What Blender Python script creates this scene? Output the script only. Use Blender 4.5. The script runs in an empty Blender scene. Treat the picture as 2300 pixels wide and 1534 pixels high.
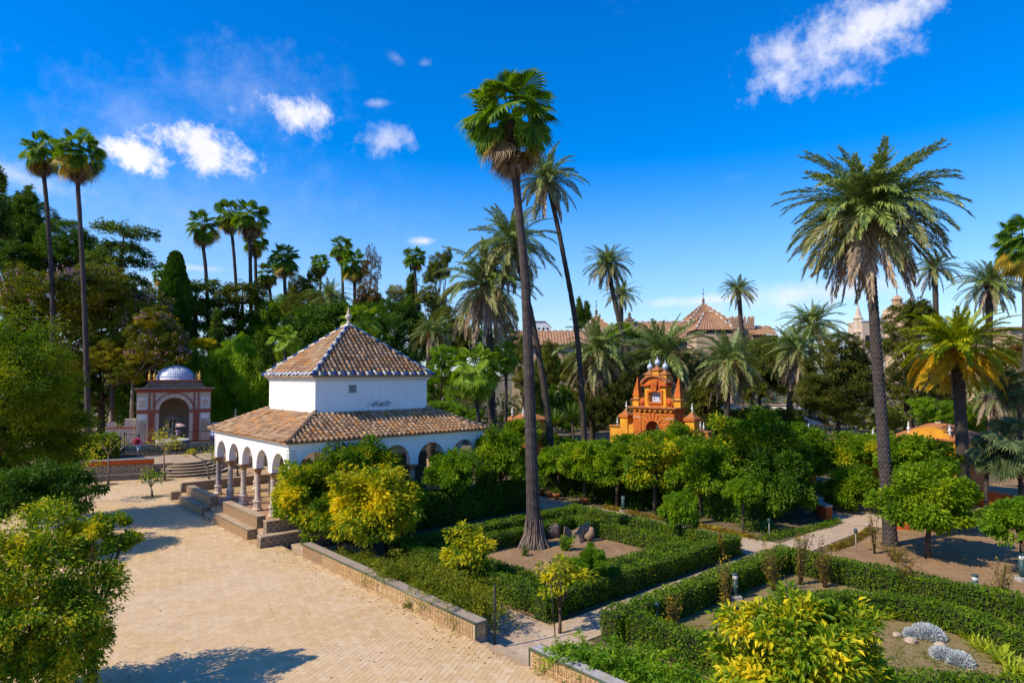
import bpy, bmesh, math, random
import numpy as np
from mathutils import Matrix, Vector
random.seed(7)
RNG = np.random.default_rng(7)
C = bpy.context.scene.collection
SC = bpy.context.scene

# ------------------------------------------------------------------ camera
CAM_H, FPX, PCX, PCY, PITCH, ROLL, AZ = 7.2, 1476.14, 1150.0, 767.0, 0.0498, -0.0043, 0.7193
cam_d = bpy.data.cameras.new('camera')
cam = bpy.data.objects.new('camera', cam_d)
C.objects.link(cam)
cam_d.sensor_width = 36.0
cam_d.lens = FPX / 2300 * 36
cam_d.clip_end = 6000
cam_d.clip_start = 0.5
_R0, _F, _U = Vector((1, 0, 0)), Vector((0, math.cos(PITCH), math.sin(PITCH))), Vector((0, -math.sin(PITCH), math.cos(PITCH)))
_r = _R0 * math.cos(ROLL) + _U * math.sin(ROLL)
_u = _U * math.cos(ROLL) - _R0 * math.sin(ROLL)
_m = Matrix((_r, _u, -_F)).transposed().to_4x4()
_m.translation = (0, 0, CAM_H)
cam.matrix_world = _m
SC.camera = cam

# ------------------------------------------------------------------ sky and sun
SUN_EL = math.radians(43)
SUN_DIR = Vector((-0.90, -0.436, 0)).normalized() * math.cos(SUN_EL) + Vector((0, 0, math.sin(SUN_EL)))
SKY_STRENGTH, SUN_STRENGTH, EXPOSURE = 0.15, 4.05, 0.47
sun_d = bpy.data.lights.new('sun', 'SUN')
sun_d.energy = SUN_STRENGTH
sun_d.angle = math.radians(0.53)
sun_d.color = (1.0, 0.87, 0.66)
sun = bpy.data.objects.new('sun', sun_d)
C.objects.link(sun)
sun.rotation_euler = SUN_DIR.to_track_quat('Z', 'Y').to_euler()
SC.view_settings.view_transform = 'Standard'
SC.view_settings.look = 'None'
SC.view_settings.gamma = 1
SC.view_settings.use_curve_mapping = False
SC.view_settings.exposure = EXPOSURE
SC.cycles.use_denoising = True
SC.cycles.max_bounces = 6
SC.cycles.diffuse_bounces = 4
SC.cycles.glossy_bounces = 2
SC.cycles.transmission_bounces = 4
SC.cycles.sample_clamp_indirect = 4

def pix_ray(px, py):
    dx, dy = px - PCX, py - PCY
    x = (dx * math.cos(ROLL) + dy * math.sin(ROLL)) / FPX
    y = -(-dx * math.sin(ROLL) + dy * math.cos(ROLL)) / FPX
    return Vector((x, math.cos(PITCH) - y * math.sin(PITCH), math.sin(PITCH) + y * math.cos(PITCH)))
def on_ground(px, py, z=0.0):
    r = pix_ray(px, py)
    return Vector((0, 0, CAM_H)) + r * ((z - CAM_H) / r.z)
def at_depth(px, py, Y):
    r = pix_ray(px, py)
    return Vector((0, 0, CAM_H)) + r * (Y / r.y)
UA = Vector((-math.sin(AZ), math.cos(AZ), 0))
VA = Vector((math.cos(AZ), math.sin(AZ), 0))
def uvz(u, v, z=0.0):
    return UA * u + VA * v + Vector((0, 0, z))

world = bpy.data.worlds.new('World')
SC.world = world
world.use_nodes = True
nt = world.node_tree
for n in list(nt.nodes): nt.nodes.remove(n)
class NT:
    def __init__(s, tree): s.t = tree
    def n(s, typ, **kw):
        nd = s.t.nodes.new(typ)
        ins = kw.pop('ins', {})
        for k, v in kw.items(): setattr(nd, k, v)
        for k, v in ins.items():
            if hasattr(v, 'is_linked') and hasattr(v, 'links'): s.t.links.new(v, nd.inputs[k])
            else: nd.inputs[k].default_value = v
        return nd
    def math(s, op, a, b=0.0, c=None, clamp=False):
        ins = {0: a, 1: b}
        if c is not None: ins[2] = c
        return s.n('ShaderNodeMath', operation=op, use_clamp=clamp, ins=ins).outputs[0]
    def vdot(s, a, b): return s.n('ShaderNodeVectorMath', operation='DOT_PRODUCT', ins={0: a, 1: b}).outputs['Value']
    def noise(s, vec, scale, detail=4, rough=.55, out='Fac'):
        return s.n('ShaderNodeTexNoise', ins={'Vector': vec, 'Scale': scale, 'Detail': detail, 'Roughness': rough}).outputs[out]
    def mix(s, f, a, b):
        m = s.n('ShaderNodeMix', data_type='RGBA', ins={0: f})
        for i, v in ((6, a), (7, b)):
            if hasattr(v, 'links'): s.t.links.new(v, m.inputs[i])
            else: m.inputs[i].default_value = (*v, 1) if len(v) == 3 else v
        return m.outputs[2]
    def rng(s, v, a, b, c=0., d=1., smooth=False):
        return s.n('ShaderNodeMapRange', interpolation_type='SMOOTHSTEP' if smooth else 'LINEAR', ins={0: v, 1: a, 2: b, 3: c, 4: d}).outputs[0]
    def ramp(s, f, stops):
        r = s.n('ShaderNodeValToRGB', ins={0: f})
        e = r.color_ramp.elements
        while len(e) < len(stops): e.new(.5)
        for el, (p, c) in zip(e, stops):
            el.position = p; el.color = (*c, 1)
        return r.outputs[0]
    def link(s, a, b): s.t.links.new(a, b)
W_ = NT(nt)
sky = W_.n('ShaderNodeTexSky', sky_type='NISHITA')
sky.sun_disc = False
sky.sun_elevation = SUN_EL
sky.sun_rotation = math.atan2(SUN_DIR.x, SUN_DIR.y)
sky.altitude = 10
sky.air_density = 1.0
sky.dust_density = 0.35
sky.ozone_density = 2.5
hs = W_.n('ShaderNodeHueSaturation', ins={'Hue': .513, 'Saturation': 1.56, 'Value': 1.08, 'Color': sky.outputs[0]})
tc = W_.n('ShaderNodeTexCoord')
dirv = W_.n('ShaderNodeVectorMath', operation='NORMALIZE', ins={0: tc.outputs['Generated']}).outputs[0]
n1 = W_.noise(dirv, 30, 10, .66)
n2 = W_.noise(dirv, 7, 5, .6)
def cloud(px, py, wpx, hpx, tilt, dens, soft=.55, gain=1.5):
    c = pix_ray(px, py).normalized()
    e = Vector((c.y, -c.x, 0)).normalized(); up = e.cross(c).normalized()
    if up.z < 0: up = -up
    t1 = e * math.cos(tilt) + up * math.sin(tilt); t2 = up * math.cos(tilt) - e * math.sin(tilt)
    a = W_.math('DIVIDE', W_.vdot(dirv, tuple(t1)), wpx / FPX * 1.15)
    b = W_.math('DIVIDE', W_.vdot(dirv, tuple(t2)), hpx / FPX * 1.15)
    front = W_.math('GREATER_THAN', W_.vdot(dirv, tuple(c)), 0.3)
    l = W_.math('SQRT', W_.math('ADD', W_.math('MULTIPLY', a, a), W_.math('MULTIPLY', b, b)))
    v = W_.math('ADD', W_.math('SUBTRACT', .95, l), W_.math('MULTIPLY', W_.math('SUBTRACT', n1, .5), gain * 2.6))
    v = W_.math('ADD', v, W_.math('MULTIPLY', W_.math('SUBTRACT', n2, .5), gain * 1.1))
    m = W_.rng(v, -.25, soft * 1.35, 0, dens, True)
    return W_.math('MULTIPLY', m, front)
clouds = [(1850, 112, 128, 66, .18, .95, .8, 1.0), (1975, 40, 72, 34, .10, .85, .7, 1.0), (1765, 118, 60, 36, .1, .8, .8, 1.0), (462, 335, 78, 40, -.1, 1.0, .55, 1.1), (312, 352, 68, 26, -.1, 1.0, .6, 1.2),
          (672, 256, 70, 34, -.2, .95, .6, 1.1), (866, 310, 66, 30, .1, .65, .9, 1.2), (950, 542, 30, 9, .1, .9, .8, .8),
          (1600, 673, 135, 13, .03, .8, 1.0, .6), (1850, 655, 220, 30, .05, .9, 1.1, .6), (440, 602, 62, 8, 0, .6, 1., .6),
          (560, 215, 190, 85, .1, .26, 1.4, .9), (330, 290, 190, 90, -.2, .24, 1.4, .9), (40, 395, 110, 26, -.15, .55, 1.1, 1.1), (950, 144, 17, 10, .1, .45, 1.2, 1.2), (890, 131, 17, 9, -.6, .28, 1.3, 1.2),
          (848, 232, 30, 9, .1, .45, 1., .9), (520, 246, 16, 14, -.5, .35, 1., .8), (400, 480, 420, 140, .1, .22, 1.6, .8), (330, 640, 120, 26, 0, .5, 1.2, .8)]
tot = None
for c_ in clouds:
    m_ = cloud(*c_)
    tot = m_ if tot is None else W_.math('MAXIMUM', tot, m_)
# a few thin streaks over the rest of the sky, behind and beside the camera too
sep = W_.n('ShaderNodeSeparateXYZ', ins={0: dirv})
stretched = W_.n('ShaderNodeVectorMath', operation='MULTIPLY', ins={0: dirv, 1: (1, 1, 3.5)}).outputs[0]
veil = W_.rng(W_.noise(stretched, 2.2, 7, .6), .60, .85, 0, .35, True)
tot = W_.math('MAXIMUM', tot, veil)
cloud_col = W_.mix(W_.rng(n2, .35, .65), (4.0, 4.15, 5.2), (5.3, 5.2, 5.25))
# sky in the photo pales and turns a little violet towards the horizon
hz = W_.rng(sep.outputs[2], 0.0, .32, 1, 0, True)
skyc = W_.mix(W_.math('MULTIPLY', hz, .60), hs.outputs[0], (1.65, 2.6, 4.3))
col = W_.mix(tot, skyc, cloud_col)
bg = W_.n('ShaderNodeBackground', ins={'Color': col, 'Strength': SKY_STRENGTH})
wo = W_.n('ShaderNodeOutputWorld')
W_.link(bg.outputs[0], wo.inputs[0])

# ------------------------------------------------------------------ materials
def new_mat(name):
    m = bpy.data.materials.new(name); m.use_nodes = True
    t = m.node_tree
    for n in list(t.nodes): t.nodes.remove(n)
    return m, NT(t)
def finish(T, shader, disp=None):
    o = T.n('ShaderNodeOutputMaterial'); T.link(shader, o.inputs[0])
def bump(T, h, strength=.3, dist=.02):
    return T.n('ShaderNodeBump', ins={'Strength': strength, 'Distance': dist, 'Height': h}).outputs[0]
def plain(name, c1, c2=None, scale=3., rough=.85, c3=None, bumps=.3, bdist=.02, fine=40., spec=.3, amt=1.0, metallic=0.):
    m, T = new_mat(name)
    co = T.n('ShaderNodeTexCoord').outputs['Object']
    c2 = c2 or tuple(x * .7 for x in c1)
    f = T.rng(T.noise(co, scale, 6, .62), .35, .65, 0, amt)
    col = T.mix(f, c1, c2)
    if c3:
        g = T.rng(T.noise(co, scale * 3.7, 5, .7), .52, .70, 0, 1)
        col = T.mix(g, col, c3)
    nrm = bump(T, T.noise(co, fine, 5, .6), bumps, bdist)
    p = T.n('ShaderNodeBsdfPrincipled', ins={'Base Color': col, 'Roughness': rough, 'Specular IOR Level': spec, 'Normal': nrm, 'Metallic': metallic})
    finish(T, p.outputs[0])
    return m
def leaf_mat(name, stops, trans=.3, nscale=.9, nw=.75, iw=.5, rough=.55, spec=.18, gain=1.5):
    m, T = new_mat(name)
    co = T.n('ShaderNodeTexCoord')
    geo = T.n('ShaderNodeNewGeometry')
    oi = T.n('ShaderNodeObjectInfo')
    nz = T.rng(T.noise(co.outputs['Object'], nscale, 3, .6), .3, .7, -.5, .5)
    f = T.math('MULTIPLY_ADD', nz, nw, .5)
    f = T.math('ADD', f, T.math('MULTIPLY', T.math('SUBTRACT', geo.outputs['Random Per Island'], .5), iw))
    f = T.math('ADD', f, T.math('MULTIPLY', T.math('SUBTRACT', oi.outputs['Random'], .5), .16), clamp=True)
    stops = [(s_, (min(.8, c_[0] * gain), min(.8, c_[1] * gain), c_[2] * gain * (.75 if c_[2] < c_[1] * .5 else 1))) for s_, c_ in stops]
    col = T.ramp(f, stops)
    p = T.n('ShaderNodeBsdfPrincipled', ins={'Base Color': col, 'Roughness': rough, 'Specular IOR Level': spec})
    hs = T.n('ShaderNodeHueSaturation', ins={'Hue': .49, 'Saturation': 1.05, 'Value': 1.7, 'Color': col})
    tr = T.n('ShaderNodeBsdfTranslucent', ins={'Color': hs.outputs[0]})
    mx = T.n('ShaderNodeMixShader', ins={0: trans, 1: p.outputs[0], 2: tr.outputs[0]})
    finish(T, mx.outputs[0])
    return m
M = {}
M['soil'] = plain('sandy_soil', (.30, .185, .095), (.215, .135, .065), .7, .95, (.36, .235, .13), .5, .03, 14)
M['earth'] = plain('dark_garden_earth', (.15, .11, .06), (.09, .08, .035), .6, .95, (.19, .14, .075), .5, .03, 12)  # brown soil, darker than the sandy beds
M['lawn'] = plain('dry_lawn_soil', (.27, .185, .09), (.20, .155, .06), 1.1, .95, (.15, .14, .04), .5, .03, 20)
M['mortar'] = plain('sandy_joints', (.46, .31, .16), (.38, .25, .12), 1.2, .95)
M['white'] = plain('white_limewash', (.86, .86, .84), (.80, .81, .80), .8, .8, None, .15, .01, 25)
def wall_mat():
    m, T = new_mat('streaked_limewash')
    co = T.n('ShaderNodeTexCoord').outputs['Object']
    st = T.n('ShaderNodeVectorMath', operation='MULTIPLY', ins={0: co, 1: (5, 5, .35)}).outputs[0]
    k = T.rng(T.noise(st, 1.0, 6, .7), .50, .72, 0, .30)
    col = T.mix(k, (.86, .855, .83), (.60, .57, .50))
    col = T.mix(T.rng(T.noise(co, .7, 6, .65), .48, .66, 0, .35), col, (.74, .74, .73))
    sp = T.rng(T.noise(co, 14, 3, .7), .70, .76, 0, .6); col = T.mix(sp, col, (.45, .42, .37))
    h = T.noise(co, 2.2, 7, .65)
    p = T.n('ShaderNodeBsdfPrincipled', ins={'Base Color': col, 'Roughness': .85, 'Specular IOR Level': .2, 'Normal': bump(T, h, .5, .03)})
    finish(T, p.outputs[0]); return m
M['white'] = wall_mat()
M['white_cornice'] = plain('pale_stucco_moulding', (.74, .72, .66), (.66, .64, .58), .9, .8, None, .15, .01, 25)
M['marble'] = plain('weathered_marble', (.62, .53, .43), (.48, .38, .29), 2.5, .5, (.38, .27, .19), .2, .01, 20)
M['capital'] = plain('ochre_stone_capital', (.40, .24, .12), (.30, .17, .08), 5, .8)
M['grey_marble'] = plain('grey_marble_shaft', (.30, .26, .25), (.18, .15, .15), 4, .45, (.42, .38, .36), .2, .01, 22)
M['floor'] = plain('terracotta_floor', (.46, .27, .17), (.38, .20, .12), 1.2, .7, (.52, .36, .25), .2, .01, 12)
M['stone'] = plain('worn_paving_stone', (.47, .36, .24), (.35, .25, .16), 1.6, .9, (.27, .19, .12), .4, .02, 18)
M['darkstone'] = plain('dark_weathered_stone', (.16, .13, .10), (.09, .075, .06), 2.5, .9, (.22, .18, .14), .4, .02, 18)
M['inner'] = plain('dark_brown_wall_tile', (.20, .15, .12), (.12, .09, .08), 5, .7)  # dark brown tile facing of the inner room
M['iron'] = plain('black_iron', (.018, .018, .02), (.03, .028, .025), 6, .5)
M['lamp_green'] = plain('blue_green_lamp_paint', (.035, .085, .09), (.025, .06, .065), 6, .45)
M['lamp_white'] = plain('pale_lamp_glass', (.62, .63, .60), (.55, .56, .54), 6, .3)
M['concrete'] = plain('grey_concrete', (.40, .38, .35), (.30, .28, .26), 3, .9)
M['terracotta'] = plain('terracotta_pot', (.50, .19, .06), (.40, .14, .045), 5, .8)
M['orange'] = plain('orange_limewash', (.58, .150, .020), (.40, .090, .014), 1.3, .9, (.50, .19, .06), .25, .012, 22)
M['yellow'] = plain('ochre_yellow_limewash', (.72, .33, .022), (.54, .22, .020), 1.1, .9, (.60, .33, .08), .25, .012, 22)
M['redorange'] = plain('red_orange_limewash', (.58, .11, .018), (.46, .085, .016), 1.6, .85, (.36, .07, .02), .25, .012, 22)
M['orange_roof'] = plain('weathered_orange_coping', (.42, .16, .05), (.30, .11, .045), 3, .9, (.24, .12, .07), .4, .02, 22)
M['urn'] = plain('white_glazed_ceramic', (.74, .74, .72), (.60, .62, .64), 7, .25, None, .1, .005, 30, .5)
M['urn_blue'] = plain('blue_white_ceramic', (.52, .60, .66), (.32, .42, .55), 9, .25, None, .1, .005, 30, .5)
M['dome_cream'] = plain('cream_stucco_front', (.60, .48, .36), (.50, .38, .28), 2.2, .85, (.36, .26, .19), .25, .01, 20)
M['dome_red'] = plain('dull_red_stucco', (.36, .085, .045), (.28, .065, .04), 2.2, .85, (.22, .07, .05), .25, .01, 20)
M['gilt'] = plain('ochre_glazed_finial', (.62, .36, .05), (.50, .26, .03), 6, .3, None, .1, .005, 30, .5)
M['palace_wall'] = plain('pinkish_palace_stucco', (.56, .40, .27), (.48, .33, .215), .35, .9, (.42, .29, .19), .2, .02, 6)
M['palace_white'] = plain('white_house_wall', (.72, .74, .78), (.66, .68, .72), .6, .9)
M['tower_brick'] = plain('tower_brickwork', (.42, .27, .17), (.34, .21, .13), 1.2, .9, (.48, .33, .22), .3, .03, 8)
M['roof_far'] = plain('far_clay_tiles', (.36, .20, .11), (.27, .145, .08), .8, .9, (.42, .27, .16), .4, .03, 10)
M['dark'] = plain('dark_opening_and_eave', (.03, .025, .02), (.02, .018, .015), 3, .9)  # near-black fill for windows, the vent and strips below the eaves
M['water'] = plain('dark_tank_water', (.018, .026, .018), (.012, .018, .012), 2, .08, None, .15, .01, 6, .5)
M['bark_palm'] = plain('grey_palm_bark', (.070, .056, .052), (.040, .032, .030), 2.2, .95, (.11, .09, .082), .6, .02, 14)
M['bark_date'] = plain('brown_palm_bark', (.075, .056, .042), (.042, .031, .025), 3, .95, (.12, .095, .075), .7, .03, 12)
M['bark_tree'] = plain('brown_tree_bark', (.11, .075, .05), (.065, .045, .03), 4, .95, None, .6, .02, 18)
M['bark_grey'] = plain('grey_floss_bark', (.22, .18, .14), (.15, .12, .09), 3, .95, None, .6, .02, 12)
M['palm_foot'] = plain('fibrous_palm_foot', (.22, .165, .13), (.13, .10, .08), 6, .95, (.08, .06, .05), .8, .04, 16)
M['stump'] = plain('pale_stump_wood', (.30, .20, .13), (.18, .12, .08), 4, .95, (.42, .30, .20), .7, .03, 14)
M['rock'] = plain('buff_rock', (.46, .36, .26), (.34, .26, .18), 4, .95, None, .6, .03, 14)
M['fruit'] = plain('orange_date_stalks', (.62, .24, .02), (.50, .16, .015), 5, .7)
M['skin'] = plain('skin', (.42, .25, .17), (.38, .22, .15), 6, .6)
M['hair'] = plain('dark_hair', (.03, .02, .015), None, 9, .6)
M['shirt_pink'] = plain('pink_shirt', (.62, .05, .16), (.52, .04, .13), 9, .9)
M['pack_red'] = plain('dark_red_backpack', (.22, .012, .03), (.16, .01, .02), 9, .8)
M['shorts_blue'] = plain('pale_blue_shorts', (.36, .46, .62), (.30, .40, .55), 9, .9)
M['shirt_lilac'] = plain('lilac_shirt', (.55, .36, .55), (.46, .3, .46), 9, .9)
M['navy'] = plain('navy_cloth', (.03, .04, .10), (.02, .03, .07), 9, .9)
M['shirt_bluegrey'] = plain('pale_blue_shirt', (.38, .40, .60), None, 9, .9)
M['umbrella'] = plain('peach_umbrella_cloth', (.62, .40, .32), (.55, .33, .26), 5, .8)
M['statue'] = plain('dark_bronze', (.025, .03, .03), (.04, .045, .04), 6, .45)
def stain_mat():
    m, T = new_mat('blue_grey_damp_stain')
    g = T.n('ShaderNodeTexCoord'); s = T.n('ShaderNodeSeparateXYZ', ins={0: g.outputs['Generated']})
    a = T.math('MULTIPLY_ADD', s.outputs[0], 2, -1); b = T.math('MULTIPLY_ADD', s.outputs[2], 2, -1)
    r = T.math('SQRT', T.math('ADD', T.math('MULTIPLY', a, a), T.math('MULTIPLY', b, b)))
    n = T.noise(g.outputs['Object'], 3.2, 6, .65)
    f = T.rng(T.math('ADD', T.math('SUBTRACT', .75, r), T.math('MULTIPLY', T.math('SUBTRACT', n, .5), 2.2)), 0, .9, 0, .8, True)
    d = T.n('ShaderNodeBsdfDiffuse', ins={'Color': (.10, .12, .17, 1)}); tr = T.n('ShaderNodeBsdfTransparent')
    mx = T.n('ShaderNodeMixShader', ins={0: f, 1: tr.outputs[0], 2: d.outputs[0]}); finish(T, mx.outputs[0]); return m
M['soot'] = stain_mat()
# leaves (linear albedo)
G0, G1, G2, G3 = (.010, .026, .003), (.026, .066, .005), (.060, .125, .007), (.13, .20, .010)
M['leaf_orange'] = leaf_mat('orange_tree_leaves', [(0, (.022, .055, .003)), (.42, (.075, .145, .006)), (.72, (.15, .225, .010)), (1, (.27, .30, .014))], .38, 1.1)
M['leaf_yellow'] = leaf_mat('yellowing_citrus_leaves', [(0, (.022, .060, .003)), (.24, (.09, .145, .006)), (.50, (.28, .27, .010)), (1, (.58, .42, .014))], .3, 1.5)
M['leaf_half'] = leaf_mat('green_and_yellow_citrus_leaves', [(0, (.018, .050, .004)), (.40, (.065, .135, .006)), (.64, (.20, .235, .010)), (1, (.54, .41, .014))], .3, 1.3)
M['leaf_fresh'] = leaf_mat('fresh_green_leaves', [(0, (.025, .070, .004)), (.5, (.080, .165, .008)), (1, (.20, .28, .014))], .36, 1.2)
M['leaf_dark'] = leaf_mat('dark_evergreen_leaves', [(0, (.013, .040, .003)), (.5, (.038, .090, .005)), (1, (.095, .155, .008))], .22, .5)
M['leaf_magnolia'] = leaf_mat('glossy_olive_leaves', [(0, (.014, .022, .003)), (.5, (.044, .058, .006)), (1, (.14, .125, .014))], .2, .8)
M['leaf_hedge'] = leaf_mat('clipped_hedge_leaves', [(0, (.018, .048, .003)), (.5, (.052, .108, .005)), (1, (.15, .205, .010))], .28, 1.6, .6, .6)
M['leaf_bamboo'] = leaf_mat('bamboo_leaves', [(0, (.04, .11, .004)), (.5, (.11, .22, .008)), (1, (.26, .34, .014))], .40, .5)
M['leaf_olive'] = leaf_mat('olive_green_leaves', [(0, (.022, .036, .006)), (.5, (.07, .088, .012)), (1, (.16, .17, .02))], .3, .5)
M['leaf_brown'] = leaf_mat('rusty_conifer_sprays', [(0, (.035, .022, .007)), (.5, (.10, .062, .016)), (1, (.19, .13, .03))], .2, .4)
M['leaf_pale'] = leaf_mat('pale_thin_leaves', [(0, (.12, .13, .05)), (.5, (.22, .22, .09)), (1, (.32, .30, .13))], .3, .6)
M['leaf_cedar'] = leaf_mat('cedar_needles', [(0, (.022, .055, .014)), (.5, (.065, .115, .020)), (1, (.17, .20, .026))], .25, .35)
M['leaf_floss'] = leaf_mat('floss_silk_leaves', [(0, (.026, .042, .005)), (.45, (.085, .105, .008)), (.75, (.17, .16, .010)), (1, (.46, .34, .012))], .3, .35, .8, .5)
M['petal'] = leaf_mat('pink_blossom', [(0, (.34, .13, .20)), (.5, (.44, .21, .28)), (1, (.54, .33, .36))], .3, 1., gain=1.)
M['leaf_jac'] = leaf_mat('feathery_yellow_green_leaves', [(0, (.022, .060, .003)), (.5, (.065, .118, .005)), (.8, (.14, .17, .007)), (1, (.27, .25, .010))], .40, .45)
M['leaf_shrub'] = leaf_mat('autumn_shrub_leaves', [(0, (.050, .040, .010)), (.45, (.115, .085, .016)), (.75, (.19, .145, .015)), (1, (.46, .34, .018))], .3, 2.0)
M['leaf_fern'] = leaf_mat('asparagus_fern_sprays', [(0, (.028, .048, .004)), (.5, (.085, .110, .007)), (1, (.19, .19, .010))], .3, 1.)
M['leaf_strap'] = leaf_mat('strap_leaves', [(0, (.020, .050, .006)), (.6, (.055, .10, .010)), (1, (.20, .21, .03))], .25, 1.5)
M['leaf_iris'] = leaf_mat('iris_blades', [(0, (.11, .155, .016)), (.5, (.21, .26, .02)), (1, (.36, .36, .03))], .3, 1.5)
M['leaf_silver'] = leaf_mat('silver_foliage', [(0, (.34, .38, .38)), (.5, (.50, .54, .54)), (1, (.64, .66, .64))], .15, 2., gain=.95)
M['frond'] = leaf_mat('date_palm_fronds', [(0, (.040, .080, .026)), (.5, (.115, .165, .050)), (1, (.25, .27, .085))], .25, .5, .3, .9, .36, .5)
M['frond_old'] = leaf_mat('older_palm_fronds', [(0, (.075, .10, .042)), (.5, (.17, .175, .080)), (1, (.28, .255, .13))], .25, .5, .3, .9)
M['frond_dead'] = leaf_mat('dry_palm_fronds', [(0, (.12, .090, .058)), (.5, (.225, .17, .115)), (1, (.36, .28, .19))], .2, .5, .3, .9)
M['frond_canary'] = leaf_mat('yellow_green_palm_fronds', [(0, (.07, .115, .005)), (.5, (.17, .215, .007)), (1, (.36, .33, .010))], .3, .5, .3, .9)
M['frond_canary_old'] = leaf_mat('golden_palm_fronds', [(0, (.17, .13, .007)), (.5, (.31, .21, .009)), (1, (.46, .27, .012))], .3, .5, .3, .9)
M['fan'] = leaf_mat('fan_palm_leaves', [(0, (.022, .062, .006)), (.5, (.062, .130, .010)), (1, (.16, .22, .016))], .36, .6, .3, .9)
M['fan_light'] = leaf_mat('light_fan_palm_leaves', [(0, (.055, .11, .009)), (.5, (.12, .20, .014)), (1, (.25, .31, .03))], .3, .6, .3, .9)
M['fan_grey'] = leaf_mat('grey_fan_palm_leaves', [(0, (.026, .048, .022)), (.5, (.058, .085, .040)), (1, (.13, .15, .07))], .2, .6, .3, .9)
M['fan_old'] = leaf_mat('yellow_fan_palm_leaves', [(0, (.11, .095, .015)), (.5, (.22, .165, .022)), (1, (.36, .24, .025))], .3, .6, .3, .9)
M['fan_dead'] = leaf_mat('dry_fan_palm_leaves', [(0, (.065, .042, .022)), (.5, (.15, .10, .052)), (1, (.28, .20, .115))], .2, .6, .3, .9)

def tile_mat():
    m, T = new_mat('old_clay_roof_tile')
    co = T.n('ShaderNodeTexCoord').outputs['Object']
    geo = T.n('ShaderNodeNewGeometry'); oi = T.n('ShaderNodeObjectInfo')
    r = T.math('FRACT', T.math('ADD', geo.outputs['Random Per Island'], T.math('MULTIPLY', oi.outputs['Random'], 7.3)))
    col = T.ramp(r, [(0, (.19, .12, .075)), (.22, (.33, .205, .12)), (.5, (.44, .28, .16)), (.72, (.36, .245, .165)), (.88, (.54, .38, .23)), (1, (.52, .19, .03))])
    pos = geo.outputs['Position']
    lich = T.rng(T.noise(pos, .55, 5, .7), .47, .60)
    lich2 = T.rng(T.noise(pos, 9, 4, .7), .45, .62)
    col = T.mix(T.math('MULTIPLY', T.math('MULTIPLY', lich, lich2), .75), col, (.50, .19, .018))
    dk = T.rng(T.noise(pos, .8, 6, .75), .54, .70, 0, .6)
    col = T.mix(dk, col, (.10, .075, .055))
    fine = T.noise(pos, 30, 4, .7)
    col = T.mix(T.rng(fine, .45, .75, 0, .35), col, (.18, .125, .085))
    p = T.n('ShaderNodeBsdfPrincipled', ins={'Base Color': col, 'Roughness': .9, 'Specular IOR Level': .2, 'Normal': bump(T, fine, .4, .01)})
    finish(T, p.outputs[0]); return m
M['tile'] = tile_mat()
M['tile_white'] = plain('white_glazed_tile', (.74, .72, .66), (.62, .58, .50), 6, .3, (.42, .30, .20), .1, .005, 30, .5)
M['tile_blue'] = plain('cobalt_glazed_tile', (.025, .065, .25), (.02, .05, .19), 6, .25, None, .1, .005, 30, .5)
def brick_mat():
    m, T = new_mat('buff_paving_brick')
    geo = T.n('ShaderNodeNewGeometry'); oi = T.n('ShaderNodeObjectInfo')
    pos = geo.outputs['Position']
    r = T.math('FRACT', T.math('ADD', geo.outputs['Random Per Island'], T.math('MULTIPLY', oi.outputs['Random'], 5.7)))
    col = T.ramp(r, [(0, (.51, .345, .165)), (.3, (.56, .395, .20)), (.65, (.595, .425, .225)), (.9, (.62, .47, .29)), (1, (.52, .335, .165))])
    big = T.rng(T.noise(pos, .35, 6, .65), .42, .66)
    col = T.mix(T.math('MULTIPLY', big, .4), col, (.60, .39, .17)); col = T.mix(T.rng(T.noise(pos, .16, 4, .6), .45, .62, 0, .4), col, (.64, .50, .36))
    dirt = T.rng(T.noise(pos, .9, 8, .8), .50, .68, 0, .55)
    col = T.mix(dirt, col, (.43, .31, .185))
    spot_ = T.rng(T.noise(pos, 6, 3, .6), .66, .72, 0, .5); col = T.mix(spot_, col, (.30, .21, .12))
    fine = T.noise(pos, 25, 5, .7)
    col = T.mix(T.rng(fine, .5, .75, 0, .3), col, (.40, .27, .14))
    p = T.n('ShaderNodeBsdfPrincipled', ins={'Base Color': col, 'Roughness': .85, 'Specular IOR Level': .25, 'Normal': bump(T, fine, .25, .008)})
    finish(T, p.outputs[0]); return m
M['brick'] = brick_mat()
M['pathbrick'] = plain('dusty_path_brick', (.50, .39, .28), (.41, .31, .22), .9, .9, (.35, .25, .17), .25, .01, 22)
M['redbrick'] = plain('red_brick', (.48, .13, .05), (.38, .10, .04), 4, .9, None, .3, .01, 30)
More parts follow.
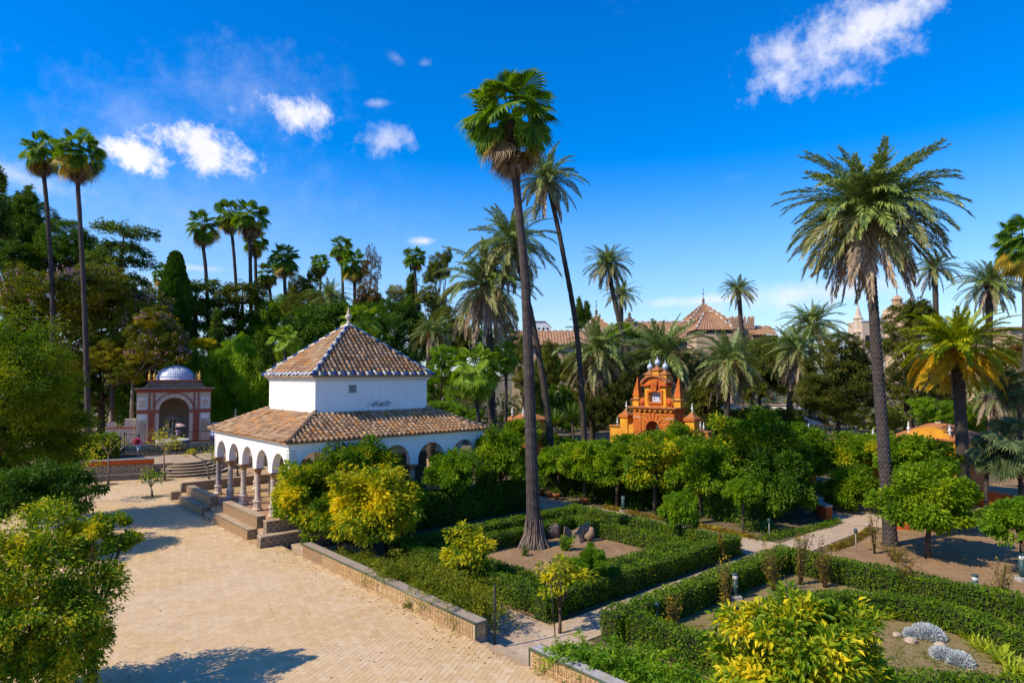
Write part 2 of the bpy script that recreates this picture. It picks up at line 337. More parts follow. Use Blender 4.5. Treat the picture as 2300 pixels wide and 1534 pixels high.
def azulejo(name, base, a, b, per, border=None, style='ring'):
    m, T = new_mat(name)
    geo = T.n('ShaderNodeNewGeometry'); oi = T.n('ShaderNodeObjectInfo'); co = geo.outputs['Position']
    along = T.vdot(co, tuple(UA + VA)); up_ = T.n('ShaderNodeSeparateXYZ', ins={0: co}).outputs[2]
    sc = T.n('ShaderNodeCombineXYZ', ins={0: T.math('DIVIDE', along, per), 2: T.math('DIVIDE', up_, per)}).outputs[0]
    s = T.n('ShaderNodeSeparateXYZ', ins={0: sc})
    def cell(x): return T.math('SUBTRACT', T.math('FRACT', T.math('ADD', x, 100.5)), .5)
    X = cell(T.math('ADD', s.outputs[0], s.outputs[1])); Z = cell(s.outputs[2])
    r = T.math('SQRT', T.math('ADD', T.math('MULTIPLY', X, X), T.math('MULTIPLY', Z, Z)))
    if style == 'ring':
        k = T.math('LESS_THAN', T.math('ABSOLUTE', T.math('SUBTRACT', r, .36)), .075)
        k2 = T.math('LESS_THAN', r, .16)
    elif style == 'diamond':
        d = T.math('ADD', T.math('ABSOLUTE', X), T.math('ABSOLUTE', Z))
        k = T.math('LESS_THAN', T.math('ABSOLUTE', T.math('SUBTRACT', d, .40)), .08)
        k2 = T.math('LESS_THAN', d, .17)
    else:
        mx = T.math('MAXIMUM', T.math('ABSOLUTE', X), T.math('ABSOLUTE', Z))
        k = T.math('LESS_THAN', T.math('ABSOLUTE', T.math('SUBTRACT', mx, .30)), .08)
        k2 = T.math('LESS_THAN', r, .13)
    wear = T.noise(co, 9, 5, .7)
    col = T.mix(T.math('MULTIPLY', k, T.rng(wear, .35, .55)), base, a)
    col = T.mix(T.math('MULTIPLY', k2, T.rng(wear, .3, .5)), col, b)
    rr = T.math('FRACT', T.math('ADD', geo.outputs['Random Per Island'], T.math('MULTIPLY', oi.outputs['Random'], 3.7)))
    col = T.mix(T.rng(rr, 0, 1, 0, .35), col, tuple(x * .6 for x in base))
    col = T.mix(T.rng(T.noise(co, 2.2, 6, .7), .5, .7, 0, .55), col, (.26, .17, .09))
    p = T.n('ShaderNodeBsdfPrincipled', ins={'Base Color': col, 'Roughness': .45, 'Specular IOR Level': .4, 'Normal': bump(T, wear, .15, .004)})
    finish(T, p.outputs[0]); return m
M['az_ring'] = azulejo('ring_patterned_tiles', (.48, .31, .14), (.075, .05, .035), (.34, .15, .04), .222)
M['az_diam'] = azulejo('diamond_patterned_tiles', (.50, .34, .17), (.06, .075, .065), (.38, .19, .05), .30, style='diamond')
M['az_sq'] = azulejo('square_patterned_tiles', (.46, .30, .15), (.12, .08, .05), (.36, .15, .04), .148, style='sq')
M['az_top'] = azulejo('white_and_blue_seat_tiles', (.40, .31, .22), (.17, .16, .20), (.30, .17, .10), .08, style='diamond')
M['az_pale'] = azulejo('white_blue_and_red_seat_tiles', (.52, .47, .40), (.10, .15, .30), (.34, .14, .08), .16, style='diamond')
M['az_brown'] = azulejo('faded_brown_bench_tiles', (.34, .215, .115), (.14, .095, .055), (.28, .12, .04), .2)
M['az_dark'] = azulejo('dark_arabesque_tiles', (.20, .14, .10), (.40, .32, .23), (.10, .06, .05), .3)
M['az_green'] = plain('green_glazed_edge_tile', (.035, .10, .055), (.10, .085, .04), 7, .3, (.24, .15, .07), .1, .005, 30, .5)

# ------------------------------------------------------------------ object helpers
def tag(o, label=None, cat=None, group=None, kind=None):
    if label: o['label'] = label
    if cat: o['category'] = cat
    if group: o['group'] = group
    if kind: o['kind'] = kind
    return o
def thing(name, label, cat, loc=(0, 0, 0), rotz=0., group=None):
    o = bpy.data.objects.new(name, None); C.objects.link(o)
    o.location = loc; o.rotation_euler = (0, 0, rotz)
    o.empty_display_size = .3
    return tag(o, label, cat, group)
def put(name, me, parent=None, loc=(0, 0, 0), rot=(0, 0, 0), scale=(1, 1, 1), kind=None):
    o = bpy.data.objects.new(name, me); C.objects.link(o)
    o.parent = parent; o.location = loc; o.rotation_euler = rot; o.scale = scale
    if kind: o['kind'] = kind
    return o
def np_mesh(name, V, F, mats, fmat=None, smooth=False):
    """V (n,3); F (m,k) with one face size."""
    V = np.asarray(V, dtype=np.float32); F = np.asarray(F, dtype=np.int32)
    me = bpy.data.meshes.new(name)
    me.vertices.add(len(V)); me.vertices.foreach_set('co', V.ravel())
    m, k = F.shape
    me.loops.add(m * k); me.loops.foreach_set('vertex_index', F.ravel())
    me.polygons.add(m)
    me.polygons.foreach_set('loop_start', np.arange(0, m * k, k, dtype=np.int32))
    if fmat is not None: me.polygons.foreach_set('material_index', np.asarray(fmat, dtype=np.int32))
    me.polygons.foreach_set('use_smooth', np.full(m, bool(smooth)))
    for mm in (mats if isinstance(mats, (list, tuple)) else [mats]): me.materials.append(mm)
    me.update(calc_edges=True); me.validate()
    return me
class MB:
    """collects shapes; build() links them as one mesh object"""
    def __init__(s): s.v = []; s.f = []; s.m = []; s.sm = []; s.mats = []
    def mi(s, mat):
        if mat not in s.mats: s.mats.append(mat)
        return s.mats.index(mat)
    def add(s, vs, fs, mat, smooth=False):
        b = len(s.v); i = s.mi(mat)
        s.v += [tuple(v) for v in vs]
        for f in fs: s.f.append(tuple(b + q for q in f)); s.m.append(i); s.sm.append(smooth)
        return s
    def box(s, x0, x1, y0, y1, z0, z1, mat, taper=0., bev=0.):
        if bev:
            t = bev
            lev = [(z0, 0), (z1 - t, 0), (z1, t)]
        else: lev = [(z0, 0), (z1, taper)]
        vs = []
        for z, i in lev: vs += [(x0 + i, y0 + i, z), (x1 - i, y0 + i, z), (x1 - i, y1 - i, z), (x0 + i, y1 - i, z)]
        fs = [(3, 2, 1, 0)]
        for k in range(len(lev) - 1):
            for j in range(4): fs.append((4 * k + j, 4 * k + (j + 1) % 4, 4 * k + 4 + (j + 1) % 4, 4 * k + 4 + j))
        n = 4 * (len(lev) - 1); fs.append((n, n + 1, n + 2, n + 3))
        return s.add(vs, fs, mat)
    def lathe(s, prof, mat, seg=12, c=(0, 0, 0), smooth=True, sx=1., sy=1., rot=0.):
        vs = []; fs = []
        for r, z in prof:
            for k in range(seg):
                a = rot + 2 * math.pi * k / seg; vs.append((c[0] + sx * r * math.cos(a), c[1] + sy * r * math.sin(a), c[2] + z))
        for i in range(len(prof) - 1):
            for k in range(seg):
                fs.append((i * seg + k, i * seg + (k + 1) % seg, (i + 1) * seg + (k + 1) % seg, (i + 1) * seg + k))
        fs.append(tuple(range(seg - 1, -1, -1))); n = (len(prof) - 1) * seg; fs.append(tuple(range(n, n + seg)))
        return s.add(vs, fs, mat, smooth)
    def tube(s, pts, rad, mat, seg=8, smooth=True, wob=0., chk=0.):
        pts = [Vector(p) for p in pts]; n = len(pts)
        if not isinstance(rad, (list, tuple)): rad = [rad] * n
        vs = []; fs = []
        ref = Vector((1, 0, 0))
        for i, p in enumerate(pts):
            t = (pts[min(i + 1, n - 1)] - pts[max(i - 1, 0)]).normalized()
            a = t.cross(ref)
            if a.length < .1: a = t.cross(Vector((0, 1, 0)))
            a.normalize(); b = t.cross(a).normalized()
            for k in range(seg):
                an = 2 * math.pi * k / seg; r = rad[i] * (1 + wob * (random.random() - .5) + (chk if (i + k) % 2 else -chk))
                vs.append(p + a * (r * math.cos(an)) + b * (r * math.sin(an)))
        for i in range(n - 1):
            for k in range(seg): fs.append((i * seg + k, i * seg + (k + 1) % seg, (i + 1) * seg + (k + 1) % seg, (i + 1) * seg + k))
        fs.append(tuple(range(seg - 1, -1, -1))); fs.append(tuple(range((n - 1) * seg, n * seg)))
        return s.add(vs, fs, mat, smooth)
    def prism(s, poly, y0, y1, mat, axis='y'):
        """poly in (x,z), extruded along y (or in (y,z) along x)"""
        n = len(poly)
        if axis == 'y': vs = [(x, y0, z) for x, z in poly] + [(x, y1, z) for x, z in poly]
        elif axis == 'x': vs = [(y0, x, z) for x, z in poly] + [(y1, x, z) for x, z in poly]
        else: vs = [(x, y, y0) for x, y in poly] + [(x, y, y1) for x, y in poly]
        fs = [tuple(range(n)), tuple(range(2 * n - 1, n - 1, -1))]
        fs += [(i, n + i, n + (i + 1) % n, (i + 1) % n) for i in range(n)]
        return s.add(vs, fs, mat)
    def archwall(s, xs_bottom, top, y0, y1, mat, soff=None):
        """wall in the xz plane: xs_bottom list of (x, bottom z); thickness y0..y1"""
        soff = soff or mat
        for (xa, ba), (xb, bb) in zip(xs_bottom[:-1], xs_bottom[1:]):
            if xb - xa < 1e-5:
                if abs(ba - bb) > 1e-5:
                    lo, hi = min(ba, bb), max(ba, bb)
                    s.add([(xa, y0, lo), (xa, y1, lo), (xa, y1, hi), (xa, y0, hi)], [(0, 1, 2, 3)], soff)
                continue
            s.add([(xa, y0, ba), (xb, y0, bb), (xb, y0, top), (xa, y0, top)], [(0, 1, 2, 3)], mat)
            s.add([(xa, y1, ba), (xb, y1, bb), (xb, y1, top), (xa, y1, top)], [(3, 2, 1, 0)], mat)
            s.add([(xa, y0, ba), (xb, y0, bb), (xb, y1, bb), (xa, y1, ba)], [(3, 2, 1, 0)], soff)
            s.add([(xa, y0, top), (xb, y0, top), (xb, y1, top), (xa, y1, top)], [(0, 1, 2, 3)], mat)
        for (x, b) in (xs_bottom[0], xs_bottom[-1]):
            s.add([(x, y0, b), (x, y1, b), (x, y1, top), (x, y0, top)], [(0, 1, 2, 3)], mat)
        return s
    def mesh(s, name):
        me = bpy.data.meshes.new(name)
        me.from_pydata(s.v, [], s.f)
        for m in s.mats: me.materials.append(m)
        me.polygons.foreach_set('material_index', s.m)
        me.polygons.foreach_set('use_smooth', s.sm)
        me.update()
        bm = bmesh.new(); bm.from_mesh(me)
        bmesh.ops.recalc_face_normals(bm, faces=bm.faces); bm.to_mesh(me); bm.free()
        return me
    def build(s, name, parent=None, kind=None, **kw):
        return put(name, s.mesh(name), parent, kind=kind, **kw)
def arch_profile(x0, x1, arches, pier_bottom, spring, seg=14):
    """list of (x,bottom) for a wall from x0 to x1; arches = (centre, radius[, ry])"""
    out = [(x0, pier_bottom)]
    for c, r, ry in arches:
        out.append((c - r, pier_bottom)); out.append((c - r, spring))
        for k in range(1, seg):
            a = math.pi * (1 - k / seg); out.append((c + r * math.cos(a), spring + ry * math.sin(a)))
        out.append((c + r, spring)); out.append((c + r, pier_bottom))
    out.append((x1, pier_bottom))
    return out
G = -0.35      # garden level, below the plaza
A1 = AZ        # local x = V, local y = U
A2 = AZ - math.pi / 2   # local x = -U, local y = V
# ------------------------------------------------------------------ ground, plaza, paths
def sheet(name, poly, z, mat, kind='structure', thick=0.0, parent=None):
    mb = MB()
    if thick: mb.prism([(p[0], p[1]) for p in poly], z - thick, z, mat, axis='z')
    else: mb.add([(p[0], p[1], z) for p in poly], [tuple(range(len(poly)))], mat)
    o = mb.build(name, parent)
    if kind: o['kind'] = kind
    return o
def uvpoly(pts): return [tuple(uvz(u, v))[:2] for u, v in pts]
gm = MB()   # one sheet of ground reaching the horizon, finer near the garden
S_ = 3500
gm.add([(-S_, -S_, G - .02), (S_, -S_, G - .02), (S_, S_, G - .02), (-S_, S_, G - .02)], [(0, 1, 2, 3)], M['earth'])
tag(gm.build('ground'), kind='structure')
plaza = MB()
plaza.prism(uvpoly([(-25, 11.24), (-25, -45), (52.6, -45), (52.6, 32), (42.3, 32), (42.3, 11.24)]), G - .3, -.0085, M['mortar'], axis='z')
plaza = tag(plaza.build('plaza'), kind='structure')

def box_brick(l, w, h):
    """brick without a bottom: 5 quads, origin at the top centre"""
    b = .003
    V = np.array([(-l, -w, -h), (l, -w, -h), (l, w, -h), (-l, w, -h), (-l + b, -w + b, 0), (l - b, -w + b, 0), (l - b, w - b, 0), (-l + b, w - b, 0)], dtype=float)
    V[:, 0] *= .5; V[:, 1] *= .5
    F = np.array([(0, 1, 5, 4), (1, 2, 6, 5), (2, 3, 7, 6), (3, 0, 4, 7), (4, 5, 6, 7)])
    return V, F
def project_np(P):
    d = P - np.array([0, 0, CAM_H])
    Fd = d[:, 1] * math.cos(PITCH) + d[:, 2] * math.sin(PITCH); w = -d[:, 1] * math.sin(PITCH) + d[:, 2] * math.cos(PITCH)
    Fd = np.where(Fd < .1, .1, Fd)
    return PCX + FPX * d[:, 0] / Fd, PCY - FPX * w / Fd
def lay_bricks(parent, P, ang, l, w, h, mat, nparts, label=None, zj=.004, joint=.010):
    """P (n,3) brick centres (top), ang (n) headings; the nearest nparts become parts, the rest one stuff part"""
    V, F = box_brick(l - joint, w - joint, h)
    order = np.argsort(np.hypot(P[:, 0], P[:, 1])); P = P[order]; ang = ang[order]
    P = P.copy(); P[:, 2] += RNG.uniform(-zj, 0, len(P))
    me = np_mesh('brick', V, F, mat)
    for i in range(min(nparts, len(P))):
        put('brick', me, parent, P[i], (0, 0, ang[i]))
    P = P[nparts:]; ang = ang[nparts:]
    if not len(P): return
    ca, sa = np.cos(ang)[:, None], np.sin(ang)[:, None]
    X = P[:, None, 0] + V[None, :, 0] * ca - V[None, :, 1] * sa
    Y = P[:, None, 1] + V[None, :, 0] * sa + V[None, :, 1] * ca
    # each brick lies a touch out of level
    Z = P[:, None, 2] + V[None, :, 2] + V[None, :, 0] * RNG.normal(0, .004, (len(P), 1)) + V[None, :, 1] * RNG.normal(0, .006, (len(P), 1))
    VV = np.stack([X, Y, Z], 2).reshape(-1, 3)
    FF = (np.arange(len(P))[:, None, None] * 8 + F[None]).reshape(-1, 4)
    put('brick_paving', np_mesh('brick_paving', VV, FF, mat), parent, kind='stuff')
# herringbone over the part of the plaza that is in view
bw = .145; th = math.radians(90 - 18)     # long joints run 18 degrees right of straight ahead
ex = np.array([math.cos(th), math.sin(th)]); ey = np.array([-math.sin(th), math.cos(th)])
n_ = 420
gx, gy = np.meshgrid(np.arange(-60, n_), np.arange(-60, n_ + 120))
t_ = (gx - gy) % 4
cx_, cy_ = gx.ravel().astype(float), gy.ravel().astype(float); t_ = t_.ravel()
selH, selV = t_ == 0, t_ == 3
cen = np.concatenate([np.stack([cx_[selH] + 1, cy_[selH] + .5], 1), np.stack([cx_[selV] + .5, cy_[selV] + 1], 1)]) * bw
hd = np.concatenate([np.full(selH.sum(), th), np.full(selV.sum(), th + math.pi / 2)])
org = np.array([12.0, 2.0])
PW = org + cen[:, :1] * ex + cen[:, 1:] * ey
P3 = np.concatenate([PW, np.full((len(PW), 1), 0.0)], 1)
px_, py_ = project_np(P3)
uu = P3[:, :2] @ np.array(UA[:2]); vv = P3[:, :2] @ np.array(VA[:2])
ok = (px_ > -60) & (px_ < 1330) & (py_ < 1620) & (P3[:, 1] > 13) & (P3[:, 1] < 47) & (uu < 52.4) & ((vv < 11.12) | ((uu > 42.6) & (vv < 20)))
ok &= ~((uu > 27.8) & (uu < 42.3) & (vv > 10.4))
lay_bricks(plaza, P3[ok], hd[ok], bw * 2, bw, .045, M['brick'], 300, zj=.002, joint=.006)
# straight edge course of flags along the wall line
# garden surfaces
sheet('sandy_bed', uvpoly([(14.6, 14.3), (23.9, 14.3), (23.9, 25.3), (14.6, 25.3)]), G, M['soil'])
sheet('round_bed', uvpoly([(12.8, 14.6), (-2, 14.6), (-2, 25.2), (12.8, 25.2)]), G, M['lawn'])
sheet('sandy_ground', uvpoly([(12.4, 25.7), (-12, 25.7), (-12, 44), (12.4, 60)]), G, M['soil'])
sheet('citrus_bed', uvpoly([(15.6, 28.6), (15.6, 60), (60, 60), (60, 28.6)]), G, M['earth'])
def path(name, u0, u1, v0, v1, z, along, nparts):
    root = sheet(name, uvpoly([(u0, v0), (u1, v0), (u1, v1), (u0, v1)]), z, M['mortar'])
    l, w = .29, .145
    P = []
    L, Wd = (u1 - u0, v1 - v0) if along == 'u' else (v1 - v0, u1 - u0)
    for j in range(int(Wd / w)):
        for i in range(-1, int(L / l) + 1):
            a, b = (i + .5 + .5 * (j % 2)) * l, (j + .5) * w
            if a < l * .5 or a > L - l * .5: continue
            q = uvz(u0 + a, v0 + b) if along == 'u' else uvz(u0 + b, v0 + a)
            P.append((q.x, q.y, z + .0085))
    P = np.array(P); px, py = project_np(P)
    k = (px > -50) & (px < 2350) & (py < 1600) & (py > 900)
    P = P[k]
    ang = np.full(len(P), AZ + (math.pi / 2 if along == 'u' else 0))
    lay_bricks(root, P, ang, l, w, .02, M['pathbrick'], nparts, zj=.006, joint=.008)
    return root
path('garden_path', 12.95, 14.45, 14.15, 34.6, G + .004, 'v', 200)
path('path_behind_wall', -4, 27.5, 11.75, 14.15, G + .004, 'u', 200)
path('cross_path', 14.45, 37, 25.75, 28.4, G + .004, 'u', 120)
ed = MB(); ed.add([(2.62*math.cos(2*math.pi*k/40), 2.62*math.sin(2*math.pi*k/40), 0) for k in range(40)], [tuple(range(40))], M['pathbrick'])
ec = uvz(13.75, 37.2, G + .008)
ed = ed.build('round_paved_court', loc=ec); ed['kind'] = 'structure'
# two steps down through the gap between the tiled walls
st = thing('garden_steps', 'two shallow stone steps between the ends of the two tiled walls', 'steps', uvz(12.3, 11.26), A1)
for k in range(2):
    m = MB(); m.box(.34 * k, .34 * k + .335, .02, 2.08, G - .1, -.115 * (k + 1), M['stone'], bev=.015); m.build('step', st)

# ------------------------------------------------------------------ tiled walls beside the plaza
tile_meshes = {}
def small_tile(matn, s, t=.012):
    key = (matn, s)
    if key not in tile_meshes:
        h = s / 2; b = .006
        V = np.array([(0, -h, -h), (0, h, -h), (0, h, h), (0, -h, h), (-t, -h + b, -h + b), (-t, h - b, -h + b), (-t, h - b, h - b), (-t, -h + b, h - b)])
        F = np.array([(0, 1, 5, 4), (1, 2, 6, 5), (2, 3, 7, 6), (3, 0, 4, 7), (7, 6, 5, 4)])
        tile_meshes[key] = np_mesh('tile', V, F, M[matn])
    return tile_meshes[key]
def tiled_wall(label, u0, u1, v0, v1, ztop, ncols, panels, end_u, top='az_top'):
    t = thing('tiled_garden_wall', label, 'low wall', uvz(u0, v0, G), A1)
    L = u1 - u0; W = v1 - v0; H_ = ztop - G
    m = MB(); m.box(.015, W - .015, .02, L - .02, -.15, H_ - .05, M['stone']); m.build('core', t)
    m = MB(); m.box(0, W, 0, L, H_ - .048, H_, M[top], bev=.012); m.build('seat_top', t)
    m = MB(); m.tube([(.004, 0.0, H_ - .02), (.004, L, H_ - .02)], .032, M['az_green'], 8)
    m.tube([(W - .004, 0.0, H_ - .02), (W - .004, L, H_ - .02)], .028, M['az_green'], 8); m.build('glazed_edge', t)
    s = .148; zb = -G
    for i in range(ncols):
        for k in range(3):
            y = (L - .10 - s * (i + .5)) if end_u == 'hi' else (.10 + s * (i + .5))
            if y < .08 or y > L - .08: continue
            p = panels[(i // 9) % len(panels)]
            put('tile', small_tile(p, s - .004), t, (.014, y, zb - .055 + .035 + s * (k + .5) - .0), (0, random.uniform(-.01, .01), 0))
    # end panel framed in green
    for ye, sg in ((0., -1),) if end_u == 'lo' else ((L, 1),):
        m = MB(); a, b = (ye - .0, ye + .012 * sg); lo, hi = min(a, b), max(a, b)
        m.box(.05, W - .05, lo, hi, -G + .06, H_ - .09, M['az_diam']); m.build('end_panel', t)
        m = MB()
        c, d = ye, ye + .022 * sg; lo, hi = min(c, d), max(c, d)
        m.box(0, .05, lo, hi, -G, H_ - .05, M['az_green']); m.box(W - .05, W, lo, hi, -G, H_ - .05, M['az_green'])
        m.box(.05, W - .05, lo, hi, H_ - .09, H_ - .05, M['az_green']); m.build('end_frame', t)
    return t
tiled_wall('long low wall faced in patterned tiles, running from the pavilion benches to the garden steps', 14.42, 25.75, 11.24, 11.66, .45, 75, ['az_sq', 'az_sq', 'az_diam', 'az_diam', 'az_ring', 'az_ring', 'az_sq', 'az_brown', 'az_brown'], 'lo')
tiled_wall('short low wall faced in patterned tiles with a white and blue top, on the near side of the garden steps', 4.0, 12.24, 11.24, 11.62, .45, 24, ['az_ring', 'az_sq', 'az_diam'], 'hi', 'az_pale')

# ------------------------------------------------------------------ white pavilion
PU0, PV0 = 29.05, 11.94
LX, LY = 11.65, 11.01
ZE, DI, ZB, ZC, ZT, OV, ZAP, ZF = 4.14, 2.47, 5.27, 6.90, 7.17, .26, 9.95, .43
pav = thing('pavilion', 'square white garden pavilion with arcades on columns and two tiers of clay tiled roof', 'pavilion', uvz(PU0, PV0, 0), A1)
m = MB(); m.box(-1.0, LX + .5, -.75, LY + 1.6, G - .2, ZF - .05, M['stone']); m.build('platform', pav)
fl = MB(); fl.box(-.98, LX + .48, -.73, LY + 1.58, ZF - .048, ZF - .016, M['mortar']); fl = fl.build('floor', pav)
# floor tiles where the floor shows between the columns
V_, F_ = box_brick(.44, .44, .02); me_ft = np_mesh('floor_tile', V_, F_, M['floor'])
for i in range(6):
    for j in range(22):
        put('floor_tile', me_ft, fl, (-.68 + .45 * i, -.3 + .45 * j, ZF - RNG.uniform(0, .003)))
cel = MB()
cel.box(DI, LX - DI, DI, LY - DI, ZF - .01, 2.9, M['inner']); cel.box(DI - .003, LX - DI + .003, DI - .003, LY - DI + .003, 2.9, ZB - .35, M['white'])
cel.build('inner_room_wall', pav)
IN, TH = .22, .36
def arcade(axis, L, pos):
    n = 5; a0 = IN + .2; sp = (L - 2 * a0) / n
    prof = arch_profile(IN, L - IN, [(a0 + sp * (i + .5), sp / 2 - .24, sp / 2 - .20) for i in range(n)], 2.56, 2.74)
    m = MB(); y0, y1 = (IN, IN + TH) if pos == 0 else (0, 0)
    m.archwall(prof, ZE - .06, 0, TH, M['white'])
    m.box(IN - .03, L - IN + .03, -.03, -.002, 3.80, ZE - .07, M['white'])
    m.box(IN - .015, L - IN + .015, -.018, -.002, 3.64, 3.68, M['white'])
    me = m.mesh('arcade_wall')
    if axis == 'x': o = put('arcade_wall', me, pav, (0, pos, 0))
    else: o = put('arcade_wall', me, pav, (pos, 0, 0), (0, 0, math.pi / 2), (1, -1, 1))
    return [a0 + sp * i for i in range(n + 1)]
cx1 = arcade('x', LX, IN); arcade('x', LX, LY - IN - TH)
cy1 = arcade('y', LY, IN); arcade('y', LY, LX - IN - TH)
colm = {}
def column_meshes(grey):
    if grey in colm: return colm[grey]
    sh = M['grey_marble'] if grey else M['marble']
    a = MB(); a.lathe([(.20, 0), (.22, .04), (.22, .10), (.165, .16), (.165, .40), (.20, .46), (.205, .50), (.15, .54)], M['marble'], 8, rot=math.pi / 8, smooth=False)
    b = MB(); b.lathe([(.145, .54), (.15, .58), (.128, .62), (.118, 1.75), (.128, 1.80)], sh, 14)
    c = MB(); c.lathe([(.118, 1.80), (.14, 1.84), (.13, 1.90), (.17, 2.0), (.205, 2.055)], M['capital'], 12); c.box(-.23, .23, -.23, .23, 2.056, 2.128, M['capital'], bev=.01)
    colm[grey] = (a.mesh('plinth'), b.mesh('shaft'), c.mesh('capital')); return colm[grey]
spots = [(IN + TH / 2, y) for y in cy1] + [(x, IN + TH / 2) for x in cx1[1:]] + [(x, LY - IN - TH / 2) for x in cx1[1:]] + [(LX - IN - TH / 2, y) for y in cy1[1:-1]]
for i, (x, y) in enumerate(spots):
    a, b, c = column_meshes(i == 5)
    o = put('column', a, pav, (x, y, ZF), (0, 0, 0), (1.1, 1.1, 1)); put('shaft', b, o); put('capital', c, o)

# tiles: a tapered half-round cover tile, x across, y up the slope
def cover_tile(r0, r1, L, mat, seg=6, lift=.03):
    V = []
    for (r, y, zz) in ((r0, 0, lift), (r1, L, 0)):
        for k in range(seg + 1):
            a = math.pi * k / seg; V.append((r * math.cos(a), y, r * .95 * math.sin(a) + zz))
    # front lip
    for k in range(seg + 1):
        a = math.pi * k / seg; V.append((r0 * .78 * math.cos(a), .006, r0 * .72 * math.sin(a) + lift))
    n = seg + 1
    F = [(k, k + 1, n + k + 1, n + k)[::-1] for k in range(seg)] + [(2 * n + k, 2 * n + k + 1, k + 1, k)[::-1] for k in range(seg)]
    return np.array(V), np.array(F)
TV, TF = cover_tile(.093, .078, .36, None)
me_tile = np_mesh('roof_tile', TV, TF, M['tile'], smooth=True)
me_tw = np_mesh('eave_tile', TV, TF, M['tile_white'], smooth=True)
me_tb = np_mesh('eave_tile', TV, TF, M['tile_blue'], smooth=True)
RV, RF = cover_tile(.108, .092, .42, None)
me_rw = np_mesh('ridge_tile', RV, RF, M['tile_white'], smooth=True)
me_rb = np_mesh('ridge_tile', RV, RF, M['tile_blue'], smooth=True)
me_rc = np_mesh('ridge_tile', RV, RF, M['tile'], smooth=True)
CH = .033
def channel_strip(seg=5, w=.13):
    return None
def roof(part, eave, z0, top, z1, spacing, pitch_len, eave_colors, ridge_colors, nparts, vis_faces):
    """eave, top: (x0,x1,y0,y1) rectangles; four hipped slopes"""
    ex0, ex1, ey0, ey1 = eave; tx0, tx1, ty0, ty1 = top
    E = [Vector((ex0, ey0, z0)), Vector((ex1, ey0, z0)), Vector((ex1, ey1, z0)), Vector((ex0, ey1, z0))]
    T = [Vector((tx0, ty0, z1)), Vector((tx1, ty0, z1)), Vector((tx1, ty1, z1)), Vector((tx0, ty1, z1))]
    base = MB()
    for i in range(4):
        j = (i + 1) % 4
        base.add([E[i], E[j], T[j], T[i]], [(0, 1, 2, 3)], M['roof_far'])
        base.add([E[i], E[j], E[j] - Vector((0, 0, .07)), E[i] - Vector((0, 0, .07))], [(3, 2, 1, 0)], M['tile'])
    base.add([e - Vector((0, 0, .07)) for e in E], [(3, 2, 1, 0)], M['white_cornice'])
    po = base.build(part, pav)
    single, rest = [], []
    for i in range(4):
        j = (i + 1) % 4
        d = (E[j] - E[i]); L = d.length; d.normalize()
        up = (T[i] + T[j]) / 2 - (E[i] + E[j]) / 2; h = up.length; up.normalize()
        nrm = d.cross(up).normalized()
        ncol = int(L / spacing); sp = L / ncol
        for c in range(ncol):
            s = sp * (c + .5)
            # where the hips cut this column
            tl = (T[i] - E[i]).dot(d); tr = L - (T[j] - E[i]).dot(d)
            hmax = h
            if s < tl: hmax = min(hmax, h * s / tl)
            if L - s < tr: hmax = min(hmax, h * (L - s) / tr)
            nrow = max(1, int(hmax / pitch_len + .55))
            for r in range(nrow):
                p = E[i] + d * s + up * (r * pitch_len - .05) + nrm * .012
                p = p + up * random.gauss(0, .016) + nrm * (random.gauss(0, .006) + .012 * math.sin(c * 1.7 + i)) + d * .012 * math.sin(r * .9 + c * .4)
                jit = Matrix.Rotation(random.gauss(0, .032), 4, nrm) @ Matrix.Rotation(random.gauss(0, .015), 4, d)
                m4 = Matrix.Translation(p) @ jit @ Matrix((d, up, nrm)).transposed().to_4x4()
                m4 = m4 @ Matrix.Diagonal((random.uniform(.94, 1.05),) * 3 + (1,))
                if r == 0 and eave_colors:
                    if i in vis_faces or True:
                        o = put('eave_tile', me_tw if c % 2 else me_tb, po); o.matrix_local = m4
                    continue
                wp = pav.matrix_basis @ p if False else p
                (single if i in vis_faces else rest).append((m4, p))
            # concave channel between the columns reads as a dark groove; a thin front stub closes it
    # nearest tiles of the visible slopes become parts
    R = Matrix.Translation(uvz(PU0, PV0, 0)) @ Matrix.Rotation(A1, 4, 'Z')
    single.sort(key=lambda q: (R @ q[1] - Vector((0, 0, CAM_H))).length)
    for m4, p in single[:nparts]:
        o = put('roof_tile', me_tile, po); o.matrix_local = m4
    allm = single[nparts:] + rest
    if allm:
        A = np.array([np.array(m4) for m4, _ in allm])
        V4 = np.concatenate([TV, np.ones((len(TV), 1))], 1)
        VV = np.einsum('nij,kj->nki', A, V4)[:, :, :3].reshape(-1, 3)
        FF = (np.arange(len(A))[:, None, None] * len(TV) + TF[None]).reshape(-1, 4)
        put('roof_tiles', np_mesh('roof_tiles', VV, FF, M['tile'], smooth=True), po, kind='stuff')
    # hips
    for i in range(4):
        d = T[i] - E[i]; L = d.length; d.normalize()
        side = d.cross(Vector((0, 0, 1))).normalized(); nr = side.cross(d).normalized()
        n = int(L / .36)
        for k in range(n + 1):
            p = E[i] + d * (k * L / (n + .5) - .06) + nr * .05
            m4 = Matrix.Translation(p) @ Matrix((side, d, nr)).transposed().to_4x4()
            me = (me_rw if k % 2 else me_rb) if ridge_colors else me_rc
            o = put('ridge_tile', me, po); o.matrix_local = m4
    return po
cxp, cyp = LX / 2, LY / 2
lr = roof('lower_roof', (0, LX, 0, LY), ZE, (DI, LX - DI, DI, LY - DI), ZB + .03, .262, .29, False, False, 190, (0, 3))
ur = roof('upper_roof', (DI - OV, LX - DI + OV, DI - OV, LY - DI + OV), ZT, (cxp - .12, cxp + .12, cyp - .12, cyp + .12), ZAP, .262, .285, True, True, 110, (0, 3))
m = MB(); m.box(DI, LX - DI, DI, LY - DI, ZB - .34, ZC, M['white']); m.build('upper_wall', pav)
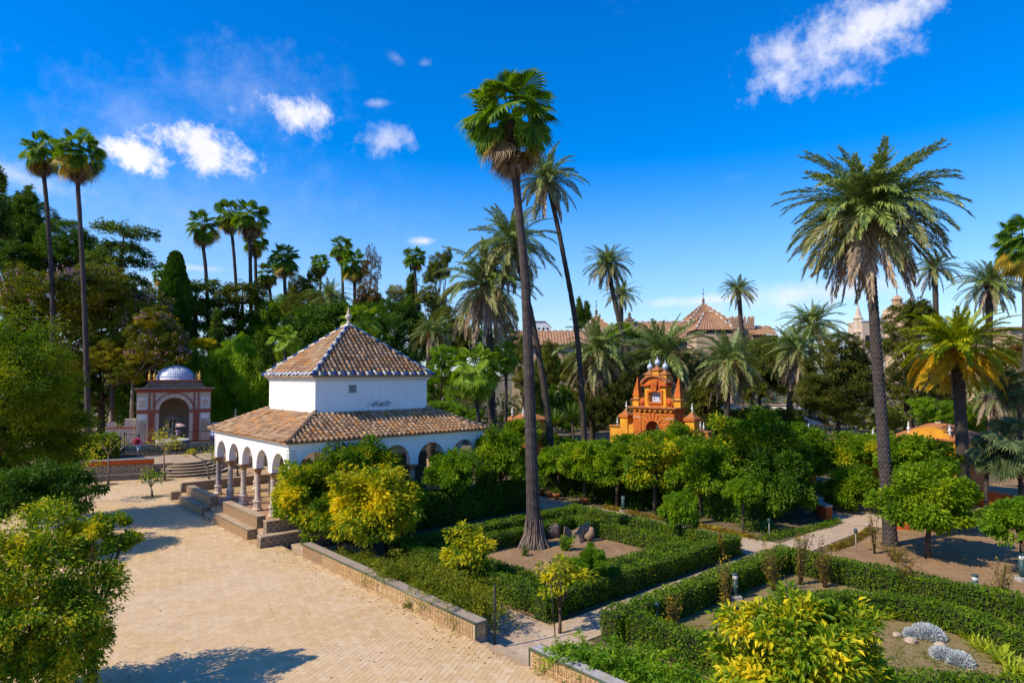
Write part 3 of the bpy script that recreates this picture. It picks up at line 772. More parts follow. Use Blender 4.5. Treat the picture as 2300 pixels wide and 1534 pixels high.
m = MB()
for o_, z0, z1 in ((.035, ZC - .03, ZC + .06), (.10, ZC + .06, ZC + .16), (.16, ZC + .16, ZT - .08)):
    m.box(DI - o_, LX - DI + o_, DI - o_, LY - DI + o_, z0, z1, M['white_cornice'], bev=.02)
m.build('cornice', pav)
vt = MB(); vx = DI + 2.05
vt.box(vx - .24, vx + .24, DI - .03, DI - .004, 6.25, 6.70, M['white_cornice']); vt.box(vx - .20, vx + .20, DI - .036, DI - .029, 6.285, 6.665, M['dark'])
vt = vt.build('vent', pav)
for k in range(8):
    mm = MB(); z = 6.30 + k * .045
    mm.add([(vx - .195, DI - .06, z), (vx + .195, DI - .06, z), (vx + .195, DI - .038, z + .035), (vx - .195, DI - .038, z + .035)], [(0, 1, 2, 3)], M['concrete']); mm.build('louvre', vt)
# damp stain low on the shaded wall
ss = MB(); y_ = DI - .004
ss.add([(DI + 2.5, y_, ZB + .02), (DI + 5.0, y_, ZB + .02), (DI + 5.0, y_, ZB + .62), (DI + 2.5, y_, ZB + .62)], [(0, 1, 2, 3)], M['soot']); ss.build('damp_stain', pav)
fi = MB()
fi.lathe([(.17, 0), (.17, .10), (.12, .14), (.10, .26), (.13, .30), (.10, .33), (.055, .38), (.055, .44), (.155, .52), (.20, .62), (.165, .72), (.09, .78), (.075, .82), (.10, .86), (.055, .94), (.025, 1.12), (.004, 1.22)], M['marble'], 14)
fi.build('finial', pav, loc=(cxp, cyp, ZAP - .04))

# ------------------------------------------------------------------ tiled benches round the pavilion platform
def bench(label, u0, u1, v0, facing='-v', seat_d=.40, back_d=.40, h=.95, sh=.43, grp='tiled benches round the pavilion platform', extra=None):
    t = thing('tiled_bench', label, 'bench', uvz(u0, v0, 0), A1, grp)
    L = u1 - u0
    if facing == '-v': bx = lambda a0, a1, b0, b1, z0, z1, mt, **k: (a0, a1, b0, b1, z0, z1, mt, k)
    m = MB(); m.box(0, seat_d + .01, .0, L, -.02, sh - .04, M['az_brown']); m.build('seat_front', t)
    m = MB(); m.box(-.015, seat_d + .005, -.012, L + .012, sh - .039, sh, M['stone'], bev=.012); m.build('seat', t)
    m = MB(); m.box(seat_d + .012, seat_d + back_d, .01, L - .01, -.02, h - .05, M['az_brown']); m.build('backrest', t)
    m = MB(); m.box(seat_d - .003, seat_d + back_d + .012, -.006, L + .006, h - .049, h, M['stone'], bev=.015); m.build('coping', t)
    m = MB()
    for y0, y1 in ((-.006, .01), (L - .01, L + .006)):
        m.box(seat_d + .02, seat_d + back_d - .01, y0, y1, .06, h - .07, M['az_dark'])
        m.box(.03, seat_d - .02, y0, y1, .06, sh - .06, M['az_dark'])
    m.build('end_panel', t)
    m = MB(); m.tube([(-.012, 0, sh - .016), (-.012, L, sh - .016)], .02, M['az_green'], 6); m.tube([(seat_d - .0, 0, h - .02), (seat_d, L, h - .02)], .018, M['az_green'], 6); m.build('glazed_edge', t)
    return t
bench('brown tiled bench with high back, near one of the pair facing the plaza', 29.7, 34.3, 10.50)
bench('brown tiled bench with high back, far one of the pair facing the plaza', 36.3, 40.6, 10.50)
def cross_bench(label, u0, v0, v1, sgn, name='tiled_bench'):
    """runs along V; the seat faces -U (sgn -1) or +U"""
    t = thing(name, label, 'bench', uvz(u0, v0, 0), A1, 'tiled benches round the pavilion platform')
    L = v1 - v0
    s0, s1, b0, b1 = (0, .46, .46, .82) if sgn < 0 else (.36, .80, 0, .36)
    so = -.45 if sgn > 0 else 0
    m = MB(); m.box(so, L, s0, s1, -.02 if sgn > 0 else G, .42, M['az_dark']); m.build('seat_front', t)
    m = MB(); m.box(so - .012, L + .01, s0 - .012, s1 + .0, .421, .46, M['stone'], bev=.012); m.build('seat', t)
    m = MB(); m.box(.40 if sgn < 0 else 0, L - .01, b0 + .003, b1, -.02, .93, M['az_dark']); m.build('backrest', t)
    m = MB(); m.box(.38 if sgn < 0 else -.015, L, b0 - .012, b1 + .012, .931, .97, M['stone'], bev=.012); m.build('coping', t)
    m = MB(); m.tube([(0, s0 - .004, -.02), (0, s0 - .004, .42)] if sgn < 0 else [(0, b0 - .004, .1), (0, b0 - .004, .93)], .028, M['az_green'], 6); m.build('glazed_edge', t)
    return t
cross_bench('dark tiled bench at the near corner of the pavilion platform, half under the orange trees', 27.86, 10.42, 13.6, -1)
cross_bench('dark tiled bench and parapet along the far end of the pavilion floor', 41.72, 10.95, 21.5, 1)
sp_ = thing('platform_steps', 'pale stone steps up to the pavilion between the two tiled benches', 'steps', uvz(34.33, 10.62), A1)
for k in range(2):
    m = MB(); m.box(.0 + .36 * k, .74, 0.01, 1.94, -.02 + .19 * k, .19 * (k + 1), M['stone'], bev=.012); m.build('step', sp_)
sp_ = thing('corner_steps', 'low stone steps down to the garden beside the end of the dark tiled bench', 'steps', uvz(26.2, 11.3), A1)
for k in range(2):
    m = MB(); m.box(.36 + .4 * k, .755 + .4 * k, .1, 1.6, G, -.02 - .13 * k, M['stone'], bev=.012); m.build('step', sp_)
# ------------------------------------------------------------------ the far terrace, curved steps and domed garden pavilion
TZ = .85
sheet('upper_terrace', uvpoly([(55.6, 1.5), (52.2, 11.7), (52.9, 11.9), (52.9, 32), (95, 32), (95, -14), (58, -14)]), TZ, M['stone'], thick=1.2)
a_, b_ = uvz(55.9, .5), uvz(51.95, 11.75)
wl = thing('terrace_wall', 'low terrace wall with diamond lattice, a bench step and a red brick top at one end', 'wall', a_, math.atan2((b_ - a_).y, (b_ - a_).x))
LW = (b_ - a_).length
m = MB(); m.box(0, LW - .3, -.42, -.005, -.05, .40, M['darkstone'], bev=.02); m.build('bench_step', wl)
m = MB(); m.box(LW * .56, LW, 0, .32, -.05, .99, M['az_dark']); m.build('solid_panel', wl)
m = MB(); m.box(0, LW * .555, .02, .30, -.05, .46, M['darkstone']); m.box(0, LW * .555, .03, .29, .95, 1.02, M['stone']); m.build('wall_base', wl)
la = LW * .555; n = int(la / .30)
for k in range(-2, n + 2):
    for sg in (1, -1):
        x0 = k * .30; pts = []
        for tt in (0, 1):
            pts.append((x0 + sg * .25 * (tt * 2 - 1), .16 + .012 * sg, .46 + tt * .495))
        if min(p[0] for p in pts) < 0 or max(p[0] for p in pts) > la: continue
        m = MB(); m.tube(pts, .033, M['stone'], 5, smooth=False); m.build('lattice_bar', wl)
m = MB(); m.box(LW * .42, LW + .01, .02, .34, 1.0 if False else 1.022, 1.34, M['redorange']); m.box(LW * .42 - .03, LW + .04, -.01, .37, 1.341, 1.40, M['concrete']); m.build('brick_parapet', wl)
cs = thing('curved_steps', 'broad half round stone steps climbing to the terrace before the domed pavilion', 'steps', uvz(53.2, 14.35), A1)
for k in range(5):
    r = 2.75 - .40 * k; z0, z1 = -.05, .17 * (k + 1)
    poly = [(r * math.cos(math.pi + math.pi * i / 24), r * .95 * math.sin(math.pi + math.pi * i / 24)) for i in range(25)] + [(r, .3), (-r, .3)]
    m = MB(); m.prism(poly, z0, z1 - .035, M['darkstone'], axis='z')
    m.prism([(x * 1.012, y * 1.012) for x, y in poly[:25]] + [(r * 1.012, .29), (-r * 1.012, .29)], z1 - .034, z1 - (0 if k < 4 else .004), M['stone'], axis='z'); m.build('step', cs)
dc = at_depth(389.6, 1000, 62.0); dc.z = TZ
TROT = -.28      # this terrace is turned a little from the plaza
RT = Matrix.Rotation(TROT, 3, 'Z')
A3 = A1 + TROT
def terr(u, v, z): return dc + RT @ (uvz(u, v, z) - dc)
dm = thing('domed_pavilion', 'old red and cream pavilion with tall arch and a blue and white dome', 'pavilion', dc, A3)
Z0 = 0.0
zz = lambda cy: 9.76 - cy * .00876 - TZ
m = MB()
prof = arch_profile(-3.1, 3.1, [(0, 1.27, 1.2)], -.05, zz(665), 18)
m.archwall(prof, zz(470), 0, .7, M['dome_cream']); m.build('front_wall', dm)
m = MB()
m.box(-3.1, -2.5, .705, 5, -.05, zz(470), M['dome_cream']); m.box(2.5, 3.1, .705, 5, -.05, zz(470), M['dome_cream'])
m.archwall(arch_profile(-2.5, 2.5, [(-.45, .55, .001)], -.05, 1.95), zz(470), 4.4, 5, M['dome_cream']); m.build('inner_wall', dm)
m = MB(); m.box(-2.49, 2.49, .71, 4.39, zz(500), zz(475), M['dome_cream']); m.build('ceiling', dm)
m = MB()
for x0, x1 in ((-1.16, -1.02), (.12, .26)): m.box(x0, x1, 4.25, 4.39, 0, 2.0, M['white_cornice'])
m.prism([(-1.3, 2.01), (.4, 2.01), (-.45, 2.5)], 4.25, 4.39, M['white_cornice']); m.build('inner_door_frame', dm)
m = MB()
for s_ in (-1, 1):
    m.box(min(s_ * 1.62, s_ * 2.12), max(s_ * 1.62, s_ * 2.12), -.09, -.003, 0, zz(690), M['dome_red'])
    m.box(min(s_ * 1.62, s_ * 1.76), max(s_ * 1.62, s_ * 1.76), -.07, -.003, zz(650), zz(480), M['dome_red'])
    m.box(min(s_ * 2.0, s_ * 2.12), max(s_ * 2.0, s_ * 2.12), -.07, -.003, zz(650), zz(480), M['dome_red'])
m.build('red_pilaster', dm)
for x0, x1 in ((-3.13, -1.28), (1.28, 3.13)): m = MB(); m.box(x0, x1, -.11, -.003, zz(688), zz(655), M['dome_red']); m.build('impost_band', dm)
m = MB(); seg = 20
for k in range(seg):
    for r0, r1, y, mt in ((1.27, 1.60, -.06, 'dome_cream'), (1.60, 1.70, -.09, 'dome_red')):
        a0, a1 = math.pi * k / seg, math.pi * (k + 1) / seg; q = .96
        v = [(r * math.cos(a), yy, zz(660) + r * q * math.sin(a)) for yy in (y, -.003) for r, a in ((r0, a0), (r1, a0), (r1, a1), (r0, a1))]
        m.add(v, [(0, 1, 2, 3), (4, 5, 6, 7)[::-1], (0, 4, 5, 1), (1, 5, 6, 2), (2, 6, 7, 3), (3, 7, 4, 0)], M[mt])
m.build('archivolt', dm)
for s_ in (-1, 1):
    m = MB(); c = s_ * 2.62
    m.box(c - .36, c + .36, -.035, -.003, zz(640), zz(530), M['white_cornice']); m.box(c - .29, c + .29, -.05, -.034, zz(625), zz(545), M['dome_cream']); m.build('wall_panel', dm)
    m = MB(); m.box(c - .36, c + .36, -.035, -.003, zz(755), zz(695), M['white_cornice']); m.build('wall_panel', dm)
    m = MB(); pts = [(c - .30, zz(900)), (c + .30, zz(900))] + [(c + .30 * math.cos(math.pi * k / 10), zz(810) + .30 * math.sin(math.pi * k / 10)) for k in range(11)]
    m.prism(pts, -.03, -.003, M['stone']); m.build('niche', dm)
m = MB()
m.box(-3.2, 3.2, -.15, 5.1, zz(469), zz(450), M['dome_red']); m.box(-3.3, 3.35, -.28, 5.2, zz(449), zz(436), M['dome_red'], bev=.03); m.box(-3.4, 3.45, -.36, 5.25, zz(435), zz(424), M['darkstone'], bev=.03)
m.build('cornice', dm)
M['attic'] = plain('weathered_brown_attic_stone', (.24, .165, .12), (.13, .09, .07), 3.0, .9, (.36, .26, .20), .5, .03, 14)
m = MB(); m.box(-2.2, 2.2, .1, 4.6, zz(423), zz(352), M['attic']); m.box(-2.3, 2.3, .0, 4.7, zz(351), zz(338), M['dome_red'], bev=.02)
for s_ in (-1, 1):
    for k in range(10):
        a0, a1 = math.pi / 2 * k / 10, math.pi / 2 * (k + 1) / 10
        xa, xb = s_ * (2.2 + .95 * (1 - math.sin(a0))), s_ * (2.2 + .95 * (1 - math.sin(a1)))
        za, zb = zz(423) + .62 * (1 - math.cos(a0)), zz(423) + .62 * (1 - math.cos(a1))
        m.add([(xa, .0, za), (xb, .0, zb), (xb, .0, zz(423)), (xa, .0, zz(423)), (xa, .5, za), (xb, .5, zb), (xb, .5, zz(423)), (xa, .5, zz(423))], [(0, 1, 2, 3), (4, 5, 6, 7), (0, 1, 5, 4)], M['attic'])
m.build('attic', dm)
def dome_mat():
    mt, T = new_mat('blue_white_chequered_tiles')
    co = T.n('ShaderNodeTexCoord').outputs['Object']; s = T.n('ShaderNodeSeparateXYZ', ins={0: co})
    az = T.math('MULTIPLY', T.math('ARCTAN2', s.outputs[1], s.outputs[0]), 48 / math.pi / 2)
    el = T.math('MULTIPLY', T.math('ARCSINE', T.math('MINIMUM', T.math('DIVIDE', s.outputs[2], 1.42), .999)), 17 / math.pi * 2 / 2)
    fa = T.math('LESS_THAN', T.math('FRACT', T.math('ADD', az, 90)), .24); fe = T.math('LESS_THAN', T.math('FRACT', T.math('ADD', el, 9)), .24)
    k = T.math('MAXIMUM', fa, fe)
    w = T.rng(T.noise(co, 3, 4, .7), .35, .6)
    col = T.mix(T.math('MULTIPLY', k, T.math('ADD', w, .25, clamp=True)), (.66, .69, .72), (.05, .11, .33))
    col = T.mix(T.rng(T.noise(co, 2.2, 5, .75), .58, .70, 0, .8), col, (.10, .11, .16))
    p = T.n('ShaderNodeBsdfPrincipled', ins={'Base Color': col, 'Roughness': .35, 'Specular IOR Level': .45}); finish(T, p.outputs[0]); return mt
m = MB(); m.lathe([(1.74, 0), (1.74, .02)] + [(1.72 * math.cos(math.pi / 2 * k / 12), .02 + 1.42 * math.sin(math.pi / 2 * k / 12)) for k in range(12)] + [(.12, 1.44)], dome_mat(), 32)
m.build('dome', dm, loc=(0, 2.2, zz(338)))
m = MB()
for x, y in ((-.2, -.2), (.2, -.2), (.2, .2), (-.2, .2)): m.lathe([(.06, 0), (.06, .1), (.04, .15), (.04, .5), (.06, .55), (.06, .6)], M['gilt'], 8, c=(x, 2.2 + y, zz(338) + 1.38))
m.box(-.28, .28, 1.92, 2.48, zz(338) + 1.981, zz(338) + 2.06, M['gilt'])
m.lathe([(.14, 0), (.22, .12), (.12, .25), (.10, .4), (.16, .52), (.05, .66), (.01, .95)], M['urn_blue'], 10, c=(0, 2.2, zz(338) + 2.061)); m.build('lantern', dm)
for x, y in ((-2.1, .25), (-1.75, 1.2), (2.1, .25), (1.85, 1.4)):
    m = MB(); m.lathe([(.13, 0), (.13, .1), (.07, .16), (.16, .34), (.14, .46), (.06, .52), (.10, .60), (.03, .72), (.01, .92)], M['gilt'], 10, c=(x, y, zz(338))); m.build('finial', dm)
# side walls with pinnacles
sw = thing('stepped_wall', 'cream stepped garden wall running left from the domed pavilion, with stone pinnacles', 'wall', dc + RT @ VA * -3.15, A3)
m = MB(); m.box(-2.4, 0, .3, .75, -.05, 1.55, M['dome_cream']); m.box(-2.4, 0, .22, .83, 1.551, 1.66, M['dome_red'], bev=.02); m.box(-2.3, -1.6, .32, .73, 1.661, 2.15, M['dome_cream']); m.box(-.9, 0, .32, .73, 1.661, 2.4, M['dome_cream'], bev=.02); m.build('wall', sw)
m = MB(); m.lathe([(.16, 0), (.16, .12), (.07, .2), (.18, .45), (.05, .62), (.09, .72), (.01, 1.0)], M['stone'], 10, c=(-2.05, .52, 2.151)); m.build('pinnacle', sw)
sw = thing('garden_wall', 'cream garden wall running right from the domed pavilion behind the railing', 'wall', dc + RT @ VA * 3.15, A3)
m = MB(); m.box(0, 9, .3, .75, -.05, 1.75, M['dome_cream']); m.box(0, 9, .22, .83, 1.751, 1.85, M['concrete'], bev=.02); m.build('wall', sw)
for x in (2.2, 5.5):
    m = MB(); m.box(x - .22, x + .22, .3, .74, 1.851, 2.1, M['stone']); m.lathe([(.16, 0), (.2, .2), (.05, .5), (.12, .7), (.01, 1.1)], M['stone'], 10, c=(x, .52, 2.1)); m.build('pinnacle', sw)
# tank with railings and a fountain
tk = thing('water_tank', 'stone edged tank of dark water in front of the domed pavilion', 'pool', terr(57.9, 13.0, TZ), A3)
m = MB(); m.box(0, 9.0, 0, .25, 0, .16, M['darkstone']); m.box(0, 9.0, 6.6, 6.85, 0, .30, M['stone']); m.box(0, .25, .251, 6.599, 0, .18, M['darkstone']); m.box(8.75, 9.0, .251, 6.599, 0, .18, M['darkstone']); m.build('kerb', tk)
m = MB(); m.add([(.25, .25, .012), (8.75, .25, .012), (8.75, 6.6, .012), (.25, 6.6, .012)], [(0, 1, 2, 3)], M['water']); m.build('water', tk)
def railing(label, p0, p1, h=.95):
    d = p1 - p0; t = thing('iron_railing', label, 'railing', p0, math.atan2(d.y, d.x), 'iron railings round the tank'); L = d.length
    for z in (.12, h): 
        m = MB(); m.tube([(0, 0, z), (L, 0, z)], .028, M['iron'], 6); m.build('rail', t)
    n = int(L / .17); b = MB(); b.tube([(0, 0, 0), (0, 0, h)], .018, M['iron'], 5); me = b.mesh('baluster')
    for k in range(n + 1): put('baluster', me, t, (L * k / n, 0, 0))
    for k in range(3): 
        m = MB(); m.lathe([(.05, 0), (.05, h + .05), (.075, h + .1), (.02, h + .2)], M['iron'], 8, c=(L * k / 2, 0, 0)); m.build('post', t)
railing('iron railing along the near edge of the tank', terr(58.02, 13.0, TZ + .16), terr(58.02, 22.0, TZ + .16), .8)
railing('iron railing beyond the tank on a red base below the pavilion', terr(64.9, 13.2, TZ + .3), terr(64.9, 22.0, TZ + .3))
railing('dark iron railing on the left side of the tank beside the man', terr(57.9, 12.95, TZ + .02), terr(64.6, 12.95, TZ + .02), .9)
m = MB(); m.box(1.5, 9.6, 0, .2, 0, .42, M['dome_red']); tag(m.build('red_plinth', loc=terr(65.2, 13.0, TZ), rot=(0, 0, A3)), 'long low dull red plinth behind the far tank railing', 'low wall')
fc = terr(62.2, 17.1, TZ)
fo = thing('fountain', 'round stone fountain basin rising from the dark tank', 'fountain', fc, 0)
m = MB(); m.lathe([(.5, 0), (.4, .25), (.5, .35), (1.2, .40), (1.32, .50), (1.34, .82), (1.26, .86), (1.20, .80), (.2, .72)], M['concrete'], 24); m.build('basin', fo)
m = MB(); m.lathe([(.16, .7), (.16, 1.1), (.22, 1.16), (.18, 1.3)], M['darkstone'], 10); m.build('pedestal', fo)
sta = MB(); sta.lathe([(.13, 0), (.16, .25), (.12, .5), (.17, .75), (.14, .95), (.06, 1.02), (.10, 1.12), (.08, 1.24), (.02, 1.3)], M['statue'], 12, sy=.75); sta.tube([(.12, 0, .85), (.28, -.05, .7), (.24, -.12, .5)], [.05, .04, .03], M['statue'], 6); sta.tube([(-.12, 0, .85), (-.26, -.02, 1.0), (-.30, -.06, 1.25)], [.05, .04, .03], M['statue'], 6)
tag(sta.build('statue', loc=fc + Vector((0, 0, 1.3))), 'small dark bronze figure standing on the fountain basin in the tank', 'statue')

# ------------------------------------------------------------------ orange gate
gc = at_depth(1467.7, 980, 57.0); gc.z = G - .89
gt = thing('ornate_gate', 'ornate orange and yellow garden gate with obelisks, scrolls and white ball finials', 'gate', gc, A2)
gt.scale = (1.118,) * 3
gz = lambda cy: 9.31 - cy * .00518 - G
m = MB(); m.archwall(arch_profile(-1.85, 1.92, [(0, .67, .67)], -.05, gz(1235), 16), gz(965), 0, 1.2, M['orange']); m.build('gate_wall', gt)
m = MB()
for x0, x1 in ((-1.87, -1.12), (1.25, 1.94)):
    m.box(x0, x1, -.09, -.003, 0, gz(1068), M['orange']); m.box(x0, x1, -.09, -.003, gz(1060), gz(985), M['orange']); m.box(x0 - .02, x1 + .02, -.12, -.003, gz(1067), gz(1061), M['white_cornice'])
m.box(1.925, 1.99, .0, 1.2, 0, gz(985), M['orange'])
m.build('pilaster', gt)
for k, zc in enumerate((1250, 1205, 1160, 1112, 1070, 1020)):
    for s_ in (-1, 1):
        xo = 1.1; xi = .80 if k < 2 else (.78 - .02 * k if k < 4 else .55)
        x0, x1 = (-xo, -xi) if s_ < 0 else (xi + .02, xo + .12)
        mm = MB(); mm.box(x0, x1, -.06, -.003, gz(zc + 16), gz(zc - 14), M['orange'], bev=.0); mm.build('rusticated_block', gt); mm = MB(); mm.box(x0, x1, -.03, -.003, gz(zc - 14.5), gz(zc - 23), M['yellow']); mm.build('yellow_joint', gt)
for k in range(-2, 3):      # flaring voussoirs over the arch
    a = math.pi / 2 - k * .34; b = .13
    r0, r1 = .78, 1.42 - .10 * abs(k)
    cz = gz(1235); v = []
    for y in (-.075, -.003):
        for r, aa in ((r0, a + b), (r0, a - b), (r1, a - b * 1.05), (r1, a + b * 1.05)): v.append((r * math.cos(aa), y, cz + r * math.sin(aa)))
    m = MB(); m.add(v, [(0, 1, 2, 3), (4, 7, 6, 5), (0, 4, 5, 1), (1, 5, 6, 2), (2, 6, 7, 3), (3, 7, 4, 0)], M['orange']); m.build('voussoir', gt)
m = MB(); seg = 18
for k in range(seg):
    a0, a1 = math.pi * k / seg, math.pi * (k + 1) / seg; cz = gz(1235)
    v = [(r * math.cos(a), y, cz + r * math.sin(a)) for y in (-.10, -.003) for r, a in ((.66, a0), (.77, a0), (.77, a1), (.66, a1))]
    m.add(v, [(0, 1, 2, 3), (4, 7, 6, 5), (0, 4, 5, 1), (1, 5, 6, 2), (2, 6, 7, 3), (3, 7, 4, 0)], M['orange'])
m.build('archivolt', gt)
m = MB(); m.box(-1.9, 1.99, -.12, 1.28, gz(964), gz(945), M['orange']); m.box(-2.05, 2.14, -.26, 1.4, gz(944), gz(922), M['redorange'], bev=.04); m.box(-2.22, 2.3, -.36, 1.5, gz(921), gz(902), M['orange_roof'], bev=.04); m.build('cornice', gt)
for k in range(8):
    x = -1.7 + k * .48; m = MB(); m.box(x, x + .22, -.22, -.122, gz(968), gz(950), M['yellow']); m.build('dentil', gt)
zb = gz(901)
m = MB()
def frame(m, x0, x1, z0, z1, w, y0, y1, mat):
    m.box(x0, x0 + w, y0, y1, z0, z1, mat); m.box(x1 - w, x1, y0, y1, z0, z1, mat)
    m.box(x0 + w + .001, x1 - w - .001, y0, y1, z0, z0 + w, mat); m.box(x0 + w + .001, x1 - w - .001, y0, y1, z1 - w, z1, mat)
m.box(-1.0, -.56, .30, 1.0, zb, gz(600), M['yellow']); m.box(.56, 1.0, .30, 1.0, zb, gz(600), M['yellow']); m.box(-.559, .559, .62, 1.0, zb, gz(600), M['yellow']); m.box(-.559, .559, .30, .619, zb, gz(835), M['orange']); m.box(-.559, .559, .30, .619, gz(680), gz(600), M['orange'])
m.box(-1.02, 1.02, .28, 1.02, gz(599), gz(560), M['orange']); m.build('attic_wall', gt)
m = MB(); frame(m, -.72, .72, gz(860), gz(655), .16, .20, .299, M['orange']); m.build('plaque_frame', gt)
m = MB(); m.box(-.555, .555, .56, .618, gz(833), gz(682), M['urn_blue']); m.tube([(-.34, .545, gz(800)), (-.22, .545, gz(790)), (-.26, .545, gz(765)), (-.36, .545, gz(745)), (-.2, .545, gz(738)), (.2, .545, gz(738)), (.36, .545, gz(745)), (.26, .545, gz(765)), (.22, .545, gz(790)), (.34, .545, gz(800))], .025, M['dome_red'], 6); m.build('plaque', gt)
m = MB()
for s_ in (-1, 1): m.box(min(s_ * .45, s_ * 1.25), max(s_ * .45, s_ * 1.25), .08, .9, gz(592), gz(572), M['redorange'], bev=.02)
m.build('broken_cornice', gt)
m = MB(); seg = 16
for k in range(seg):
    a0, a1 = math.pi * (.1 + .8 * k / seg), math.pi * (.1 + .8 * (k + 1) / seg)
    fx = lambda a, r: (r * math.cos(a) / math.cos(math.pi * .1)); fz = lambda a, r: gz(572) + .60 * (math.sin(a) - math.sin(math.pi * .1)) / (1 - math.sin(math.pi * .1)) * 1.0 + (r - 1.1)
    v = [(fx(a, r), y, fz(a, r)) for y in (.02, 1.05) for r, a in ((1.12, a0), (1.25, a0), (1.25, a1), (1.12, a1))]
    m.add(v, [(0, 1, 2, 3), (4, 7, 6, 5), (0, 4, 5, 1), (1, 5, 6, 2), (2, 6, 7, 3), (3, 7, 4, 0)], M['orange_roof'])
m.build('curved_pediment', gt)
m = MB(); pts = [(-1.0, gz(571))] + [(-1.05 * math.cos(math.pi * k / 12), gz(571) + .56 * math.sin(math.pi * k / 12)) for k in range(13)] + [(1.0, gz(571))]
m.prism(pts, .22, 1.0, M['orange']); m.build('tympanum', gt)
for k in (-1, 0, 1):
    m = MB(); x0, x1 = k * .20 - .10, k * .20 + .10; xb = k * .13
    m.prism([(xb - .065, gz(672)), (xb + .065, gz(672)), (x1 + k * .05, gz(515)), (x0 + k * .05, gz(515))], .10, .219, M['orange']); m.build('keystone', gt)
for s_ in (-1, 1):      # scrolls beside the plaque
    pts = [(s_ * .74, zb), (s_ * 1.55, zb), (s_ * 1.60, zb + .2)]
    for k in range(9):
        a = math.pi * .1 + math.pi * 1.0 * k / 8; pts.append((s_ * (1.22 + .36 * math.cos(a)), zb + .36 + .30 * math.sin(a)))
    pts = [(s_ * .74, zb), (s_ * 1.45, zb)] + [(s_ * (1.25 + .34 * math.cos(-.8 + 2.6 * k / 8)), zb + .33 + .34 * math.sin(-.8 + 2.6 * k / 8)) for k in range(9)] + [(s_ * .98, zb + .75), (s_ * .86, zb + 1.0), (s_ * .74, zb + 1.15)]
    m = MB(); m.prism(pts if s_ > 0 else pts[::-1], .34, .62, M['orange'])
    m.lathe([(.24, 0), (.24, .05)], M['redorange'], 16); sp = m.v[-32:]
    m.v[-32:] = [(s_ * 1.25 + x, .33 - z, zb + .33 + y) for x, y, z in sp]
    m.build('scroll', gt)
    # pedestal and obelisk
    x = s_ * 1.95 + (.0 if s_ < 0 else .0)
    m = MB(); m.box(x - .30, x + .30, .35, .95, zb, gz(806), M['yellow']); m.box(x - .40, x + .40, .25, 1.05, gz(805), gz(785), M['orange_roof'], bev=.03); m.build('pedestal', gt)
    m = MB(); m.lathe([(.38, 0), (.34, .10), (.36, .16)], M['yellow'], 4, c=(x, .65, gz(784)), smooth=False, rot=math.pi / 4)
    m.lathe([(.42, .161), (.42, .24), (.015, 1.72)], M['orange'], 4, c=(x, .65, gz(784)), smooth=False, rot=math.pi / 4); m.build('obelisk', gt)
    # tall pedestal piers with caps on top
for x, w, z0, z1, fy in ((-.72, .28, 545, 425, .66), (.72, .28, 545, 425, .66), (0, .30, 470, 362, .66)):
    m = MB(); m.box(x - w, x + w, fy - w, fy + w, gz(z0), gz(z1), M['yellow']); m.box(x - w - .09, x + w + .09, fy - w - .09, fy + w + .09, gz(z1 - 1), gz(z1 - 16), M['orange_roof'], bev=.02)
    m.lathe([((w + .05) * 1.41, 0), ((w - .08) * 1.41, .10), (.16, .20), (.12, .26)], M['orange_roof'], 4, c=(x, fy, gz(z1 - 17)), smooth=False, rot=math.pi / 4); m.build('roof_pedestal', gt)
    m = MB(); m.lathe([(.10, 0), (.09, .05), (.16, .10), (.235, .24), (.235, .34), (.16, .46), (.06, .54), (.035, .62), (.004, .85)], M['urn_blue'], 14, c=(x, fy, gz(z1 - 17) + .25)); m.build('ball_finial', gt)
def urn_profile(s=1.): return [(.09 * s, 0), (.12 * s, .04 * s), (.05 * s, .12 * s), (.05 * s, .2 * s), (.13 * s, .32 * s), (.14 * s, .42 * s), (.06 * s, .54 * s), (.045 * s, .60 * s), (.09 * s, .68 * s), (.03 * s, .82 * s), (.005 * s, 1.0 * s)]
for s_ in (-1, 1):
    x = s_ * 3.1
    m = MB(); m.box(x - .38, x + .38, .25, 1.0, -.05, gz(1088), M['yellow']); m.box(x - .48, x + .48, .15, 1.1, gz(1087), gz(1045), M['orange'], bev=.03)
    m.lathe([(.62, 0), (.40, .12), (.20, .32), (.16, .42)], M['orange_roof'], 4, c=(x, .62, gz(1044)), smooth=False, rot=math.pi / 4); m.build('side_pier', gt)
    m = MB(); m.lathe(urn_profile(.72), M['urn'], 12, c=(x, .62, gz(1044) + .41)); m.build('urn', gt)
    pts = [(s_ * 1.9, -.05), (s_ * 2.73, -.05), (s_ * 2.73, gz(1195))] + [(s_ * (1.9 + .8 * (1 - math.sin(math.pi / 2 * k / 8)) ), gz(1195) + .85 * (1 - math.cos(math.pi / 2 * k / 8))) for k in range(1, 9)]
    m = MB(); m.prism(pts if s_ > 0 else pts[::-1], .35, .85, M['yellow']); m.build('curved_wing', gt)
    x0, x1 = (s_ * 3.48, s_ * 4.6); x0, x1 = min(x0, x1), max(x0, x1)
    m = MB(); m.box(x0, x1, .3, .9, -.05, gz(1240), M['yellow']); m.box(x0 - .03, x1 + .03, .2, 1.0, gz(1239), gz(1218), M['orange_roof'], bev=.03); m.build('side_wall', gt)
    x = s_ * 4.05
    m = MB(); m.lathe(urn_profile(.66), M['urn'], 12, c=(x, .6, gz(1217))); m.build('urn', gt)

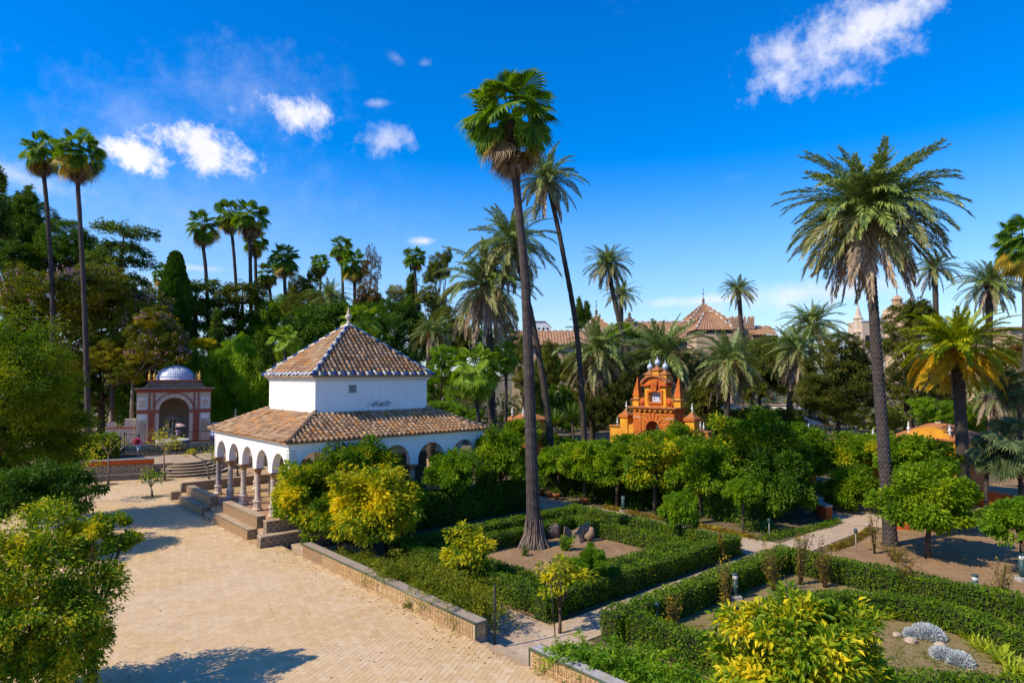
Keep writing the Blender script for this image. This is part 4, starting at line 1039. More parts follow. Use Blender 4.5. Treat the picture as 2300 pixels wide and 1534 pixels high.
# ------------------------------------------------------------------ orange kiosks, posts and walls
def kiosk(label, px, py_eave, Y, hw, hd, top_up, group=None, lunette=True):
    c = at_depth(px, py_eave, Y); h = c.z - G; b = Vector((c.x, c.y, G))
    t = thing('orange_kiosk', label, 'kiosk', b, A2, group)
    m = MB(); m.box(-hw, hw, 0, hd * 2, -.05, h, M['yellow'])
    for x in (-hw, hw - .3): m.box(x - .04 if x < 0 else x, x + .3 if x < 0 else x + .34, -.05, -.003, 0, h - .1, M['orange'])
    m.build('wall', t)
    m = MB(); m.box(hw + .003, hw + .05, .5, hd * 2 - .5, .0, h - .9, M['orange']); m.build('side_panel', t)
    m = MB(); m.box(-hw - .14, hw + .14, -.14, hd * 2 + .14, h + .001, h + .13, M['orange_roof'], bev=.04); m.build('cornice', t)
    m = MB(); z = h + .131
    m.add([(-hw - .1, -.1, z), (hw + .1, -.1, z), (hw + .1, hd * 2 + .1, z), (-hw - .1, hd * 2 + .1, z), (-hw * .25, hd * .75, z + top_up), (hw * .25, hd * .75, z + top_up), (hw * .25, hd * 1.25, z + top_up), (-hw * .25, hd * 1.25, z + top_up)], [(0, 1, 5, 4), (1, 2, 6, 5), (2, 3, 7, 6), (3, 0, 4, 7), (4, 5, 6, 7)], M['orange_roof']); m.build('roof', t)
    if lunette:
        m = MB(); pts = [(1.15 * math.cos(math.pi * k / 14), z + .62 * math.sin(math.pi * k / 14)) for k in range(15)]
        m.prism(pts, -.04, .9, M['yellow']); m.build('lunette', t)
    m = MB(); m.box(-.16, .16, hd - .16, hd + .16, z + top_up, z + top_up + .12, M['stone']); m.build('roof_block', t)
    for x, y in ((-hw * .55, -.0), (hw * .55, -.0)):
        m = MB(); m.box(x - .13, x + .13, y, y + .26, z, z + .22, M['orange_roof']); m.lathe(urn_profile(.75), M['urn'], 12, c=(x, y + .13, z + .22)); m.build('urn', t)
    return t
kiosk('low orange and yellow kiosk with white urns beside the golden green palm', 2085, 988, 40, 2.0, 2.0, .75)
kiosk('small orange roofed pavilion seen between trunks right of the white pavilion', 1160, 945, 51, 1.15, 1.15, .45, lunette=False)
def post(label, px, py_top, Y, s=1.0):
    c = at_depth(px, py_top, Y); h = c.z - G
    t = thing('orange_post', label, 'gate post', Vector((c.x, c.y, G)), A2, 'orange posts with white urns')
    m = MB(); m.box(-.28, .28, -.28, .28, -.05, h - .95, M['yellow']); m.box(-.36, .36, -.36, .36, h - .949, h - .82, M['orange_roof'], bev=.03); m.lathe([(.46, 0), (.26, .1), (.14, .2)], M['orange_roof'], 4, c=(0, 0, h - .819), smooth=False, rot=math.pi / 4); m.build('pillar', t)
    m = MB(); m.lathe(urn_profile(.62), M['urn'], 12, c=(0, 0, h - .62)); m.build('urn', t)
post('orange post with white urn above the orange trees, left of the date palm trunk', 1816, 950, 44)
post('post with white urn just left of the date palm trunk', 1961, 960, 43)
post('post with white urn close to the right side of the gate', 1573, 945, 54)
def orange_wall(label, p0, p1, Y0, Y1, top_px, mat='redorange'):
    a = at_depth(p0, top_px, Y0); b = at_depth(p1, top_px, Y1); d = b - a; d.z = 0
    t = thing('orange_wall', label, 'wall', Vector((a.x, a.y, G)), math.atan2(d.y, d.x)); h = a.z - G
    m = MB(); m.box(0, d.length, -.15, .15, -.05, h - .1, M[mat]); m.build('wall', t)
    m = MB(); m.box(-.04, d.length + .04, -.2, .2, h - .099, h, M['orange_roof'], bev=.02); m.build('coping', t)
orange_wall('orange wall glimpsed through the orange tree crowns right of the gate', 1590, 1715, 47.5, 44, 1022)
orange_wall('orange wall behind the terracotta pots near the big trunk', 1160, 1250, 54, 54, 1035)
orange_wall('red orange wall under the palms right of the kiosk', 2185, 2300, 38, 35, 1094)
t = thing('white_wall', 'long white garden wall in the distance among the palms', 'wall', at_depth(1560, 905, 74) * 1, 0)
t.location.z = G
e_ = at_depth(1800, 905, 70); d_ = e_ - t.location; t.rotation_euler.z = math.atan2(d_.y, d_.x)
m = MB(); m.box(0, 13, -.2, .2, -.05, 4.1, M['white_cornice']); m.box(-.1, 13.1, -.3, .3, 4.101, 4.22, M['stone']); m.build('wall', t)
# curved orange wall round the court
def curved_wall(label, cuv, r, a0, a1, h):
    t = thing('curved_wall', label, 'low wall', uvz(cuv[0], cuv[1], G), A1, 'curved low walls round the paved court')
    n = 22; m = MB(); mc = MB(); mi_ = MB()
    for k in range(n):
        b0, b1 = a0 + (a1 - a0) * k / n, a0 + (a1 - a0) * (k + 1) / n
        for mb_, r0, r1, z0, z1, mt in ((m, r + .02, r + .36, -.05, h - .1, 'redorange'), (mi_, r, r + .019, .0, h - .1, 'az_dark'), (mc, r - .04, r + .40, h - .099, h, 'concrete')):
            v = [(q * math.cos(a), q * math.sin(a), z) for z in (z0, z1) for q, a in ((r0, b0), (r1, b0), (r1, b1), (r0, b1))]
            mb_.add(v, [(0, 3, 2, 1), (4, 5, 6, 7), (0, 1, 5, 4), (2, 3, 7, 6)] + ([(3, 0, 4, 7)] if k == n - 1 else []) + ([(1, 2, 6, 5)] if True else []), M[mt])
    m.build('outer_wall', t); mi_.build('tiled_inner_face', t); mc.build('coping', t)
curved_wall('red orange curved wall on the left of the round paved court', (13.75, 37.2), 2.45, math.radians(35), math.radians(150), .72)
curved_wall('red orange curved wall partly hidden by the date palm trunk', (13.75, 37.2), 2.45, math.radians(215), math.radians(325), .72)

# ------------------------------------------------------------------ the palace on the skyline
def ribbed(mb, a, b, c, d, n, mat, amp=.10):
    """slope a-b (eave) to d-c (top), corrugated by rows of tiles"""
    a, b, c, d = map(Vector, (a, b, c, d)); nr = (b - a).cross(d - a).normalized()
    if nr.z < 0: nr = -nr
    E_ = [a.lerp(b, k / (2 * n)) + nr * (amp if k % 2 else 0) for k in range(2 * n + 1)]
    T_ = [d.lerp(c, k / (2 * n)) + nr * (amp if k % 2 else 0) for k in range(2 * n + 1)]
    mb.add(E_ + T_, [(k, k + 1, 2 * n + 2 + k, 2 * n + 1 + k) for k in range(2 * n)], mat)
def ridge_dots(t, lines, step=.55, w=.17):
    mb = MB()
    for p, q in lines:
        p, q = Vector(p), Vector(q); n = max(2, int((q - p).length / step))
        for k in range(n):
            c = p.lerp(q, (k + .5) / n); mt = M['tile_white'] if k % 2 else M['roof_far']
            l = (q - p).length / n * .5; d = (q - p).normalized() * l; s = Vector((-d.y, d.x, 0)); s = s.normalized() * w if s.length > 1e-6 else Vector((w, 0, 0))
            u = Vector((0, 0, w))
            mb.add([c - d - s, c + d - s, c + d + s, c - d + s, c - d + u, c + d + u], [(0, 1, 5, 4), (2, 3, 4, 5), (0, 4, 3), (1, 2, 5)], mt)
    mb.build('ridge_tiles', t, kind='stuff')
def spike(mb, c, h, mat):
    mb.lathe([(.28, 0), (.34, .15), (.2, .4), (.3, .7), (.2, 1.0), (.06, 1.15), (.05, h * .55), (.16, h * .6), (.05, h * .66), (.04, h * .8), (.10, h * .84), (.01, h)], mat, 8, c=c)
def gable_wing(label, x0, x1, Y, y_ridge, y_eave, depth=9, name='palace_wing'):
    a = at_depth(x0, y_eave, Y); b = at_depth(x1, y_eave, Y); zr = at_depth((x0 + x1) / 2, y_ridge, Y + depth / 2).z
    t = thing(name, label, 'palace', Vector((a.x, a.y, G))); L = b.x - a.x; ze = a.z - G; zr -= G
    m = MB(); m.box(0, L, .6, depth - .6, 0, ze - .05, M['palace_wall']); m.build('wall', t)
    m = MB(); ribbed(m, (-.3, 0, ze), (L + .3, 0, ze), (L + .3, depth / 2, zr), (-.3, depth / 2, zr), int(L / .5), M['roof_far']); ribbed(m, (L + .3, depth, ze), (-.3, depth, ze), (-.3, depth / 2, zr), (L + .3, depth / 2, zr), int(L / .5), M['roof_far'])
    m.box(-.25, L + .25, .05, .59, ze - .35, ze - .06, M['dark']); m.build('roof', t)  # near-black strip along the wall top below the eave
    ridge_dots(t, [((-.3, depth / 2, zr + .08), (L + .3, depth / 2, zr + .08))])
    return t, L, ze
t, L, ze = gable_wing('long tiled palace wing behind the leaning palms, pale wall below', 1150, 1432, 112, 744, 775)
gable_wing('tiled palace roof between the curving date palm and the hipped block', 1400, 1590, 116, 724, 768)
def hip_block(label, xl, xr, Y, y_eave, y_top, ridge=.0, depth=None, wall='palace_wall', spike_h=0, base=0., windows=0):
    a = at_depth(xl, y_eave, Y); b = at_depth(xr, y_eave, Y); L = b.x - a.x; D = depth or L
    zt = at_depth((xl + xr) / 2, y_top, Y + D / 2).z - G; ze = a.z - G
    t = thing('palace_block', label, 'palace', Vector((a.x, a.y, G))); o = L * .04
    m = MB(); m.box(o, L - o, o, D - o, base, ze - .1, M[wall]); m.box(o - .1, L - o + .1, o - .1, D - o + .1, ze - .5, ze - .15, M['dark'] if wall == 'palace_wall' else M['roof_far']); m.build('wall', t)  # near-black band round the wall top below the eave
    r = L * ridge / 2; T_ = [(L / 2 - r, D / 2, zt), (L / 2 + r, D / 2, zt)]
    E_ = [(0, 0, ze), (L, 0, ze), (L, D, ze), (0, D, ze)]
    m = MB(); n = int(L / .5)
    ribbed(m, E_[0], E_[1], T_[1], T_[0], n, M['roof_far']); ribbed(m, E_[1], E_[2], T_[1], T_[1], n, M['roof_far']); ribbed(m, E_[2], E_[3], T_[0], T_[1], n, M['roof_far']); ribbed(m, E_[3], E_[0], T_[0], T_[0], n, M['roof_far'])
    m.build('roof', t)
    up = lambda p: (p[0], p[1], p[2] + .1)
    ridge_dots(t, [(up(E_[0]), up(T_[0])), (up(E_[1]), up(T_[1])), (up(E_[2]), up(T_[1])), (up(E_[3]), up(T_[0]))] + ([(up(T_[0]), up(T_[1]))] if ridge else []))
    for k in range(windows):
        x = L * (k + .5) / windows; mm = MB(); mm.box(x - .6, x + .6, o - .06, o - .01, ze - 6.6, ze - 4.4, M['dark']); w = mm.build('window', t)
        mm = MB(); mm.box(x - .78, x - .6, o - .1, o - .01, ze - 6.7, ze - 4.3, M['palace_white']); mm.box(x + .6, x + .78, o - .1, o - .01, ze - 6.7, ze - 4.3, M['palace_white']); mm.build('frame', w)
    if spike_h:
        m = MB(); spike(m, (L / 2, D / 2, zt - .05), spike_h, M['darkstone']); m.build('finial', t)
    return t
hip_block('pyramid roof with white ridge tiles and a tall spike, left of the curving date palm', 1292, 1402, 118, 762, 708, 0, spike_h=3.0)
hip_block('hip roofed palace block with a bare pinkish wall, left of the brick tower', 1562, 1650, 108, 741, 702, .25, windows=2)
hip_block('small square palace roof with the tallest spike, behind the hipped block', 1548, 1640, 128, 720, 682, 0, spike_h=3.4)
t = thing('chimney', 'square stone chimney with a ball top on the palace ridge', 'chimney', at_depth(1414, 730, 120))
m = MB(); m.box(-.7, .7, -.7, .7, -3, .9, M['tower_brick']); m.box(-.85, .85, -.85, .85, .901, 1.1, M['stone']); m.lathe([(.6, 0), (.2, .5), (.35, .8), (.05, 1.3)], M['darkstone'], 8, c=(0, 0, 1.1)); m.build('stack', t)
def crenel_tower(label, xl, xr, Y, y_top, n=4):
    a = at_depth(xl, y_top, Y); b = at_depth(xr, y_top, Y); L = b.x - a.x
    t = thing('brick_tower', label, 'tower', Vector((a.x, a.y, G))); h = a.z - G
    m = MB(); m.box(0, L, 0, L, 0, h - 1.3, M['tower_brick']); m.box(-.1, L + .1, -.1, L + .1, h - 2.4, h - 2.2, M['tower_brick']); m.build('shaft', t)
    for i in range(n):
        for j in range(n):
            if i not in (0, n - 1) and j not in (0, n - 1): continue
            w = L / (n * 2 - 1); x, y = i * 2 * w, j * 2 * w
            mm = MB(); mm.box(x, x + w, y, y + w, h - 1.301, h - .35, M['tower_brick']); mm.lathe([(w * .75, 0), (.02, .35)], M['tower_brick'], 4, c=(x + w / 2, y + w / 2, h - .35), smooth=False, rot=math.pi / 4); mm.build('merlon', t)
crenel_tower('crenellated brick tower behind the slim date palm', 1662, 1694, 118, 709)
crenel_tower('lower crenellated brick wall end left of the brick tower', 1643, 1660, 116, 709, 2)
gable_wing('low tiled roof right of the brick tower', 1694, 1745, 116, 734, 752, 7)
t = thing('white_house', 'small white house with dark windows on the skyline behind the tallest palm trunk', 'house', at_depth(1196, 748, 135)); L = (1237 - 1196) / FPX * 135
m = MB(); m.box(0, L, 0, 5, -9, 1.2, M['palace_white']); m.prism([(0, 1.201), (L, 1.201), (L * .68, 2.3), (L * .12, 2.3)], 0, 5, M['palace_white']); m.build('wall', t)
m = MB(); m.prism([(-.3, 1.2), (L * .1, 2.45), (L * .7, 2.45), (L + .2, 1.15), (L * .69, 2.33), (L * .11, 2.33)], -.15, 5.1, M['roof_far']); m.build('roof', t)
for x in (.35, .6, .82):
    m = MB(); m.box(L * x - .18, L * x + .18, -.05, -.01, .2, 1.1, M['dark']); m.build('window', t)
t = thing('stone_pinnacle', 'pale stone pinnacle of a church beside the date palm trunk', 'church pinnacle', at_depth(1930, 790, 190))
m = MB(); m.box(-1.0, 1.0, -1, 1, -14, 5.5, M['dome_cream']); m.lathe([(1.6, 5.5), (1.6, 6.0), (1.2, 6.3), (1.2, 9.2), (1.5, 9.6), (.9, 10.3), (.05, 14)], M['dome_cream'], 8, smooth=False); m.build('pinnacle', t)
t = thing('church_wall', 'bright cream church wall with a dark opening, right of the pinnacle', 'church', at_depth(1936, 722, 188)); m = MB(); m.box(0, 6.5, 0, 8, -22, 0, M['dome_cream']); m.box(-.2, 6.7, -.2, 8.2, 0.001, .4, M['palace_white']); m.build('wall', t)
for k in range(2):
    m = MB(); m.box(.8 + 2.6 * k, 2.0 + 2.6 * k, -.08, -.01, -7.5, -4, M['dark']); m.build('window', t)
t = thing('church_dome', 'distant church dome with lantern and iron cross behind the leafy tree', 'church dome', at_depth(2017, 735, 210))
m = MB(); m.lathe([(6.5, -18), (6.5, 0), (5.6, .2), (5.6, 2.6), (6.0, 2.8), (4.6, 3.0), (4.2, 5.2), (2.6, 6.8), (1.6, 7.2)], M['palace_wall'], 16, smooth=False); m.build('dome', t)
m = MB(); m.lathe([(1.5, 7.0), (1.5, 8.6), (1.9, 8.8), (.8, 9.8), (.3, 10.2), (.1, 10.4)], M['tower_brick'], 8, smooth=False); m.build('lantern', t)
m = MB(); m.box(-.09, .09, -.09, .09, 10.3, 14.0, M['iron']); m.box(-.95, .95, -.09, .09, 12.6, 12.8, M['iron']); m.build('cross', t)
t = thing('palace_block', 'pale building with an orange strip, cut by the right edge behind the palms', 'building', at_depth(2270, 775, 80)); m = MB(); m.box(0, 12, 0, 8, -9, 2.0, M['palace_wall']); m.box(-.15, 12, -.15, -.01, -1.2, -.1, M['redorange']); m.box(-.3, 12.3, -.3, 8.3, 2.001, 2.2, M['roof_far']); m.build('wall', t)
# ------------------------------------------------------------------ leaves
def unit(a): return a / np.maximum(np.linalg.norm(a, axis=-1, keepdims=True), 1e-9)
def rand_dir(n):
    return unit(RNG.normal(size=(n, 3)))
def leaf_quads(P, D, N, L, W, curl=.18):
    """one bent diamond per leaf"""
    D = unit(D); S = unit(np.cross(D, N)); N = np.cross(S, D)
    L = np.broadcast_to(L, (len(P),))[:, None]; W = np.broadcast_to(W, (len(P),))[:, None]
    mid = P + D * L * .48 + N * L * curl * .4
    V = np.stack([P, mid + S * W * .5, P + D * L - N * L * curl, mid - S * W * .5], 1).reshape(-1, 3)
    F = np.arange(len(P) * 4).reshape(-1, 4)
    return V, F
def leaf_mesh(name, P, D, N, L, W, mat, curl=.18):
    V, F = leaf_quads(P, D, N, L, W, curl)
    return np_mesh(name, V, F, mat)
def clump_points(cent, rad, per, flat=1.0, shell=.55):
    """leaf positions and outward directions round clump centres"""
    n = len(cent) * per
    d = rand_dir(n); d[:, 2] = d[:, 2] * flat
    r = RNG.uniform(shell, 1.0, n)[:, None]
    c = np.repeat(cent, per, 0); rr = np.repeat(np.broadcast_to(rad, (len(cent),)), per)[:, None]
    return c + d * r * rr, d
def crown_centres(n, R, low=-.55, core=.25, lump=.12):
    d = rand_dir(n * 3); d = d[d[:, 2] > low][:n]
    k = len(d)
    r = RNG.uniform(.72, 1.0, k); inner = RNG.random(k) < core; r[inner] = RNG.uniform(.25, .7, inner.sum())
    r *= 1 + lump * np.sin(d[:, 0] * 5 + 1.3) * np.cos(d[:, 1] * 4 + d[:, 2] * 5)
    return d * r[:, None] * np.array(R)
def citrus_crown(name, R, nclump, per, cr, leaf, mat, low=-.55, core=.22):
    c = crown_centres(nclump, R, low, core, .30)
    P, D = clump_points(c, RNG.uniform(.6, 1.25, len(c)) * cr, per, .8, .35)
    out = unit(P / np.array(R))
    Dd = unit(D * .8 + out * .9 + RNG.normal(0, .45, P.shape) + np.array([0, 0, -.25]))
    N = unit(out * .9 + np.array([0, 0, .9]) + RNG.normal(0, .5, P.shape))
    L = leaf * RNG.uniform(.7, 1.25, len(P))
    return leaf_mesh(name, P, Dd, N, L, L * .46, mat), c
def limb_mesh(base, tips, r0, mat, split=.45):
    mb = MB()
    fork = Vector((random.uniform(-.05, .05), random.uniform(-.05, .05), base))
    mb.tube([(0, 0, -.1), (random.uniform(-.03, .03), random.uniform(-.03, .03), base * .5), fork], [r0 * 1.25, r0, r0 * .9], mat, 9, wob=.15)
    for t in tips:
        t = Vector(t); m1 = fork.lerp(t, .4) + Vector((random.uniform(-.1, .1), random.uniform(-.1, .1), random.uniform(.02, .2))) * t.length * .25
        mb.tube([fork, m1, t], [r0 * .55, r0 * .38, r0 * .12], mat, 6, wob=.2)
    return mb.mesh('trunk')
# unit citrus crowns: crown radius 1, crown centre 1.55 above the ground
CV = {}
for key, mat in (('o', 'leaf_orange'), ('y', 'leaf_yellow'), ('h', 'leaf_half'), ('f', 'leaf_fresh'), ('d', 'leaf_dark')):
    CV[key] = []
    for v in range(3 if key in 'oyh' else 2):
        me, c = citrus_crown('crown', (1, 1, .86), 95, 150, .27, .125, M[mat], -.6, .3)
        tr = limb_mesh(.95, [tuple(x * .8 + np.array([0, 0, 1.55])) for x in c[:9]], .075, M['bark_tree'])
        CV[key].append((me, tr))
CV['s'] = []      # sparse young crowns with the branches showing
for v in range(3):
    me, c = citrus_crown('crown', (1, 1, .9), 34, 46, .30, .19, M['leaf_yellow'], -.5, .3)
    CV['s'].append((me, limb_mesh(.75, [tuple(x * .85 + np.array([0, 0, 1.55])) for x in c[:14]], .075, M['bark_tree'])))
def citrus(label, px, py, rpx, Y, key, base_z=G, group=None, tall=None, base_px=None, name='orange_tree', cat='tree', squash=1.0, pick=None):
    cen = at_depth(px, py, Y); r = rpx * Y / FPX * .87
    v = random.randrange(len(CV[key])) if pick is None else pick
    me, tr = CV[key][v]
    b = Vector((cen.x, cen.y, base_z))
    if base_px: b = on_ground(*base_px, base_z); 
    rz = random.uniform(0, 6.28)
    t = thing(name, label, cat, b, 0, group)
    zc = cen.z - base_z
    put('crown', me, t, Vector((cen.x - b.x, cen.y - b.y, zc)), (0, 0, rz), (r, r, r * squash))
    s = zc / 1.55
    o = put('trunk', tr, t, (0, 0, 0), (0, 0, rz), (r * .85, r * .85, s))
    if base_px: # lean towards the crown
        o.rotation_euler = (0, 0, 0); o.scale = (r * .8, r * .8, s)
        sh = Matrix.Identity(4); o.matrix_local = Matrix(((o.scale.x, 0, (cen.x - b.x) / 1.55, 0), (0, o.scale.y, (cen.y - b.y) / 1.55, 0), (0, 0, s, 0), (0, 0, 0, 1)))
    return t
ROW = 'orange trees massed in front of the orange gate'
NEARP = 'orange trees beside the white pavilion'
# beside the pavilion, above the tiled wall
citrus('big orange tree with yellow patches hiding the near corner of the pavilion', 705, 1110, 92, 29.6, 'h', group=NEARP, pick=0)
citrus('orange tree with yellow tips covering the middle of the shaded arcade', 812, 1065, 88, 31.0, 'h', group=NEARP, pick=1)
citrus('yellow crowned orange tree with a forked trunk behind the long tiled wall', 838, 1142, 102, 27.3, 'y', base_px=(868, 1236), group=NEARP, pick=0)
citrus('leafy tree of half yellow foliage between the two largest yellow trees', 760, 1160, 75, 28.6, 'h', group=NEARP, pick=2)
citrus('fresh green orange tree in front of the second arch from the right end', 1014, 1062, 62, 34.2, 'f', group=NEARP)
citrus('dense green orange tree standing off the right end of the pavilion', 1128, 1035, 66, 36.5, 'o', group=NEARP, squash=1.15)
citrus('dark orange tree just behind the right end tree of the pavilion', 1168, 978, 46, 42, 'o', group=NEARP)
citrus('small shaded tree under the arcade wall', 915, 1120, 45, 31.5, 'o', group=NEARP)
# small yellow trees by the square bed
citrus('small yellow citrus tree behind the fern on the long wall', 1055, 1238, 66, 23.6, 's', base_px=(1092, 1322), pick=1, squash=1.05)
citrus('little yellow citrus tree on a thin trunk at the front corner of the square hedge', 1262, 1300, 60, 19.9, 's', base_px=(1257, 1422), pick=2, squash=.95)
citrus('bushy green shrub inside the front corner of the square hedge', 1325, 1262, 40, 22.6, 'f', name='shrub', cat='shrub')
citrus('small bright orange tree trained over the far right corner of the square bed', 1527, 1150, 43, 29.5, 'f', squash=1.25, name='trained_tree')
# row along the far path
for lab, px, py, r, Y, k, sq in [
    ('yellow green orange tree beside the big trunk, above the terracotta pots', 1252, 1030, 48, 41, 'f', 1), ('rounded orange tree second from the big trunk in the front row', 1312, 1035, 55, 38.5, 'o', 1.05),
    ('orange tree with thin bare trunk behind the bollard lamp', 1385, 1045, 57, 37, 'o', 1), ('wide orange tree with pale leaves, the largest of the front row', 1470, 1040, 76, 36, 'h', .95),
    ('orange tree left of the dark weeping tree in the front row', 1572, 1058, 74, 35, 'o', 1), ('small orange tree on a slender trunk by the path corner', 1668, 1100, 40, 31.6, 'f', .9),
    ('tall orange tree with yellowish crown left of the path', 1692, 1000, 92, 38, 'h', .95), ('dark dense tree at the left edge of the path to the round court', 1752, 1088, 72, 34.5, 'd', 1.25),
    ('low tree with dark foliage between two rows of orange trees', 1610, 1100, 62, 36.5, 'd', 1.0),
    ('orange tree crown directly below the gate arch', 1448, 985, 60, 43, 'h', .8), ('orange tree crown below the left pier of the gate', 1345, 995, 58, 44, 'o', .9),
    ('orange tree crown below the right pier of the gate', 1548, 985, 58, 43, 'o', .9), ('orange tree behind the row at its left end', 1285, 985, 46, 47, 'f', .9),
    ('orange tree crown right of the gate with light tips', 1625, 990, 58, 45, 'h', .85), ('yellow green orange tree in the back row near the white tipped posts', 1722, 958, 62, 46, 'h', .8),
    ('orange tree crown with the orange post behind it', 1815, 1010, 60, 43, 'o', 1), ('yellow green orange tree behind the curved orange wall', 1880, 1030, 62, 42, 'h', 1),
    ('dark orange tree overhanging the round court', 1915, 1095, 55, 36.5, 'o', 1.0), ('orange tree left of the big date palm trunk, back row', 1942, 1010, 55, 41, 'o', .9),
    ('big round orange tree right of the date palm trunk on a bare stem', 2082, 1120, 92, 27.3, 'o', .92), ('dark orange tree in front of the orange kiosk', 2058, 1030, 76, 33, 'o', .9),
    ('orange tree at the right of the kiosk front', 2128, 1110, 48, 31, 'o', 1), ('green orange tree cut by the right edge of the picture', 2290, 1165, 74, 24.8, 'f', .85),
    ('orange tree crown against the kiosk roof', 1992, 1003, 40, 39, 'h', .9), ('low orange tree at the far left end of the row', 1232, 960, 34, 52, 'o', .9),
    ('green orange tree between the pale leaved one and the dark low tree', 1520, 1000, 56, 40, 'o', 1), ('orange tree merging with the tall yellowish crown on its left', 1660, 1040, 62, 39.5, 'h', 1),
    ('orange tree behind the dark dense tree at the path', 1770, 1010, 62, 41, 'o', 1), ('orange tree filling the gap behind the bollard lamp', 1412, 1012, 52, 41, 'o', 1), ('orange tree between the second and third of the front row', 1348, 1020, 46, 41, 'f', 1)]:
    citrus(lab, px, py + (32 if py < 1000 else 8), r * (.92 if py < 1000 else 1.08), Y, k, group=ROW, squash=sq)
# the foreground tree at lower right: larger leaves one can pick out
def big_leaf_tree(label, px, py, rx, ry, Y, matn, nclump, per, leaf, base_z, nparts, tips=8, low=-.5, group=None):
    cen = at_depth(px, py, Y); R = np.array([rx * Y / FPX, rx * Y / FPX * .9, ry * Y / FPX])
    c = crown_centres(nclump, R, low, .22, .2)
    rad = RNG.uniform(.7, 1.3, len(c)) * R.mean() * .20
    P, D = clump_points(c, rad, per, .8, .2)
    out = unit(P / R)
    Dd = unit(D * .9 + out * .7 + RNG.normal(0, .5, P.shape) + np.array([0, 0, -.35]))
    N = unit(out * .9 + np.array([0, 0, 1.]) + RNG.normal(0, .45, P.shape))
    L = leaf * RNG.uniform(.65, 1.25, len(P))
    t = thing('citrus_tree', label, 'tree', Vector((cen.x, cen.y, base_z)), 0, group)
    off = np.array([0, 0, cen.z - base_z])
    # the leaves nearest the camera as parts
    order = np.argsort((P + np.array(cen)) @ np.array([cen.x, cen.y, 0]) / cen.length)
    order = np.concatenate([order[:0], order]); rest = order[nparts:]
    front = order[:nparts]
    V, F = leaf_quads(np.zeros((1, 3)), np.array([[1., 0, 0]]), np.array([[0, 0, 1.]]), 1., .45)
    # a leaf with a folded midrib
    V = np.array([(0, 0, 0), (.35, .20, .05), (.72, .16, .03), (1, 0, -.14), (.72, -.16, .03), (.35, -.20, .05), (.35, 0, .0), (.72, 0, -.03)])
    F = [(0, 6, 1), (1, 6, 7, 2), (2, 7, 3), (0, 5, 6), (6, 5, 4, 7), (7, 4, 3)]
    me = bpy.data.meshes.new('leaf'); me.from_pydata(V.tolist(), [], F); me.materials.append(M[matn])
    for i in front:
        d = Vector(Dd[i]).normalized(); s = d.cross(Vector(N[i])).normalized(); n = s.cross(d)
        m4 = Matrix.Translation(Vector(P[i] + off)) @ Matrix((d, s, n)).transposed().to_4x4() @ Matrix.Scale(L[i], 4)
        o = put('leaf', me, t); o.matrix_local = m4
    me2 = leaf_mesh('crown', P[rest] + off, Dd[rest], N[rest], L[rest], L[rest] * .45, M[matn])
    put('crown', me2, t, kind='stuff')
    tr = limb_mesh(max(.5, (cen.z - base_z) * .45), [tuple(x * .85 + off) for x in c[:tips]], .09, M['bark_tree'])
    put('trunk', tr, t)
    return t
big_leaf_tree('large yellow tipped citrus tree filling the lower right foreground', 1800, 1520, 185, 165, 11.5, 'leaf_half', 150, 110, .15, G, 280, 10)
big_leaf_tree('large citrus tree with yellow green leaves at the lower left corner', 60, 1362, 182, 195, 14.5, 'leaf_half', 230, 170, .11, -.02, 0, 10, low=-.95, group=None)
big_leaf_tree('leafy branch end of the left corner citrus reaching out over the bricks', 215, 1215, 78, 58, 15.2, 'leaf_half', 45, 120, .10, -.02, 0, 5)
for lab, px, py, rx, ry, Y, mt, nc in [
    ('tall feathery tree with yellow green foliage at the left edge of the plaza', 0, 855, 135, 140, 31, 'leaf_jac', 190), ('broad feathery tree below it, right of the left edge', 78, 995, 98, 120, 32.5, 'leaf_jac', 170),
    ('low dark leaved tree between the left edge trees and the corner citrus', 80, 1105, 120, 60, 27, 'leaf_dark', 110)]:
    cen = at_depth(px, py, Y); R = np.array([rx * Y / FPX, rx * Y / FPX, ry * Y / FPX])
    c = crown_centres(nc, R, -.75, .3, .2)
    P, D = clump_points(c, RNG.uniform(.6, 1.3, len(c)) * R.mean() * .26, 210, .6, .2)
    L = RNG.uniform(.10, .19, len(P))
    t = thing('feathery_tree', lab, 'tree', Vector((cen.x, cen.y, 0)))
    put('crown', leaf_mesh('crown', P + np.array([0, 0, cen.z]), D + np.array([0, 0, -.25]) + RNG.normal(0, .4, P.shape), rand_dir(len(P)) + np.array([0, 0, 1.2]), L, L * .42, M[mt]), t)
    put('trunk', limb_mesh(cen.z * .5, [tuple(x * .8 + np.array([0, 0, cen.z])) for x in c[:9]], .16, M['bark_tree']), t)

